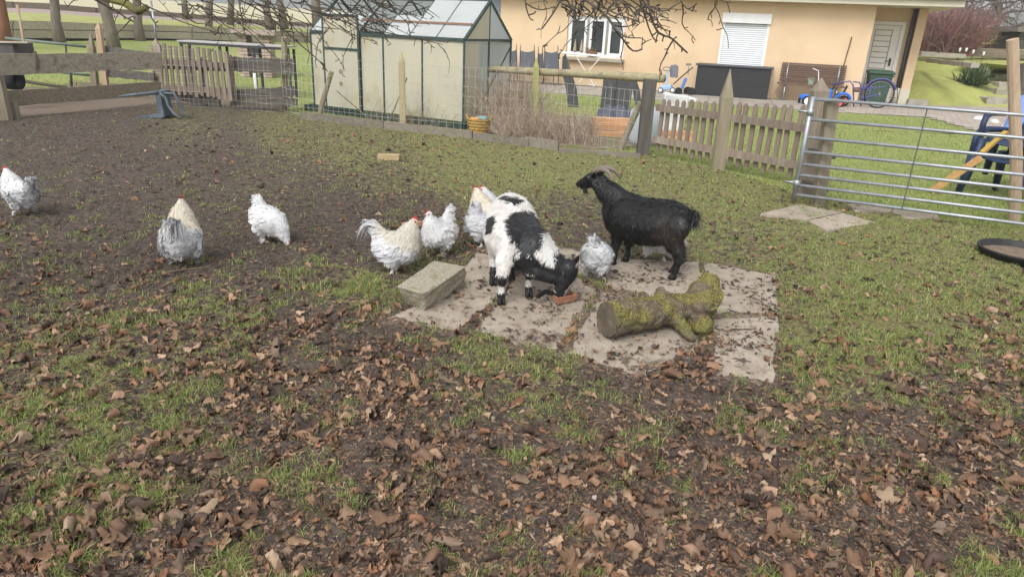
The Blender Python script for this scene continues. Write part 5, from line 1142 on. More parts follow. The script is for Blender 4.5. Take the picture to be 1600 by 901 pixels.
def sett_area(name, poly, m, ang, w_, h_, jm):
    mb = MB(); mb.prism(poly, -.08, .014); PBk = struct(mb, name, jm); k = 0
    xs = [p.x for p in poly]; ys_ = [p.y for p in poly]; c, s = math.cos(ang), math.sin(ang); cx, cy = sum(xs)/len(xs), sum(ys_)/len(ys_); R_ = 6; cand = []
    i = -int(R_/h_)
    while i*h_ < R_:
        for j in range(-int(R_/w_), int(R_/w_)):
            u, v = j*w_+(w_/2 if i % 2 else 0), i*h_; x, y = cx+u*c-v*s, cy+u*s+v*c
            if in_poly(np.array([x]), np.array([y]), poly)[0]: cand.append((math.hypot(x, y), x, y))
        i += 1
    cand.sort(); proto_ = None
    for d_, x, y in cand[:300]:
        if proto_ is None:
            q = MB(); q.prism([(-w_/2+.006, -h_/2+.006), (w_/2-.006, -h_/2+.006), (w_/2-.006, h_/2-.006), (-w_/2+.006, h_/2-.006)], .0, .008); proto_ = q.build('paver', m, PBk); o = proto_
        else: o = proto_.copy(); COL.objects.link(o)
        o.location = (x, y, .016+random.uniform(-.0015, .0015)); o.rotation_euler = (0, 0, ang)
    mb = MB()
    for d_, x, y in cand[300:]:
        q = [(x+(a_*(w_/2-.006))*c-(b_*(h_/2-.006))*s, y+(a_*(w_/2-.006))*s+(b_*(h_/2-.006))*c) for a_, b_ in ((-1, -1), (1, -1), (1, 1), (-1, 1))]; mb.prism(q, .014, .024)
    if mb.v: mb.build('far_pavers', m, PBk, kind='stuff')
sett_area('driveway', dq, mat('concrete paver', (.42, .36, .31), (.34, .29, .25), scale=3, rough=.9, bump=.2, bscale=50, objrand=.10), rad(-28), .30, .20, MATS['patio joint'])

# ------------------------------------------------------------------ things on the patio
def WP(px, py, off): return (lambda q: wp_(q[0], q[1], off))(plane_hit(px, py, A0+wn*off, wdr))
rat = mat('black rattan', (.040, .040, .043), (.022, .022, .024), scale=1, stretch=(2, 2, 60), rough=.6, bump=.6, bscale=1.5)
bx = thing('storage_box', 'large black rattan storage box against the wall below the roller shutter', 'storage box', tuple(WP(1140, 150, .6)))
pa, pb_ = WP(1085, 141, .75), WP(1198, 157, .75); pa.z = pb_.z = .03; ta = hz(1090, 100, pa); mb = MB(); q = [pa, pb_, pb_-wn*.65, pa-wn*.65]; mb.prism([(p.x, p.y) for p in q], .03, ta-.04); mb.build('box', rat, bx, bevel=.01)
e = wdr*.05; mb = MB(); q = [pa-e+wn*.04, pb_+e+wn*.04, pb_+e-wn*.68, pa-e-wn*.68]; mb.prism([(p.x, p.y) for p in q], ta-.038, ta+.01); mb.build('lid', mat('lid plastic', (.07, .072, .075), None, rough=.5, bump=.1), bx, bevel=.01)
# bench
bw = wood('brown bench slat', (.17, .11, .085), (.12, .078, .06)); off = .55
bn = thing('garden_bench', 'brown slatted wooden bench against the wall between black box and door', 'bench', tuple(WP(1255, 155, .5)))
bl, br = WP(1213, 155, off), WP(1298, 158, off); bl.z = br.z = .025; bsd = wdr
L_ = 1.62; bl2 = bl; br2 = bl+bsd*L_
for i in range(9):
    zz = .50+i*.055; mb = MB(); o_ = -wn*(.40+.012*i); mb.beam(bl2+o_+V3((0, 0, zz)), br2+o_+V3((0, 0, zz)), .02, .042); mb.build('back_slat', bw, bn)
for i in range(6):
    mb = MB(); o_ = -wn*(.02+i*.066); mb.beam(bl2-bsd*.05+o_+V3((0, 0, .43+.002*i)), br2+bsd*.02+o_+V3((0, 0, .43+.002*i)), .055, .024); mb.build('seat_slat', bw, bn)
for t in (.10, .90):
    p = bl2.lerp(br2, t); mb = MB(); mb.tube([p+V3((0, 0, 0))-wn*.0, p-wn*.06+V3((0, 0, .41))], .022, 8); mb.tube([p-wn*.40, p-wn*.34+V3((0, 0, .41))], .022, 8); mb.tube([p-wn*.38+V3((0, 0, .41)), p-wn*.50+V3((0, 0, .95))], .018, 8); mb.tube([p-wn*.0+V3((0, 0, .41)), p-wn*.38+V3((0, 0, .41))], .018, 8); mb.build('leg', galv, bn, smooth=True)
mb = MB(); p = WP(1266, 133, off-.15); mb.lathe([(0, 0), (.06, 0), (.085, .12), (.08, .12), (.055, .02), (0, .02)], p, 12); 
for i in range(26): a_ = random.uniform(0, 6.3); mb.tube([p+V3((0, 0, .1)), p+V3((math.cos(a_)*.09, math.sin(a_)*.09, random.uniform(.12, .2)))], .006, 3)
tag(mb.build('potted_plant', mat('pot plant', (.20, .30, .16), (.5, .5, .44), scale=12, bump=.2)), 'small potted plant on the seat of the brown bench', 'plant')
# wheelie bin
gb = mat('green bin plastic', (.035, .075, .045), (.05, .095, .06), scale=6, rough=.5, bump=.05)
wb = thing('wheelie_bin', 'dark green wheelie bin in front of the pale door', 'bin', tuple(WP(1372, 152, -.5)))
c = WP(1366, 158, -.55); c.z = .02; hb_ = hz(1366, 112, c); mb = MB()
def rect(c, hx_, hy_, z): return [c+wdr*a_*hx_+wn*b_*hy_+V3((0, 0, z)) for a_, b_ in ((-1, 1), (1, 1), (1, -1), (-1, -1))]
rs_ = [rect(c, .23, .25, .02), rect(c, .29, .33, hb_-.08)]; mb.add(rs_[0]+rs_[1], [(3, 2, 1, 0), (0, 1, 5, 4), (1, 2, 6, 5), (2, 3, 7, 6), (3, 0, 4, 7), (4, 5, 6, 7)]); mb.build('tub', gb, wb, bevel=.02)
mb = MB(); rs_ = [rect(c, .32, .36, hb_-.08), rect(c, .325, .365, hb_-.03), rect(c+V3((0, 0, 0)), .25, .30, hb_+.02)]; mb.add(sum(rs_, []), [(3, 2, 1, 0)]+[(k*4+i, k*4+(i+1) % 4, k*4+4+(i+1) % 4, k*4+4+i) for k in range(2) for i in range(4)]+[(8, 9, 10, 11)]); mb.build('lid', gb, wb, bevel=.015)
mb = MB(); mb.beam(c+wdr*.30+wn*.33+V3((0, 0, hb_-.12)), c+wdr*.30-wn*.33+V3((0, 0, hb_-.12)), .03, .03); mb.build('rim_handle', gb, wb)
# leaning broom stick
mb = MB(); mb.tube([WP(1304, 152, .4), WP(1318, 104, .22), WP(1331, 58, .06)], [.016, .015, .014], 8); tag(mb.build('pole', mat('brown pole', (.10, .075, .05), (.05, .04, .03), scale=10)), 'thin dark pole leaning against the wall between bench and door', 'pole')
# cargo bike
vio = mat('violet bike paint', (.075, .065, .23), (.10, .09, .26), scale=8, rough=.35, bump=0); tyre = mat('tyre rubber', (.02, .02, .021), None, rough=.85, bump=.2); lil = mat('lilac tyre', (.20, .15, .26), None, rough=.7, bump=.1)
ob = .9; bk = thing('cargo_bike', 'violet frame bicycle with rear carrier parked in front of the bin', 'bicycle', tuple(WP(1350, 165, ob)))
def B(px, py, o_=0): return WP(px, py, ob+o_)
def wheel(c, R_, parent, tm, nm='wheel', ax=None, wd2=.02):
    ax = ax or wn; u = wdr; mb = MB(); pts = [c+(u*math.cos(a_)+V3((0, 0, 1))*math.sin(a_))*R_ for a_ in np.linspace(0, 2*math.pi, 33)]; mb.tube(pts, wd2, 8, cap=False); w_ = mb.build(nm, tm, parent, smooth=True)
    mb = MB(); pts = [c+(u*math.cos(a_)+V3((0, 0, 1))*math.sin(a_))*(R_-wd2*1.1) for a_ in np.linspace(0, 2*math.pi, 33)]; mb.tube(pts, wd2*.45, 6, cap=False); mb.build('rim', galv, w_, smooth=True)
    mb = MB()
    for i in range(18): a_ = i*math.pi/9; mb.tube([c+wn*.02*(1 if i % 2 else -1), c+(u*math.cos(a_)+V3((0, 0, 1))*math.sin(a_))*(R_-wd2*1.2)], .0022, 3, cap=False)
    mb.tube([c-wn*.04, c+wn*.04], .02, 8); mb.build('spokes', galv, w_); return w_
RW = B(1374, 147); wheel(RW, .33, bk, tyre); 
mb = MB(); pts = [RW+(wdr*math.cos(a_)+V3((0, 0, 1))*math.sin(a_))*.37 for a_ in np.linspace(rad(20), rad(170), 14)]; mb.tube(pts, .022, 6); mb.build('mudguard', vio, bk, smooth=True)
FWH = B(1374, 150, .0)-wdr*1.18; 
for pts, r in (([B(1300, 132), B(1328, 127), B(1333, 133), B(1334, 168)], .016), ([B(1333, 128), B(1343, 129), B(1345, 134), B(1345, 166)], .016), ([B(1345, 165), B(1350, 153), B(1374, 147)], .013), ([B(1346, 140), B(1362, 137), B(1374, 147)], .013), ([B(1334, 138), B(1362, 136)], .016), ([B(1362, 136), B(1352, 162)], .016), ([B(1345, 155), B(1374, 148)], .012)):
    mb = MB(); mb.tube(pts, r, 8); mb.build('frame_tube', vio, bk, smooth=True)
mb = MB(); 
for o_ in (-.08, .08): mb.tube([B(1362, 137, o_), B(1383, 136, o_), B(1385, 147, o_)], .010, 6)
for i in range(5): p = B(1364+i*4.5, 136.5, 0); mb.tube([p-wn*.08, p+wn*.08], .007, 5)
mb.build('rear_carrier', vio, bk)
mb = MB(); mb.tube([B(1388, 137, -.1), B(1402, 137, -.1), B(1402, 154, -.1), B(1390, 152, -.1)], .012, 6); mb.build('side_loop', mat('dark bike tube', (.06, .04, .06), None, rough=.4, bump=0), bk)
mb = MB(); mb.ball(B(1339, 141), .09, 2, (1.2, .8, .6)); mb.build('saddle', mat('brown saddle', (.16, .10, .07), None, rough=.6, bump=.1), bk, smooth=True)
# toy tractor
tt = thing('toy_tractor', 'blue ride on toy tractor with red wheel hubs beside the brown bench', 'toy tractor', tuple(WP(1310, 160, 1.1)))
blu = mat('blue toy plastic', (.02, .14, .62), None, rough=.4, bump=0); redp = mat('red toy plastic', (.70, .10, .10), None, rough=.45, bump=0); blkp = mat('black toy plastic', (.02, .02, .02), None, rough=.5, bump=0)
def T(px, py, o_=0): return WP(px, py, 1.15+o_)
for px, o_ in ((1290, .17), (1310, .17), (1318, -.17), (1296, -.17)):
    c = T(px, 161 if o_ > 0 else 158, o_); r = .12 if px < 1300 else .14; mb = MB(); M_ = Matrix((wdr, V3((0, 0, 1)), wn)).transposed(); mb.lathe([(0, -.05), (r*.85, -.05), (r, -.03), (r, .03), (r*.85, .05), (0, .05)], c, 18, M_); w_ = mb.build('wheel', blkp, tt, smooth=False)
    mb = MB(); mb.lathe([(0, .05), (r*.5, .055), (r*.62, .075), (0, .085)], c, 14, M_); mb.build('hub', redp, w_)
mb = MB(); mb.beam(T(1289, 149), T(1300, 149), .24, .30, up=V3((0, 0, 1))); mb.build('bonnet', blu, tt, bevel=.04)
mb = MB(); mb.beam(T(1300, 157), T(1318, 156), .22, .08); mb.build('chassis', blkp, tt, bevel=.01)
for o_ in (-.17, .17):
    mb = MB(); c = T(1317, 157, o_); pts = [c+(wdr*math.cos(a_)+V3((0, 0, 1))*math.sin(a_))*.17 for a_ in np.linspace(rad(10), rad(170), 9)]; mb.tube(pts, .035, 6); mb.build('fender', blu, tt, smooth=True)
mb = MB(); mb.beam(T(1305, 148), T(1317, 146), .18, .035); mb.beam(T(1317, 147), T(1324, 134), .18, .035); mb.build('seat', blkp, tt, bevel=.01)
mb = MB(); mb.tube([T(1297, 141), T(1303, 137)], .012, 6); pc = T(1303, 136); mb.tube([pc+(wn*math.cos(a_)+(wdr*.4+V3((0, 0, .9)))*math.sin(a_))*.08 for a_ in np.linspace(0, 6.29, 15)], .012, 5, cap=False); mb.build('steering_wheel', blkp, tt)
# second toy vehicle wheel (white hub) near bench
mt = thing('toy_trailer', 'small dark toy cart with a white hub wheel in front of the bench', 'toy cart', tuple(WP(1262, 160, 1.1)))
for px in (1262, 1256):
    c = T(px, 158, .1 if px > 1260 else -.15); mb = MB(); M_ = Matrix((wdr, V3((0, 0, 1)), wn)).transposed(); mb.lathe([(0, -.04), (.13, -.04), (.145, 0), (.13, .04), (0, .04)], c, 18, M_); w_ = mb.build('wheel', blkp, mt); mb = MB(); mb.lathe([(0, .045), (.09, .05), (.0, .06)], c, 14, M_); mb.build('hub', whitep, w_)
mb = MB(); mb.beam(T(1250, 151), T(1270, 150), .26, .10); mb.build('bed', blu, mt, bevel=.02)
mb = MB(); mb.tube([T(1278, 150, .1), T(1279, 125, .1), T(1279, 111, .1), T(1270, 107, .1)], .012, 6); mb.build('push_handle', whitep, mt)
# ride-on car and pushed toys left of the box
tc_ = thing('toy_car', 'pale blue ride on toy with grey seat back left of the black storage box', 'toy car', tuple(WP(1045, 146, .9)))
def C_(px, py, o_=0): return WP(px, py, .9+o_)
lb = mat('pale blue plastic', (.28, .42, .62), (.35, .48, .66), scale=5, rough=.4, bump=0); gyp = mat('grey plastic', (.17, .17, .19), None, rough=.5, bump=0)
mb = MB(); mb.beam(C_(1032, 138), C_(1050, 136), .28, .14); mb.build('body', lb, tc_, bevel=.03)
mb = MB(); mb.beam(C_(1041, 136), C_(1043, 112), .05, .05, up=wn); mb.build('column', lb, tc_, bevel=.01)
mb = MB(); pc = C_(1042, 108); mb.tube([pc+(wdr*math.cos(a_)*1.1+V3((0, 0, .5))*math.sin(a_))*.10 for a_ in np.linspace(0, 6.29, 15)], .014, 5, cap=False); mb.build('steering_wheel', gyp, tc_)
mb = MB(); q = [C_(1047, 121, -.1), C_(1059, 122, -.1), C_(1060, 104, -.1), C_(1056, 101, -.1), C_(1048, 102, -.1), C_(1046, 107, -.1)]; mb.slab(q, wn, .04); mb.build('seat_back', gyp, tc_, bevel=.01)
for px in (1032, 1051):
    for o_ in (.14, -.14):
        c = C_(px, 141, o_); mb = MB(); M_ = Matrix((wdr, V3((0, 0, 1)), wn)).transposed(); mb.lathe([(0, -.03), (.07, -.03), (.08, 0), (.07, .03), (0, .03)], c, 14, M_); w_ = mb.build('wheel', gyp, tc_); mb = MB(); mb.lathe([(0, .032), (.045, .04), (0, .045)], c, 10, M_); mb.build('hub', whitep, w_)
tr_ = thing('tricycle', 'small dark tricycle with blue panels just left of the black storage box', 'tricycle', tuple(WP(1072, 148, .8)))
mb = MB(); mb.tube([C_(1052, 132), C_(1064, 121), C_(1083, 105)], .018, 6); mb.build('push_bar', blkp, tr_)
mb = MB(); mb.beam(C_(1065, 139), C_(1072, 122), .08, .12, up=wn); mb.build('front_panel', mat('mid blue plastic', (.10, .20, .55), None, rough=.4, bump=0), tr_, bevel=.02)
mb = MB(); mb.beam(C_(1072, 101), C_(1080, 101), .05, .06); mb.tube([C_(1076, 104), C_(1075, 118)], .012, 6); mb.build('handle_box', gyp, tr_, bevel=.01)
for px, py in ((1060, 143), (1080, 143), (1074, 142)):
    c = C_(px, py, .05 if px != 1074 else -.2); mb = MB(); M_ = Matrix((wdr, V3((0, 0, 1)), wn)).transposed(); mb.lathe([(0, -.03), (.10, -.03), (.11, 0), (.10, .03), (0, .03)], c, 16, M_); mb.build('wheel', blkp, tr_)
# stacking chairs
chm = mat('grey mesh fabric', (.075, .08, .095), (.10, .105, .12), scale=30, rough=.7, bump=.3); oc = .9
def dark_chair(px0, px1, py0, py1, lab, o_):
    t = thing('patio_chair', lab, 'chair', tuple(WP((px0+px1)/2, 128, o_)), 0, 'dark patio chairs beside the greenhouse')
    a_, b_ = WP(px0, py1, o_), WP(px1, py1, o_); c_, d_ = WP(px0+1, py0, o_-.12), WP(px1-1, py0, o_-.12); mb = MB(); vs = []; n = 6
    for i in range(n+1):
        k = i/n; lo = a_.lerp(b_, k); hi = c_.lerp(d_, k)-V3((0, 0, .05*math.sin(math.pi*k))); vs += [lo, hi, hi-wn*.015, lo-wn*.015]
    mb.add(vs, [(i*4+q, i*4+(q+1) % 4, i*4+4+(q+1) % 4, i*4+4+q) for i in range(n) for q in range(4)]+[(3, 2, 1, 0), (n*4, n*4+1, n*4+2, n*4+3)]); mb.build('backrest', chm, t)
    for q0, q1 in ((a_, c_), (b_, d_)):
        mb = MB(); dn = (q1-q0).normalized(); mb.tube([V3((q0.x, q0.y, .02))-wn*.05, q0, q1, q1+dn*.16], [.014, .014, .013, .009], 6); mb.build('back_post', dkm, t)
    for q in (a_, b_):
        mb = MB(); f = q+wn*.48; mb.tube([q+V3((0, 0, .02)), V3((f.x, f.y, q.z)), V3((f.x, f.y, .02))], .013, 6); mb.build('front_leg', dkm, t)
    mb = MB(); s4 = [a_, b_, b_+wn*.48, a_+wn*.48]; mb.add(s4+[p-V3((0, 0, .02)) for p in s4], [(0, 1, 2, 3), (7, 6, 5, 4), (0, 4, 5, 1), (1, 5, 6, 2), (2, 6, 7, 3), (3, 7, 4, 0)]); mb.build('seat', chm, t)
dark_chair(787, 808, 78, 112, 'dark grey fabric chair touching the greenhouse corner, leftmost of its row', .7)
dark_chair(812, 836, 79, 107, 'dark grey fabric chair with wide back, second from the greenhouse', .8)
dark_chair(840, 849, 82, 112, 'narrow visible dark chair turned side on between two wide chair backs', .55)
dark_chair(850, 873, 80, 110, 'dark grey fabric chair rightmost of the row, next to the pointed slate', .85)
# drying rack
dk = thing('drying_rack', 'white folding drying rack below the house window', 'drying rack', tuple(WP(925, 130, .75)))
def D(px, py, o_=0): return WP(px, py, .75+o_)
for o_ in (-.2, .2):
    for q in (([D(898, 84, o_), D(928, 134, o_)]), ([D(940, 88, o_), D(905, 128, o_)])): mb = MB(); mb.tube(q, .012, 6); mb.build('leg', whitep, dk)
mb = MB(); mb.tube([D(919, 131), D(928, 135), D(932, 130)], .012, 6); mb.build('foot', whitep, dk)
mb = MB(); a_, b_ = D(876, 82), D(965, 90)
for o_ in np.linspace(-.28, .28, 9): mb.tube([a_+wn*o_, b_+wn*o_], .006 if abs(o_) < .27 else .012, 5)
for q in (a_, b_): mb.tube([q-wn*.28, q+wn*.28], .012, 6)
mb.build('top_rack', whitep, dk)
for i, (px, h_) in enumerate(((897, .0), (907, 0))):
    p = WP(px+1, 80, -.02); mb = MB(); mb.lathe([(.055, 0), (.05, .06), (.03, .2), (.0, .36)], p, 10); tag(mb.build('cone_ornament', mat('pale cone', (.40, .33, .24), (.3, .24, .17), scale=30, bump=.4)), ('left' if i == 0 else 'right')+' of the two small pale cones on the window sill', 'ornament')
mb = MB(); p = WP(924, 83, .05); mb.beam(p-wdr*.15, p+wdr*.15, .12, .10)
for i in range(40): a_ = random.uniform(-.15, .15); mb.tube([p+wdr*a_+V3((0, 0, .05)), p+wdr*(a_+random.uniform(-.06, .06))+V3((0, random.uniform(-.05, .05), random.uniform(.08, .17)))], .006, 3)
tag(mb.build('window_box', mat('window box plants', (.24, .10, .07), (.12, .10, .06), scale=10)), 'small box of reddish plants on the house window sill', 'planter')
# ------------------------------------------------------------------ slates standing in the garden, cloth, timber, barrel
sl_m = mat('dark slate', (.055, .055, .058), (.095, .095, .10), scale=2, stretch=(6, 6, 1.5), rough=.7, bump=.7, bscale=6, c3=(.15, .14, .13), c3s=2, c3w=.58)
for poly, Y_, lab in (([(888, 168), (905, 168), (901, 140), (893, 110), (884, 84), (879, 90), (878, 112), (884, 140)], 14.2, 'tall dark slate with a rounded point beside the patio chairs'),
                     ([(938, 170), (962, 172), (970, 112), (944, 112)], 14.0, 'left one of three broad dark slates behind the round rail'),
                     ([(961, 172), (982, 176), (993, 113), (967, 113)], 13.7, 'lighter weathered slate in the middle of the group behind the rail'),
                     ([(994, 166), (1004, 170), (999, 140), (991, 116), (986, 118), (990, 145)], 13.5, 'narrow dark slate leaning just left of the dark corner post'),
                     ([(838, 165), (850, 166), (842, 148), (833, 140), (830, 150)], 13.0, 'low dark slate poking out of the dry twigs by the green stained post')):
    b0 = at((poly[0][0]+poly[1][0])/2, poly[0][1]); Y_ = b0.y; mb = MB(); pts = [W(px, py, Y_) for px, py in poly]; zb = min(p.z for p in pts); pts = [p+V3((random.uniform(-.01, .01), 0, -.04 if p.z < zb+.1 else 0)) for p in pts]; mb.slab(pts, (0, -1, 0), .055); tag(mb.build('standing_slate', sl_m, bevel=.008), lab, 'slate')
gk = at(960, 205, 0)
cl_ = MB(); n = 14; Yt = W(960, 195, 11.9)
vs = []; 
for i in range(n+1):
    for j in range(n+1):
        u, v = i/n, j/n; p = W(928+62*u, 199, 11.6+.7*v); h_ = .27+.14*math.sin(math.pi*u)**.8*math.sin(math.pi*min(1, v+.15))+.035*math.sin(u*19+v*6)+.02*math.sin(v*23-u*5)
        if i in (0, n) or j in (0, n): h_ -= .12
        vs.append(V3((p.x, p.y, max(.06, h_))))
cl_.add(vs, [(i*(n+1)+j, (i+1)*(n+1)+j, (i+1)*(n+1)+j+1, i*(n+1)+j+1) for i in range(n) for j in range(n)]); tag(cl_.build('folded_tarpaulin', mat('dark blue tarpaulin', (.06, .065, .09), (.10, .11, .14), scale=8, rough=.6, bump=.3), smooth=True), 'crumpled dark blue tarpaulin on top of the orange timbers', 'tarpaulin')
ot_m = wood('raw orange timber', (.56, .34, .18), (.42, .235, .12))
k = 0
for (q0, q1, Y_, z) in (((908, 214), (985, 220), 11.1, .05), ((916, 205), (990, 212), 11.25, .14), ((925, 199), (1000, 206), 11.4, .23), ((1030, 210), (1082, 214), 11.0, .12), ((1026, 222), (1078, 226), 10.9, .04)):
    a_, b_ = W(q0[0], q0[1], Y_), W(q1[0], q1[1], Y_); a_.z = b_.z = z; mb = MB(); mb.beam(a_, b_, .16, .085, n=4, wob=.003)
    tag(mb.build('timber_balk', ot_m), ('lowest', 'middle', 'topmost', 'upper right', 'lower right')[k]+' orange raw timber in the stack '+('left of' if k < 3 else 'right of')+' the dark corner post', 'timber', 'orange raw timbers'); k += 1
brl = at(996, 240); brl.y += .75; brl = at(1003, 226); mb = MB(); mb.lathe([(0, 0), (.20, 0), (.23, .1), (.235, .3), (.22, .5), (.12, .56), (.0, .57)], brl, 20); tag(mb.build('barrel', mat('bluish white plastic', (.50, .55, .58), (.42, .46, .5), scale=3, rough=.5, bump=.1), smooth=True), 'pale bluish plastic barrel behind the dark corner post', 'barrel')
sk = MB()
for i in range(1):
    p = at(1046+i*11, 205-i*4); sk.beam(p+V3((0, 0, 0)), p+V3((.03, 0, .62-.1*i)), .42, .25, up=V3((0, 1, 0)), n=4, wob=.02)
tag(sk.build('wrapped_bundle', mat('white sheeting', (.68, .68, .66), (.5, .5, .5), scale=6, rough=.5, bump=.4), bevel=.02), 'white plastic wrapped bundle behind the left end of the right picket fence', 'bundle')
mb = MB(); p = at(1058, 190); mb.beam(p+V3((-.30, .1, .50)), p+V3((.30, -.1, .42)), .4, .03, n=5, wob=.02); tag(mb.build('white_sheet', mat('white plastic sheet', (.72, .72, .71), None, rough=.5, bump=.2)), 'white sheet lying over the bundle behind the right picket fence', 'sheet')
# basket
bk2 = at(748, 213); bkt = thing('basket', 'woven yellow brown basket standing by the greenhouse corner', 'basket', tuple(bk2)); bm_ = mat('woven cane', (.46, .30, .09), (.34, .22, .07), scale=20, rough=.8, bump=.8, bscale=50)
mb = MB(); mb.lathe([(0, .01), (.125, .01), (.175, .27), (.165, .27), (.115, .03), (0, .03)], bk2, 24); mb.build('shell', bm_, bkt)
for i in range(6):
    zz = .03+i*.045; r = .128+.05*zz/.27; mb = MB(); mb.tube([bk2+V3((math.cos(a_)*r, math.sin(a_)*r, zz+.006*math.sin(a_*12+i*3))) for a_ in np.linspace(0, 6.283, 49)], .008, 5, cap=False); mb.build('woven_band', bm_, bkt)
for s in (1, -1):
    mb = MB(); mb.tube([bk2+V3((s*.165, -.07, .26)), bk2+V3((s*.19, -.03, .32)), bk2+V3((s*.19, .03, .32)), bk2+V3((s*.165, .07, .26))], .010, 6); mb.build('handle', bm_, bkt)
mb = MB(); mb.ball(bk2+V3((.05, .02, .27)), .10, 2, (1.1, .8, .35)); tag(mb.build('folded_cloth', mat('blue green cloth', (.12, .26, .24), (.2, .32, .3), scale=10), smooth=True), 'bluish cloth lying in the top of the woven basket', 'cloth')
mb = MB(); mb.ball(bk2+V3((-.06, -.02, .26)), .08, 2, (1.1, .8, .35)); mb.build('filling', mat('orange filling', (.55, .25, .08), None, bump=.3), bkt, smooth=True)

# ------------------------------------------------------------------ greenhouse
gC1 = at(721, 207); gC1.y += .28; gd_ = V3((-3.07, 1.55, 0)).normalized(); gl = 3.35; gnn = V3((.45, .89, 0)).normalized(); gw = 1.55
gfm = mat('dark green aluminium', (.028, .052, .045), (.05, .075, .065), scale=5, rough=.5, bump=0)
gpm = mat('aged twinwall sheet', (.68, .64, .50), (.60, .57, .46), scale=1.3, rough=.5, bump=.1, bscale=3, c3=(.50, .44, .24), c3s=1.0, c3w=.55, transl=.35)
gpw = mat('pale roof sheet', (.84, .86, .86), (.76, .78, .78), scale=1.5, rough=.4, bump=.05, transl=.65)
gh = thing('greenhouse', 'small green framed greenhouse with yellowed sheets and a partly bare roof', 'greenhouse', tuple(gC1)); EZ = 1.36; RZ = 1.95
def gp_(u, v, z): p = gC1+gd_*u+gnn*v; p.z = z; return p
def rod(a_, b_, r=.013, nm='frame_bar', m=None): mb = MB(); mb.beam(a_, b_, r*2, r*2); return mb.build(nm, m or gfm, gh)
BZ = .10
mb = MB()
for (a_, b_) in ((gp_(0, 0, .06), gp_(gl, 0, .06)), (gp_(0, 0, .06), gp_(0, gw, .06)), (gp_(gl, 0, .06), gp_(gl, gw, .06)), (gp_(0, gw, .06), gp_(gl, gw, .06))): mb.beam(a_, b_, .05, .10)
mb.build('base_rail', gfm, gh)
us = [0]
def u_at(px, py=130):
    r = ray(px, py); n_ = V3((-gd_.y, gd_.x, 0)); t = (gC1-V3((0, 0, CAM_H))).dot(n_)/r.dot(n_); return (V3((0, 0, CAM_H))+r*t-gC1).dot(gd_)
us = [0, u_at(660), u_at(600), u_at(565), u_at(512), u_at(490)]; gl = us[-1]; us = [max(0, u) for u in us]
for u in us: rod(gp_(u, 0, .12), gp_(u, 0, EZ), .015 if u in (us[0], us[-1], us[3]) else .011)
for (v, zz) in ((0, EZ), (gw, EZ)): rod(gp_(0, v, zz), gp_(gl, v, zz), .026)
rod(gp_(0, gw/2, RZ), gp_(gl, gw/2, RZ), .025)
for v in (gw/2, gw): rod(gp_(0, v, .12), gp_(0, v, EZ if v == gw else EZ), .016)
rod(gp_(gl, gw, .12), gp_(gl, gw, EZ)); rod(gp_(0, 0, EZ), gp_(0, gw, EZ), .014); rod(gp_(0, gw/2, EZ), gp_(0, gw/2, RZ), .012); rod(gp_(0, gw, EZ-.1), gp_(0, .35, .2), .010)
nra = 6
for i in range(nra+1):
    u = gl*i/nra; rod(gp_(u, 0, EZ), gp_(u, gw/2, RZ), .012 if 0 < i < nra else .02); rod(gp_(u, gw, EZ), gp_(u, gw/2, RZ), .012 if 0 < i < nra else .02)
rod(gp_(gl*.15, gw*.06, EZ+.05), gp_(gl*.75, gw*.46, RZ-.06), .008, 'wind_brace'); rod(gp_(gl*.75, gw*.06, EZ+.05), gp_(gl*.3, gw*.46, RZ-.06), .008, 'wind_brace')
def sheet_(p0, p1, p2, p3, m=gpm, nm='sheet', th=.008):
    mb = MB(); n_ = (p1-p0).cross(p3-p0).normalized(); mb.slab([p0, p1, p2, p3], n_, th); return mb.build(nm, m, gh)
for a_, b_ in zip(us[:-1], us[1:]): sheet_(gp_(a_+.02, .005, .13), gp_(b_-.02, .005, .13), gp_(b_-.02, .005, EZ-.02), gp_(a_+.02, .005, EZ-.02))
sheet_(gp_(.0, .02, .13), gp_(.0, .50, .13), gp_(.0, .46, EZ-.02), gp_(.0, .02, EZ-.02))
sheet_(gp_(gl, .02, .13), gp_(gl, gw-.02, .13), gp_(gl, gw-.02, EZ-.02), gp_(gl, .02, EZ-.02))
for a_, b_ in ((.02, gl/2), (gl/2+.02, gl-.02)): sheet_(gp_(a_, gw, .13), gp_(b_, gw, .13), gp_(b_, gw, EZ-.02), gp_(a_, gw, EZ-.02), gpw)
mb = MB(); mb.slab([gp_(0, .03, EZ+.02), gp_(0, gw/2-.02, EZ+.02), gp_(0, gw/2-.02, RZ-.04)], gd_, .006); mb.build('gable_sheet', gpm, gh)
mb = MB(); mb.slab([gp_(0, gw/2+.02, EZ+.02), gp_(0, gw-.03, EZ+.02), gp_(0, gw/2+.02, RZ-.04)], gd_, .006); mb.build('gable_sheet', gpw, gh)
def roofp(u, k): return gp_(u, gw/2*k, EZ+(RZ-EZ)*k+.015)
for i in (0, 1, 2, 4, 5):
    a_, b_ = gl*i/nra+.015, gl*(i+1)/nra-.015
    if i < 2: sheet_(roofp(a_, .0), roofp(b_, .0), roofp(b_, .96), roofp(a_, .96), gpw)
    else: sheet_(roofp(a_, .0), roofp(b_, .0), roofp(b_, .52), roofp(a_, .52), gpw)
for i in range(nra): a_, b_ = gl*i/nra+.015, gl*(i+1)/nra-.015; q = [gp_(a_, gw, EZ+.015), gp_(b_, gw, EZ+.015), gp_(b_, gw/2+.03, RZ), gp_(a_, gw/2+.03, RZ)]; sheet_(*q, gpw)
mb = MB(); mb.beam(roofp(.02, .32)+V3((0, 0, .03)), roofp(gl*.7, .32)+V3((0, 0, .03)), .04, .03); mb.build('loose_batten', wood('reddish batten', (.30, .18, .13), (.22, .13, .1)), gh)
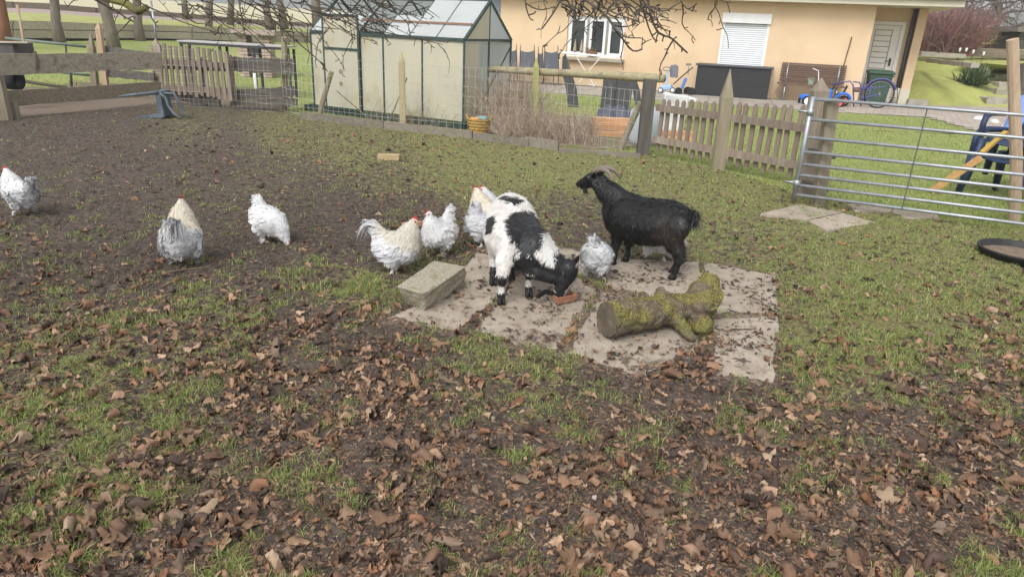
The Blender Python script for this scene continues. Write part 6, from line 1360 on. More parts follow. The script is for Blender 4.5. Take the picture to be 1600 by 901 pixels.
# tall door
du0, du1 = us[3], us[4]; 
for u in (du0, du1): rod(gp_(u, -.05, .1), gp_(u, -.05, EZ+.30), .016, 'door_bar')
for zz in (EZ+.28, EZ-.30+.05, .12): rod(gp_(du0, -.05, zz), gp_(du1, -.05, zz), .02, 'door_bar')
sheet_(gp_(du0+.02, -.05, .14), gp_(du1-.02, -.05, .14), gp_(du1-.02, -.05, EZ+.27), gp_(du0+.02, -.05, EZ+.27), gpm, 'door_sheet')
for px, py in ((530, 105), (534, 122)):
    c = gp_((du0+du1)/2+.02, -.062, EZ-.62 if py == 105 else EZ-.82); mb = MB(); M_ = Matrix((gd_, V3((0, 0, 1)), gnn)).transposed(); mb.lathe([(0, 0), (.04, 0), (.04, .008), (0, .010)], c, 14, M_); mb.build('stain_disc', mat('brown disc', (.20, .15, .09), (.3, .25, .15), scale=30), gh)
# ------------------------------------------------------------------ numpy twig builder (many thin polylines in one mesh)
def twig_mesh(name, polys, m, parent=None, kind=None, sides=3):
    """polys: list of (array k x 3, array k radii, colour)"""
    Vs, Fs, Cs = [], [], []; k0 = 0
    for P, r, c in polys:
        P = np.asarray(P, float); k = len(P); d = np.gradient(P, axis=0); d /= np.linalg.norm(d, axis=1)[:, None]+1e-9
        x = np.cross(d, [0.13, .21, .97]); x /= np.linalg.norm(x, axis=1)[:, None]+1e-9; y = np.cross(d, x)
        for q in range(sides): a = 2*math.pi*q/sides; Vs.append(P+(x*math.cos(a)+y*math.sin(a))*np.asarray(r)[:, None])
        I = np.arange(k-1)
        for q in range(sides): e = (q+1) % sides; Fs.append(np.stack([q*k+I, e*k+I, e*k+I+1, q*k+I+1], -1)+k0)
        Cs.append(np.tile(c, (k*sides, 1))); k0 += k*sides
    V = np.vstack(Vs)
    if parent is not None and parent.name in MW: V = V-np.array(parent.location)
    return np_mesh(name, V, np.vstack(Fs), m, parent, kind, np.vstack(Cs), smooth=True)
twm = mat('twig bark', (1, 1, 1), (.6, .6, .6), scale=40, rough=.85, bump=.3, vcol='Col')
def wander(p, d, L, n, wob, grav=0.0, rg=RN):
    P = [np.array(p, float)]; d = np.array(d, float); d /= np.linalg.norm(d)
    for i in range(n): d = d+rg.normal(0, wob, 3)+np.array([0, 0, grav]); d /= np.linalg.norm(d); P.append(P[-1]+d*L/n)
    return np.array(P)
# ---- dry twig shrubs by the fence
def shrub(name, lab, n, box, hf, cols, r0=.0028, spread=.35, base_n=40, cat='shrub', kind=None):
    polys = []; stools = np.stack([RN.uniform(box[0], box[1], base_n), RN.uniform(box[2], box[3], base_n)], -1)
    for i in range(n):
        b = stools[RN.randint(base_n)]+RN.normal(0, .05, 2); h_ = hf(b[0], b[1])*RN.uniform(.45, 1.1); P = wander((b[0], b[1], box[4] if len(box) > 4 else 0), (RN.normal(0, spread), RN.normal(0, spread), 1), h_, 5, .16, -.02); c = np.array(cols[RN.randint(len(cols))])*RN.uniform(.7, 1.25)
        polys.append((P, np.linspace(r0, r0*.4, 6)*RN.uniform(.6, 1.3), c))
        for j in range(RN.randint(1, 4)):
            q = RN.randint(1, 5); d = P[q]-P[q-1]; d = d/np.linalg.norm(d)+RN.normal(0, .6, 3); P2 = wander(P[q], d, h_*RN.uniform(.15, .4), 3, .2); polys.append((P2, np.linspace(r0*.6, r0*.3, 4), c*RN.uniform(.8, 1.2)))
    t = thing(name, lab, cat, (float(stools[:, 0].mean()), float(stools[:, 1].mean()), 0)); twig_mesh('twigs', polys, twm, t, 'stuff'); return t
tcol = [(1.75*c[0], 1.82*c[1], 1.75*c[2]) for c in [(.34, .26, .21), (.26, .19, .15), (.42, .34, .28), (.20, .14, .11), (.38, .28, .21)]]
shrub('dry_shrub', 'tall tangle of dry brown stems right beside the greenhouse', 900, (-.55, .25, 10.95, 12.4), lambda x, y: 1.05, tcol, base_n=60)
shrub('dry_shrub', 'low tangle of dry brown twigs in front of the tarpaulin and orange timbers', 1300, (-.25, 1.15, 10.05, 11.3), lambda x, y: .55-.12*max(0, x-.5), tcol, base_n=90)
for (px, py, px2, py2, lab) in ((526, 160, 582, 190, 'thin dark stick leaning across the bottom of the greenhouse door'), (636, 122, 610, 185, 'thin dark stick leaning against the greenhouse beside the yellowish post')):
    a_, b_ = W(px-0, py-18 if px == 526 else py, 11.75 if px == 526 else 11.2), W(px2, py2, 11.5 if px == 526 else 11.05); mb = MB(); mb.tube([a_, b_], .010, 5); tag(mb.build('stick', MATS['dead twig']), lab, 'stick')
polys = []
for i in range(60):
    u = RN.uniform(.15, 2.0); p = gp_(u, -.12+RN.uniform(-.06, .05), 0); P = wander(tuple(p), (RN.normal(0, .4), RN.normal(-.1, .15), 1), RN.uniform(.15, .6), 5, .2, -.03); polys.append((P, np.linspace(.003, .0012, 6), np.array(tcol[RN.randint(5)])*.7))
    for j in range(3): q = RN.randint(1, 5); polys.append((wander(P[q], RN.normal(0, 1, 3)+(0, 0, .4), .12, 3, .3), np.linspace(.002, .001, 4), np.array(tcol[RN.randint(5)])*.8))
t = thing('dry_weeds', 'thin dry weeds standing along the greenhouse base', 'weeds', tuple(gp_(1, -.1, 0))); twig_mesh('stems', polys, twm, t, 'stuff')

# ---- left background: retaining boards, terrace, field, hill
tb_ = wood('mossy sleeper', (.40, .36, .28), (.27, .24, .18), c3=(.26, .26, .09))
w0, w1 = at(-60, 59, .5), at(500, 67, .5)
def onw(px, py, off=0.0):
    d = (w1-w0).normalized(); n_ = V3((-d.y, d.x, 0)); A_ = w0+n_*off; s, z = plane_hit(px, py, A_, d); p = A_+d*s; p.z = z; return p
rw = thing('retaining_wall', 'lower mossy wooden retaining wall of two boards under the tree trunks at left', 'wall', tuple(w0))
xs = [-60, 20, 92, 150, 222, 300, 372, 430, 500]
def ytop(px): return np.interp(px, [-60, 15, 90, 150, 250, 400, 500], [29, 32, 33.5, 37, 39.5, 45, 51])
def ymid(px): return np.interp(px, [-60, 15, 150, 250, 400, 500], [44, 46.5, 48, 49, 54, 58])
def ybot(px): return np.interp(px, [-60, 15, 150, 250, 400, 500], [59, 60, 61, 60, 66, 70])
for a_, b_ in zip(xs[:-1], xs[1:]):
    for f0, f1 in ((ytop, ymid), (ymid, ybot)):
        p = [onw(a_, f0(a_)), onw(b_, f0(b_)), onw(b_, f1(b_)), onw(a_, f1(a_))]; e = (p[1]-p[0]).normalized()*.02; g = V3((0, 0, .012)); mb = MB(); mb.slab([p[3]+e+g, p[2]-e+g, p[1]-e-g, p[0]+e-g], (0, -1, 0), .08); mb.build('board', tb_, rw)
OFF2 = 5.5
def y2t(px): return np.interp(px, [-60, 15, 60, 150, 250, 400, 500], [-2, 3, 4, 12.5, 18, 31, 37])
def y2b(px): return np.interp(px, [-60, 15, 60, 150, 250, 400, 500], [10, 12.5, 14, 20.5, 26, 38, 43])
rw2 = thing('retaining_wall', 'upper weathered board edging between leaf covered terrace and pale field', 'wall', tuple(onw(0, 10, OFF2)))
for a_, b_ in zip(xs[:-1], xs[1:]):
    p = [onw(a_, y2t(a_), OFF2), onw(b_, y2t(b_), OFF2), onw(b_, y2b(b_), OFF2), onw(a_, y2b(a_), OFF2)]; e = (p[1]-p[0]).normalized()*.02; mb = MB(); mb.slab([p[3]+e-V3((0, 0, .3)), p[2]-e-V3((0, 0, .3)), p[1]-e, p[0]+e], (0, -1, 0), .08); mb.build('board', wg, rw2)
tm_ = mat('terrace grass', (.26, .28, .09), (.40, .40, .15), scale=4, rough=.95, bump=.4, c3=(.20, .15, .10), c3s=3, c3w=.62); lm_ = mat('leafy terrace', (.30, .22, .20), (.42, .34, .32), scale=9, rough=.9, bump=.5, c3=(.16, .12, .09), c3s=14, c3w=.52)
mb = MB(); mb2 = MB()
xx = np.linspace(-60, 500, 15)
for a_, b_ in zip(xx[:-1], xx[1:]):
    def mm(px, k): return onw(px, ytop(px)+.3, .05).lerp(onw(px, y2b(px), OFF2-.02), k)
    mb.add([mm(a_, 0), mm(b_, 0), mm(b_, .62), mm(a_, .62)], [(0, 1, 2, 3)]); mb2.add([mm(a_, .62), mm(b_, .62), mm(b_, 1), mm(a_, 1)], [(0, 1, 2, 3)])
struct(mb, 'terrace', tm_); struct(mb2, 'leafy_terrace', lm_)
fld = mat('pale winter field', (.44, .40, .25), (.52, .47, .31), scale=.35, rough=1, bump=.3, bscale=6)
mb = MB(); xx = np.linspace(-120, 700, 18)
def fy(px): return np.interp(px, [-120, 15, 300, 520, 700], [-14, -9, 3, 17, 20])
for a_, b_ in zip(xx[:-1], xx[1:]):
    q = lambda px: onw(px, y2t(min(px, 500)) if px < 500 else 37+(px-500)*.03, OFF2+.06); f = lambda px: W(px, fy(px), 130)
    for k in range(4):
        k0, k1 = (k/4)**2, ((k+1)/4)**2; mb.add([q(a_).lerp(f(a_), k0), q(b_).lerp(f(b_), k0), q(b_).lerp(f(b_), k1), q(a_).lerp(f(a_), k1)], [(0, 1, 2, 3)])
struct(mb, 'winter_field', fld)
# wooded hills ring beyond
hm = mat('far wooded hill', (.10, .11, .09), (.17, .17, .13), scale=.02, rough=1, bump=0)
mb = MB(); n = 90; ring0 = []
for i in range(n+1):
    a_ = -1.25+2.5*i/n; R_ = 420; x, y = math.sin(a_)*R_, math.cos(a_)*R_; h_ = 13+9*float(fbm(np.array([x*.01]), np.array([y*.01]), 1.3, 4, 3)[0])+2.0*random.random()
    ring0 += [(x*.93, y*.93, -2), (x, y, h_*.7), (x*1.15, y*1.15, h_*1.25)]
mb.add(ring0, [(i*3+k, i*3+3+k, i*3+4+k, i*3+1+k) for i in range(n) for k in range(2)]); struct(mb, 'far_hills', hm, smooth=True)
# ---- trees at left
tbk = mat('tree bark', (.13, .105, .085), (.24, .20, .165), scale=3, stretch=(6, 6, 1.2), rough=.95, bump=1, bscale=8, c3=(.18, .18, .10), c3s=1.0, c3w=.55, bdist=.03); tbr = mat('reddish bark', (.17, .075, .045), (.24, .115, .07), scale=3, stretch=(6, 6, 1.2), rough=.95, bump=1, bscale=8)
def tree(px, py, tx, wpx, z, lab, Y_=None, m=tbk, H=7.5, nb=5, ncr=26, group='bare trees on the terraces'):
    b = W(px, py, Y_) if Y_ else at(px, py, z); ppm = proj(b.x, b.y, b.z); s = (proj(b.x+1, b.y, b.z)[0]-ppm[0]); r = wpx/2/s; tp_ = W(tx, 0, b.y+.0); ln = (tp_-b)/max(.3, tp_.z-b.z)
    t = thing('bare_tree', lab, 'tree', tuple(b), 0, group); pts = []; rs = []
    for i in range(11): k = i/10; z_ = H*k; pts.append(b+V3((ln.x*min(z_, 2.5)+.10*math.sin(z_*1.3+px), .08*math.cos(z_*1.1+px), z_-.15))); rs.append(r*(1.0-.70*k)*(1.25 if i == 0 else 1))
    mb = MB(); mb.tube(pts, rs, 10, jit=.05); mb.build('trunk', m, t, smooth=True); polys = []
    for i in range(nb+4):
        k = RN.randint(3, 10); a_ = RN.uniform(0, 6.28); P = wander(tuple(pts[k]), (math.cos(a_), math.sin(a_), RN.uniform(.3, 1)), RN.uniform(1.2, 2.8), 7, .16, .02); polys.append((P, np.linspace(rs[k]*.5, .012, 8), np.array((.20, .17, .14))))
        for j in range(ncr//4):
            q = RN.randint(1, 8); P2 = wander(P[q], RN.normal(0, 1, 3)+(0, 0, .5), RN.uniform(.4, 1.2), 5, .22); polys.append((P2, np.linspace(.018, .005, 6), np.array((.17, .14, .12))))
    twig_mesh('crown', polys, twm, t); return t, pts
tree(6, 68, -7, 17, .45, 'reddish brown trunk cut by the left photo edge', m=tbr)
tree(98, 66, 86, 15, .45, 'straight trunk in front of the lower boards behind the broad board fence')
_t, tpts = tree(176, 76, 156, 19, .42, 'thick leaning trunk directly behind the split fresh post')
tree(224, 66, 213, 14, .45, 'trunk behind the mossy overhanging branch, left of the tall pale rod')
tree(331, 66, 325, 12, .45, 'slim reddish trunk behind the left end of the dark framed table', m=tbk)
tree(363, 34, 361, 10, 0, 'grey trunk standing at the upper boards, left of the brick hearth', Y_=31)
tree(289, 25, 284, 9, 0, 'thin grey trunk at the upper boards between two larger trunks', Y_=32)
tree(424, 47, 419, 12, 0, 'grey trunk rising behind the brick hearth', Y_=29)
tree(441, 40, 436, 11, 0, 'second trunk close right of the one behind the hearth', Y_=31)
tree(500, 36, 497, 15, 0, 'pale pinkish trunk seen just left of the greenhouse roof', Y_=28)
tree(18, 4, 18, 5, 0, 'far thin post like trunk at the top left on the pale field', Y_=45)
# rods, posts and gate rails behind the board fence
def rodp(lab, q0, q1, r, m, cat='rod', name='rod', Y0=12, Y1=None): mb = MB(); a_, b_ = W(*q0, Y0), W(*q1, Y1 or Y0); mb.tube([a_, a_.lerp(b_, .5), b_], r, 8); return tag(mb.build(name, m, smooth=True), lab, cat)
rodp('tall pale rod standing behind the left fence rails near the photo edge', (27, 8), (44, 108), .020, wood('pale rod', (.44, .33, .22), (.36, .26, .17), ax=2), Y0=12.2, Y1=11.9)
rodp('white metal rod above the post between fence and picket hurdle', (236, 2), (244, 62), .018, galv, Y0=13.4, Y1=13.2)
rodp('short white post seen below the dark planks', (397, 112), (403, 162), .03, whitep, 'post', 'white_post', Y0=13.6, Y1=13.6)
gtb = thing('green_metal_gate', 'low green metal gate rails behind the broad board fence', 'gate', tuple(W(70, 70, 13.5))); gmm = mat('faded green steel', (.12, .16, .13), (.20, .24, .20), scale=6, rough=.6, bump=.1)
for q0, q1 in (((8, 60), (134, 73)), ((78, 111), (152, 119)), ((102, 68), (104, 84)), ((110, 112), (112, 134))):
    mb = MB(); mb.tube([W(*q0, 13.2), W(*q1, 13.6)], .026 if q0[0] != 102 else .016, 8); mb.build('bar', gmm, gtb, smooth=True)
rodp('brown rail lying low behind the broad board fence', (36, 127), (105, 137), .03, wpost, 'rail', 'rail', Y0=12.2, Y1=12.6)
for (px, py, tx, ty, w_, m_, pt, lab) in ((148, 135, 141, 48, .11, wpost, .3, 'grey broken post with a pointed top behind the board fence'), (165, 132, 153, 34, .095, wfresh, .12, 'fresh orange split post beside the thick leaning trunk')):
    pile('fence_post', lab, px, py, tx, ty, w_, w_*.9, m_, pt, Y=13.4)
for q, Ya, Yb, lab in ((((163, 72), (163, 84), (247, 84), (247, 90)), 13.6, 12.9, 'dark board running behind the top rail to the tall grey post'), (((168, 109), (168, 120), (243, 113), (243, 127)), 13.5, 13.0, 'rough bark edged board behind the gap in the board fence')):
    tag(board('loose_board', q, Ya, Yb, .04, wd_, None, wob=.012), lab, 'board')
wt = thing('farm_cart', 'dark box cart with a plank on top and a tyre below at the far left', 'cart', tuple(at(10, 135)))
cb_ = W(10, 78, 11.6); mb = MB(); mb.beam(W(-30, 75, 11.8), W(37, 75, 11.8), .5, .19); mb.build('box', mat('dark tank', (.06, .06, .06), (.11, .10, .09), scale=5, bump=.2), wt, bevel=.01)
mb = MB(); mb.beam(W(-30, 65.5, 11.6), W(48, 66.5, 11.6), .16, .025); mb.build('plank', wgx, wt)
mb = MB(); c = W(20, 125, 11.3); M_ = Matrix((V3((0, .3, 1)).normalized().cross(V3((1, 0, 0))), V3((0, 0, 1)), V3((1, 0, 0)))).transposed()
mb.lathe([(.10, -.08), (.15, -.10), (.155, 0), (.15, .10), (.10, .08)], c, 24, Matrix(((0, 0, 1), (1, 0, 0), (0, 1, 0)))); mb.build('tyre', tyre, wt, smooth=True)
# framed table and hearth
tbt_ = thing('framed_table', 'long dark metal table frame with a pale narrow top behind the picket hurdle', 'table', tuple(at(370, 100)))
a_, b_ = W(287, 62, 15.2), W(456, 75, 14.6); b_.z = a_.z = (a_.z+b_.z)/2
mb = MB(); mb.beam(a_, b_, .42, .03); mb.build('top', mat('pale table top', (.46, .45, .42), (.36, .35, .33), scale=4, bump=.1), tbt_)
mb = MB(); mb.beam(a_+V3((0, -.2, -.04)), b_+V3((0, -.2, -.04)), .03, .05); mb.build('frame', dkm, tbt_)
for k in (.01, .37, .68, .99):
    for dy in (-.18, .18): p = a_.lerp(b_, k)+V3((0, dy, 0)); mb = MB(); mb.beam(p+V3((0, 0, -.05)), V3((p.x, p.y, 0)), .045, .045, up=V3((0, 1, 0))); mb.build('leg', dkm, tbt_)
hth = thing('brick_hearth', 'brown brick garden hearth with a flat stone top under the trees', 'hearth', tuple(at(402, 92))); brm = mat('brown brick', (.34, .265, .205), (.42, .34, .27), scale=3, rough=.95, bump=.3, bscale=20, objrand=.2); Yq = 18.0
def H_(px, py): return W(px, py, Yq)
bh = .075
for (x0, x1) in ((377, 392), (410, 427)):
    l_, r_2 = H_(x0, 88), H_(x1, 88); zt_ = H_(400, 52).z; nrw = int((zt_-.05)/bh)
    for k in range(nrw):
        cuts = [0, .5, 1] if k % 2 else [0, 1]
        for c0, c1 in zip(cuts[:-1], cuts[1:]):
            p, q = l_.lerp(r_2, c0), l_.lerp(r_2, c1); p.z = q.z = .05+bh*(k+.5); mb = MB(); mb.beam(p+V3((.005, 0, 0)), q-V3((.005, 0, 0)), .4, bh-.01); mb.build('brick', brm, hth)
mb = MB(); mb.beam(H_(369, 49), H_(436, 52), .7, .10, n=6, wob=.01); mb.build('stone_top', mat('pinkish stone', (.42, .33, .27), (.34, .27, .22), scale=5, bump=.4), hth)
mb = MB(); p, q = H_(392, 76), H_(410, 77); mb.beam(p, q, .3, .30); mb.build('opening_shade', dkm, hth)  # dark block between the pillars stands in for the shaded hearth opening
mb = MB(); p = H_(401, 86); mb.beam(H_(378, 92), H_(427, 93), .5, .12); mb.build('plinth', brm, hth)

# ---- right background: grassy bank, steps, yucca, bushes
rows = [(0, [(1424, 163), (1480, 167), (1536, 168), (1700, 178)]), (.38, [(1430, 141), (1485, 143), (1540, 141), (1700, 148)]), (.8, [(1436, 113), (1490, 113), (1545, 114), (1700, 122)]), (1.12, [(1440, 93), (1500, 97), (1560, 101), (1700, 108)])]
mb = MB(); G_ = []
for z, pts in rows: G_.append([at(px, py, z) for px, py in pts])
G_.append([V3((p.x*1.15+.5, p.y*1.2+1, 1.22)) for p in G_[-1]]); G_.append([V3((p.x*3, p.y*3, 2.0)) for p in G_[-1]])
G_ = [[r[0]+V3((-3, .5, 0)) if i > 0 else r[0]+V3((-.2, 0, 0))]+r+[r[-1]+V3((12, -4, 0))] for i, r in enumerate(G_)]
fine = []
for i in range(len(G_)-1):
    for k in range(6):
        row = []
        for j in range(len(G_[0])-1):
            for l in range(8): u, v = l/8, k/6; p = G_[i][j].lerp(G_[i][j+1], u).lerp(G_[i+1][j].lerp(G_[i+1][j+1], u), v); row.append(p+V3((0, 0, (float(vnoise(np.array([p.x*2]), np.array([p.y*2]), 3)[0])-.5)*.035 if i+k > 0 else -.03)))
        fine.append(row)
nc_ = len(fine[0]); mb.add([p for r in fine for p in r], [(i*nc_+j, i*nc_+j+1, (i+1)*nc_+j+1, (i+1)*nc_+j) for i in range(len(fine)-1) for j in range(nc_-1)])
BK = struct(mb, 'grass_bank', mat('bank grass', (.28, .31, .085), (.40, .40, .13), scale=2.2, rough=.95, bump=.6, bscale=18, c3=(.26, .23, .10), c3s=1.2, c3w=.55), smooth=True)
stm = mat('step stone', (.40, .36, .31), (.30, .27, .23), scale=6, rough=.9, bump=.5, c3=(.20, .20, .10), c3s=3)
for k, (q0, q1, z) in enumerate((((1538, 160), (1582, 162), .0), ((1552, 146), (1600, 148), .19), ((1556, 135), (1598, 137), .38), ((1552, 122), (1590, 124), .57))):
    bpy.context.view_layer.update(); ok_, a_, n_, i_ = BK.ray_cast(V3((0, 0, CAM_H)), ray(*q0)); ok2, b_, n_, i_ = BK.ray_cast(V3((0, 0, CAM_H)), ray(*q1))
    a_ = V3(a_) if ok_ else at(*q0, z); b_ = V3(b_) if ok2 else at(*q1, z); b_.z = a_.z; mb = MB(); mb.beam(a_+V3((0, .15, .02)), b_+V3((0, .15, .02)), .6, .24, n=4, wob=.01); tag(mb.build('stone_step', stm, bevel=.015), ('lowest', 'second', 'third', 'topmost')[k]+' of the stone steps going up the grassy bank', 'step', 'stone steps up the bank')
mb = MB(); pts = [at(1452+i*12, 96.5+i*1.3, 1.12) for i in range(7)]
edg = thing('stone_edging', 'low stone edging along the top of the grassy bank', 'edging', tuple(pts[0]))
for a_, b_ in zip(pts[:-1], pts[1:]): m2 = MB(); m2.beam(a_.lerp(b_, .03)+V3((0, 0, .03)), a_.lerp(b_, .97)+V3((0, 0, .03)), .2, .12, n=2, wob=.01); m2.build('stone', stm, edg)
mb = MB(); a_, b_ = W(1436, 84, 24.5), W(1505, 88, 24.5); mb.beam(a_, b_, .3, .14, n=6, wob=.01); tag(mb.build('stone_border', stm), 'second stone border in front of the reddish bush', 'edging')
mb = MB(); a_, b_ = at(1420, 166), at(1452, 168); mb.beam(a_+V3((0, .15, .08)), b_+V3((0, .15, .08)), .25, .2, n=3, wob=.01); tag(mb.build('base_stone', stm, bevel=.01), 'low stone ledge at the foot of the house pillar', 'stone')
# yucca
bpy.context.view_layer.update()
def on_bank(px, py):
    ok_, p_, n_, i_ = BK.ray_cast(V3((0, 0, CAM_H)), ray(px, py)); return V3(p_) if ok_ else at(px, py, .4)
yb = on_bank(1518, 133); yc = thing('yucca', 'spiky green yucca clump on the grassy bank beside the steps', 'plant', tuple(yb)); mb = MB()
for i in range(330):
    a_ = RN.uniform(0, 6.28); el = RN.uniform(.15, 1.45); L = RN.uniform(.45, .78); d = V3((math.cos(a_)*math.cos(el), math.sin(a_)*math.cos(el), math.sin(el))); o_ = yb+V3((RN.normal(0, .16), RN.normal(0, .10), .02)); s = d.cross(V3((0, 0, 1))).normalized()*.02; m_ = o_+d*L*.55; e = o_+d*L+V3((0, 0, -.10*math.cos(el)))
    c = np.array([(.10, .16, .07), (.16, .22, .11), (.07, .12, .05), (.26, .28, .16)])[RN.randint(4)]; mb.add([o_-s, o_+s, m_+s*1.2, m_-s*1.2, e], [(0, 1, 2, 3), (3, 2, 4)], tuple(c))
mb.build('leaves', gm, yc, kind='stuff')
# flower pot at pillar
pp_ = at(1426, 158); mb = MB(); mb.lathe([(0, 0), (.14, 0), (.17, .3), (.15, .3), (.0, .26)], pp_, 14); tag(mb.build('stone_planter', stm), 'pale stone planter beside the foot of the house pillar', 'planter')
polys = [(wander(tuple(pp_+V3((RN.normal(0, .06), RN.normal(0, .06), .25))), RN.normal(0, .6, 3)+(0, 0, 1), .28, 4, .3), np.linspace(.012, .006, 5), np.array((.5, .5, .45))*RN.uniform(.6, 1.1)) for i in range(60)]
o = twig_mesh('pale_plant', polys, twm); tag(o, 'frosty pale foliage growing in the stone planter', 'plant')
# red twigged bush
bcol = [(.40, .15, .15), (.46, .22, .21), (.32, .18, .15), (.50, .36, .31), (.32, .23, .19)]
bb = W(1470, 86, 25.5)
shrub('dogwood_bush', 'dense reddish twigged bush at the corner right of the house', 1500, (bb.x-.85, bb.x+.8, bb.y-.5, bb.y+.6, bb.z), lambda x, y: 1.6, bcol, r0=.010, spread=.22, base_n=40, cat='bush')
# tree with fine crown above
def crown_tree(lab, base, top, nbr, L, seed, fine_=5, dens=40, col=(.16, .135, .12)):
    t = thing('bare_tree', lab, 'tree', tuple(base)); rg = np.random.RandomState(seed); polys = []; B_ = np.array(base); T_ = np.array(top)
    P = np.array([B_+(T_-B_)*k+rg.normal(0, .05, 3)*(k > 0) for k in np.linspace(0, 1, 8)]); mb = MB(); mb.tube([V3(p) for p in P], [.16*(1-.5*i/7) for i in range(8)], 8, jit=.05); mb.build('trunk', tbk, t, smooth=True)
    for i in range(nbr):
        q = rg.randint(2, 8); P1 = wander(P[q], rg.normal(0, 1, 3)*(1, .6, .5)+(0, 0, .25), L*rg.uniform(.6, 1.2), 8, .2, -.01, rg); polys.append((P1, np.linspace(.05, .012, 9), np.array(col)))
        for j in range(dens//4):
            q2 = rg.randint(1, 9); P2 = wander(P1[q2], rg.normal(0, 1, 3), L*rg.uniform(.2, .5), 5, .25, -.02, rg); polys.append((P2, np.linspace(.014, .006, 6), np.array(col)*1.1))
            for l in range(fine_): q3 = rg.randint(1, 6); polys.append((wander(P2[q3], rg.normal(0, 1, 3), L*rg.uniform(.08, .2), 3, .3, -.02, rg), np.linspace(.008, .004, 4), np.array(col)*1.35))
    twig_mesh('crown', polys, twm, t); return t
crown_tree('bare tree with a slanting dark trunk behind the house corner', tuple(W(1462, 78, 29)), tuple(W(1500, -12, 29)), 16, 2.6, 5)
crown_tree('wide bare tree with dense fine twigs at the top right edge', tuple(W(1640, 62, 28)), tuple(W(1600, -25, 28)), 24, 3.6, 9, col=(.20, .165, .15))
crown_tree('bare tree with dense twigs between the slanting tree and the shed', tuple(W(1560, 60, 36)), tuple(W(1552, -18, 36)), 18, 3.2, 12, col=(.22, .18, .165))
# neighbour roof, hedge, raised bed, shed, straw
mb = MB(); a_, b_ = W(1500, 52, 52), W(1560, 54, 52); mb.add([a_+V3((0, 0, -1)), b_+V3((0, 0, -1)), b_, a_], [(0, 1, 2, 3)]); hs_ = thing('far_house', 'far house with a blue grey roof behind the garden hedge', 'house', tuple(a_)); mb.build('wall', cream, hs_)
mb = MB(); mb.add([a_+V3((-.4, -.3, -.05)), b_+V3((.4, -.3, -.05)), b_+V3((0, 3.5, 1.35)), a_+V3((0, 3.5, 1.35))], [(0, 1, 2, 3)]); mb.build('roof', mat('blue grey roof', (.26, .28, .34), (.22, .24, .29), scale=.8, bump=.1), hs_)
shrub('hedge', 'low green hedge in front of the far blue grey roof', 900, (W(1500, 60, 38).x, W(1580, 60, 38).x, 37.5, 38.5, W(1540, 60, 38).z), lambda x, y: .5, [(.12, .18, .06), (.18, .22, .09), (.22, .17, .12)], r0=.03, spread=.4, base_n=70, cat='hedge')
shrub('brush_pile', 'brown brush heap on the slope behind the raised bed', 700, (W(1502, 78, 31).x, W(1560, 78, 31).x, 30, 32, W(1540, 76, 31).z), lambda x, y: .55, [(.30, .21, .17), (.24, .17, .13), (.36, .28, .22)], r0=.016, spread=.9, base_n=60, cat='brush')
rb = thing('raised_bed', 'long weathered wooden raised bed above the yucca', 'raised bed', tuple(W(1560, 88, 26)))
for y0, y1 in ((76, 82), (82.5, 89)):
    mb = MB(); a_, b_ = W(1519, (y0+y1)/2-1, 26), W(1604, (y0+y1)/2+3, 26); mb.beam(a_, b_, .06, .145, n=6, wob=.006); mb.build('board', wg, rb)
mb = MB(); mb.beam(W(1519, 80, 26.6), W(1604, 84, 26.6), 1.1, .18); mb.build('soil', MATS['paving bed soil'], rb)
st = MB()
for i in range(500): p = W(1563, 70, 28)+V3((RN.normal(0, .28), RN.normal(0, .2), 0)); d = max(0, .42-abs(p.x-W(1563, 70, 28).x)*.9)*RN.rand(); st.tube([p+V3((0, 0, d)), p+V3((RN.normal(0, .1), RN.normal(0, .1), d+RN.uniform(0, .08)))], .012, 3, cap=False)
tag(st.build('straw_heap', mat('straw', (.60, .44, .20), (.5, .36, .17), scale=10, bump=0), kind='stuff'), 'small yellow heap of straw between brush and shed', 'straw')
shd = thing('garden_shed', 'low dark shed with a mossy lid like roof at the right photo edge', 'shed', tuple(W(1590, 72, 27)))
mb = MB(); a_, b_ = W(1574, 62, 27), W(1660, 66, 27); mb.beam(a_, b_, 1.2, .62); mb.build('wall', wd_, shd); mb = MB(); mb.beam(W(1568, 44, 27)+V3((0, 0, -.05)), W(1660, 48, 27)+V3((0, 0, -.05)), 1.6, .16, n=5, wob=.02); mb.build('roof', mat('mossy roof', (.22, .20, .17), (.14, .13, .10), scale=5, bump=.6), shd)
for i, (px, py) in enumerate(((1497, 84), (1507, 84), (1518, 87), (1534, 90))):
    p = W(px, py+5, 24.6); lt = thing('garden_light', ('first', 'second', 'third', 'fourth')[i]+' from the left of the small white stake lights on top of the bank', 'garden light', tuple(p), 0, 'stake lights on the bank')
    mb = MB(); mb.tube([p-V3((0, 0, .1)), p+V3((0, 0, .2))], .012, 5); mb.build('stake', dkm, lt); mb = MB(); mb.lathe([(0, .16), (.025, .17), (.04, .25), (.03, .28), (0, .29)], p, 10); mb.build('shade', whitep, lt)
mb = MB(); p = W(1590, 190, 8.6); mb.tube([W(1602, 100, 9.6), W(1596, 150, 9.5), W(1590, 215, 9.4)], [.08, .09, .10], 8); tag(mb.build('dark_trunk', wd_), 'dark slanting trunk stub behind the blue chair at the right edge', 'trunk')
for (px, py, sx_, lab) in ((1531, 188, .32, 'long flat white stone on the lawn behind the gate'), (1553, 193, .17, 'round white stone on the lawn next to the long one'), (1570, 203, .12, 'small white stone by the light blue chair back')):
    p = at(px, py); mb = MB(); mb.ball(p+V3((0, 0, .03)), 1, 2, (sx_*.5, .12, .07), jit=.05); tag(mb.build('white_stone', mat('whitewashed stone', (.75, .74, .70), (.6, .6, .57), scale=8, bump=.3), smooth=True), lab, 'stone')
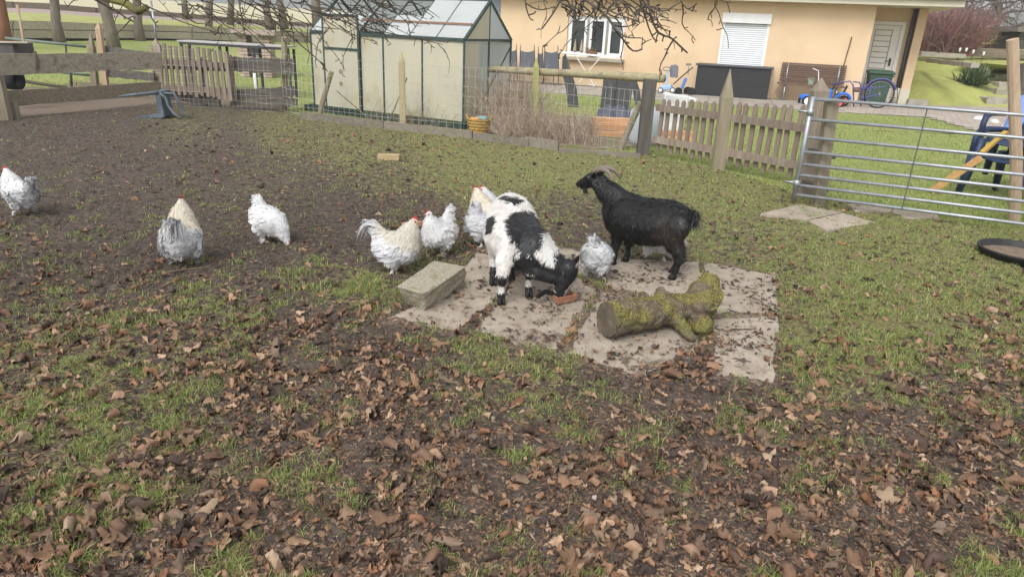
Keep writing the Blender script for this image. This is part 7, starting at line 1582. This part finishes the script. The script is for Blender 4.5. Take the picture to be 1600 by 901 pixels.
# garden bed soil under shrubs and slates
mb = MB(); mb.prism([(-.75, 10.85), (-.45, 10.45), (.4, 10.02), (1.2, 9.78), (2.2, 10.6), (2.6, 12.2), (1.6, 13.4), (.3, 13.6), (-.3, 13.0)], -.1, .022); struct(mb, 'garden_bed', mat('bed soil', (.16, .12, .09), (.26, .21, .15), scale=7, rough=1, bump=1, bscale=25, c3=(.15, .17, .06), c3s=3.2, c3w=.5))

# ------------------------------------------------------------------ lawn blades
x, y, h, wd, cg = LAWNXY
bed_p = [(-.75, 10.85), (-.45, 10.45), (.4, 10.02), (1.2, 9.78), (2.2, 10.6), (2.6, 12.2), (1.6, 13.4), (.3, 13.6), (-.3, 13.0)]
okb = ~in_poly(x, y, dq) & ~in_poly(x, y, [pe0, pe1, wp_(s_r+8, 0, 2), wp_(s_r+8, 0, -8), wp_(s_l-3, 0, -8)]) & ~in_poly(x, y, [gp_(0, 0, 0), gp_(gl, 0, 0), gp_(gl, gw, 0), gp_(0, gw, 0)]) & (y < 21) & ~(in_poly(x, y, bed_p) & (RN.rand(len(x)) < .8))
x, y, h, wd, cg = x[okb], y[okb], h[okb], wd[okb], cg[okb]
grass('lawn_grass', x, y, np.where(y < 13.6, gheight(x, y), terrain(x, y)), h, wd, cg, gm, .6)

# ------------------------------------------------------------------ overhanging apple tree (trunk outside the frame at left)
at_t = thing('apple_tree', 'knotty bare branches with lichen hanging in from above the photo', 'tree', (-3.9, 2.4, 0)); polys = []
lich = mat('lichen bark', (.075, .06, .048), (.15, .125, .10), scale=9, rough=.95, bump=1, bscale=30, c3=(.20, .20, .10), c3s=5, c3w=.56)
mb = MB(); mb.tube([(-3.9, 2.4, -.1), (-3.85, 2.45, .8), (-3.7, 2.6, 1.6), (-3.4, 2.9, 2.3)], [.17, .14, .13, .12], 12, jit=.06); mb.build('trunk', lich, at_t, smooth=True)
LIMB = [np.array([(-3.4, 2.9, 2.3), (-2.6, 3.4, 2.45), (-1.8, 3.7, 2.4), (-1.0, 3.8, 2.3), (-.3, 3.8, 2.25), (.3, 3.75, 2.2), (.9, 3.6, 2.15), (1.3, 3.4, 2.1)]), np.array([(-3.5, 2.8, 2.1), (-3.0, 3.7, 2.15), (-2.5, 4.3, 2.05), (-1.9, 4.6, 2.0)])]
for L_, rr in ((LIMB[0], np.linspace(.09, .02, 8)), (LIMB[1], np.linspace(.08, .03, 4))): mb = MB(); mb.tube([V3(p) for p in L_], list(rr), 10, jit=.08); mb.build('limb', lich, at_t, smooth=True)
lp = np.vstack(LIMB)
def strand(pxs, Y_, r0, r1=None, conn=True, spur=1.0):
    P = [np.array(W(px, py, Y_+.03*math.sin(i*1.7+px))) for i, (px, py) in enumerate(pxs)]
    if conn:
        near = lp[np.argmin(np.linalg.norm(lp-P[0]-(0, 0, .3), axis=1))]; P = [near, near*.45+P[0]*.55+np.array([0, 0, .08])]+P
    Q = []
    for a_, b_ in zip(P[:-1], P[1:]):
        n = max(2, int(np.linalg.norm(b_-a_)/.03))
        for k in range(n): Q.append(a_+(b_-a_)*k/n)
    Q.append(P[-1]); Q = np.array(Q); Q[1:-1] += RN.normal(0, .0035, Q[1:-1].shape); r1 = r1 or r0*.45
    for _ in range(2): Q[1:-1] = (Q[:-2]+Q[1:-1]*2+Q[2:])/4
    rr = np.linspace(r0*1.25 if conn else r0, r1, len(Q))*(1+RN.uniform(-.12, .18, len(Q))); c = np.array((.085, .07, .055))*RN.uniform(.8, 1.3); polys.append((Q, rr, c))
    for k in range(3, len(Q)-1):
        if RN.rand() < .30*spur:
            d = RN.normal(0, 1, 3); d[1] *= .5; tdir = Q[k]-Q[k-1]; tdir /= np.linalg.norm(tdir); d = d-tdir*(d @ tdir)*.6+tdir*.4; L = RN.uniform(.015, .05); S = wander(Q[k], d, L, 3, .25); polys.append((S, np.array([.0032, .003, .0028, .0036])*min(1.2, r0/.005), c*1.1))
        if RN.rand() < .09*spur:
            d = RN.normal(0, 1, 3); d[1] *= .6; tdir = Q[k]-Q[k-1]; tdir /= np.linalg.norm(tdir); d = d/np.linalg.norm(d)+tdir*.9; S = wander(Q[k], d, RN.uniform(.08, .26), 8, .22, -.01); polys.append((S, np.linspace(.0034, .0018, 9)*min(1.3, r0/.005), c*1.05))
            for e in range(3): q = RN.randint(2, 9); polys.append((wander(S[q], RN.normal(0, 1, 3), RN.uniform(.015, .04), 3, .3), np.array([.0024, .0022, .002, .0026]), c*1.1))
RS = [([(818, -6), (822, 18), (828, 33), (833, 32)], .0055), ([(880, -8), (868, 16), (857, 34), (847, 45)], .0075), ([(900, -8), (925, 10), (945, 22), (955, 35), (965, 52), (978, 68), (987, 85), (1003, 77)], .0085), ([(998, -8), (1006, 20), (1014, 45), (1024, 68), (1028, 63)], .0070),
      ([(1008, -8), (1017, 22), (1026, 55), (1045, 57), (1058, 68), (1074, 83)], .0085), ([(1020, 10), (1035, 21), (1052, 12), (1066, 2)], .005), ([(1058, -5), (1075, 17), (1088, 18)], .005), ([(1024, 38), (1036, 46), (1048, 50)], .004), ([(925, -5), (950, 18), (975, 25), (996, 33)], .006), ([(938, -5), (965, 14), (985, 12)], .005),
      ([(912, 5), (905, 25), (899, 40)], .005), ([(925, 12), (935, 35), (930, 44)], .005), ([(1003, 78), (1004, 58)], .003), ([(1002, 70), (1019, 61)], .003), ([(1110, -6), (1130, 4), (1142, 5)], .004), ([(900, 18), (880, 6), (865, -5)], .0045), ([(978, 5), (990, 20), (1000, 35)], .0045), ([(960, 40), (985, 44), (999, 30)], .004), ([(892, -6), (896, 20), (906, 38)], .005), ([(950, -6), (968, 12), (975, 30)], .005)]
for q, r in RS: strand(q, 3.3+RN.uniform(-.25, .25), r*.95, conn=q[0][1] < 0, spur=1.4)
LS = [([(138, -4), (165, 8), (185, 20), (208, 34)], .011), ([(228, 12), (238, 30), (246, 43)], .007), ([(205, 30), (190, 45), (178, 56)], .005), ([(200, -6), (240, 15), (275, 30), (310, 43), (352, 54)], .006), ([(296, -6), (340, 8), (395, 55), (428, 88)], .006), ([(362, -6), (400, 12), (430, 35), (462, 62), (500, 98), (512, 112)], .008),
      ([(428, -6), (448, 15), (457, 45), (460, 74)], .006), ([(402, -4), (376, 30), (363, 46)], .005), ([(468, -6), (500, 25), (522, 52)], .007), ([(538, -6), (580, 20), (606, 25)], .006), ([(556, 36), (600, 50), (640, 58), (692, 70)], .005), ([(240, -6), (262, 14), (270, 32)], .004), ([(330, -6), (318, 10), (306, 14)], .004), ([(480, -6), (515, 10), (560, 40), (590, 52)], .007),
      ([(500, -8), (535, 8), (575, 10), (610, 24)], .005), ([(380, -6), (420, 5), (470, 20), (520, 30)], .006), ([(445, -6), (480, 30), (505, 60), (530, 92), (540, 112)], .005), ([(265, -6), (300, 22), (330, 30)], .004), ([(400, 10), (392, 28), (388, 45)], .004), ([(410, -6), (440, 22), (490, 42), (530, 46)], .006), ([(560, -6), (600, 8), (640, 10), (660, 4)], .005), ([(350, -6), (370, 20), (420, 32), (455, 60)], .005),
      ([(520, -6), (545, 30), (552, 60), (548, 78)], .005), ([(130, -6), (120, 2)], .004), ([(600, -6), (640, 22), (668, 30)], .004), ([(890, -8), (850, 2), (828, 6)], .004), ([(300, 10), (290, 28), (296, 44)], .004), ([(470, 50), (486, 80), (480, 100)], .0035), ([(530, 40), (560, 60), (590, 66)], .004)]
for q, r in LS: strand(q, 4.0+RN.uniform(-.35, .35), r*.72, conn=q[0][1] < 0, spur=1.1)
for i in range(48):
    x0 = RN.uniform(250, 650); y0 = RN.uniform(-8, 25); q = [(x0, y0)]
    for k in range(4): q.append((q[-1][0]+RN.uniform(5, 26), q[-1][1]+RN.uniform(-3, 17)))
    strand(q, 4.0+RN.uniform(-.5, .5), RN.uniform(.002, .0038), conn=y0 < -2, spur=.9)
for i in range(34):
    x0 = RN.uniform(870, 1030); q = [(x0, RN.uniform(-8, 12))]
    for k in range(3): q.append((q[-1][0]+RN.uniform(-14, 18), q[-1][1]+RN.uniform(-2, 14)))
    strand(q, 3.3+RN.uniform(-.3, .3), RN.uniform(.003, .0048), conn=False, spur=1.3)
twig_mesh('twigs', polys, twm, at_t, 'stuff', sides=5)
mb = MB(); ml = [W(-30+150, -12, 4.3), W(165, -4, 4.3), W(195, 4, 4.28), (W(215, 18, 4.25)), W(229, 12, 4.2)]; mb.tube([V3(LIMB[1][3])]+[V3(p) for p in ml], [.03, .028, .026, .023, .022, .018], 10, jit=.10)
mb.build('mossy_branch', mat('thick moss', (.10, .085, .055), (.22, .22, .07), scale=9, rough=1, bump=1, bscale=40), at_t, smooth=True)

# ------------------------------------------------------------------ air
hzm = bpy.data.materials.new('damp air'); hzm.use_nodes = True; hn = hzm.node_tree.nodes; hn.remove(hn['Principled BSDF']); pvn = hn.new('ShaderNodeVolumePrincipled')
pvn.inputs['Density'].default_value = .0016; pvn.inputs['Color'].default_value = (.90, .94, 1, 1); pvn.inputs['Anisotropy'].default_value = .2
hzm.node_tree.links.new(pvn.outputs[0], hn['Material Output'].inputs['Volume'])
MB().box((0, 0, 24), (1260, 1260, 52)).build('haze', hzm, kind='stuff')
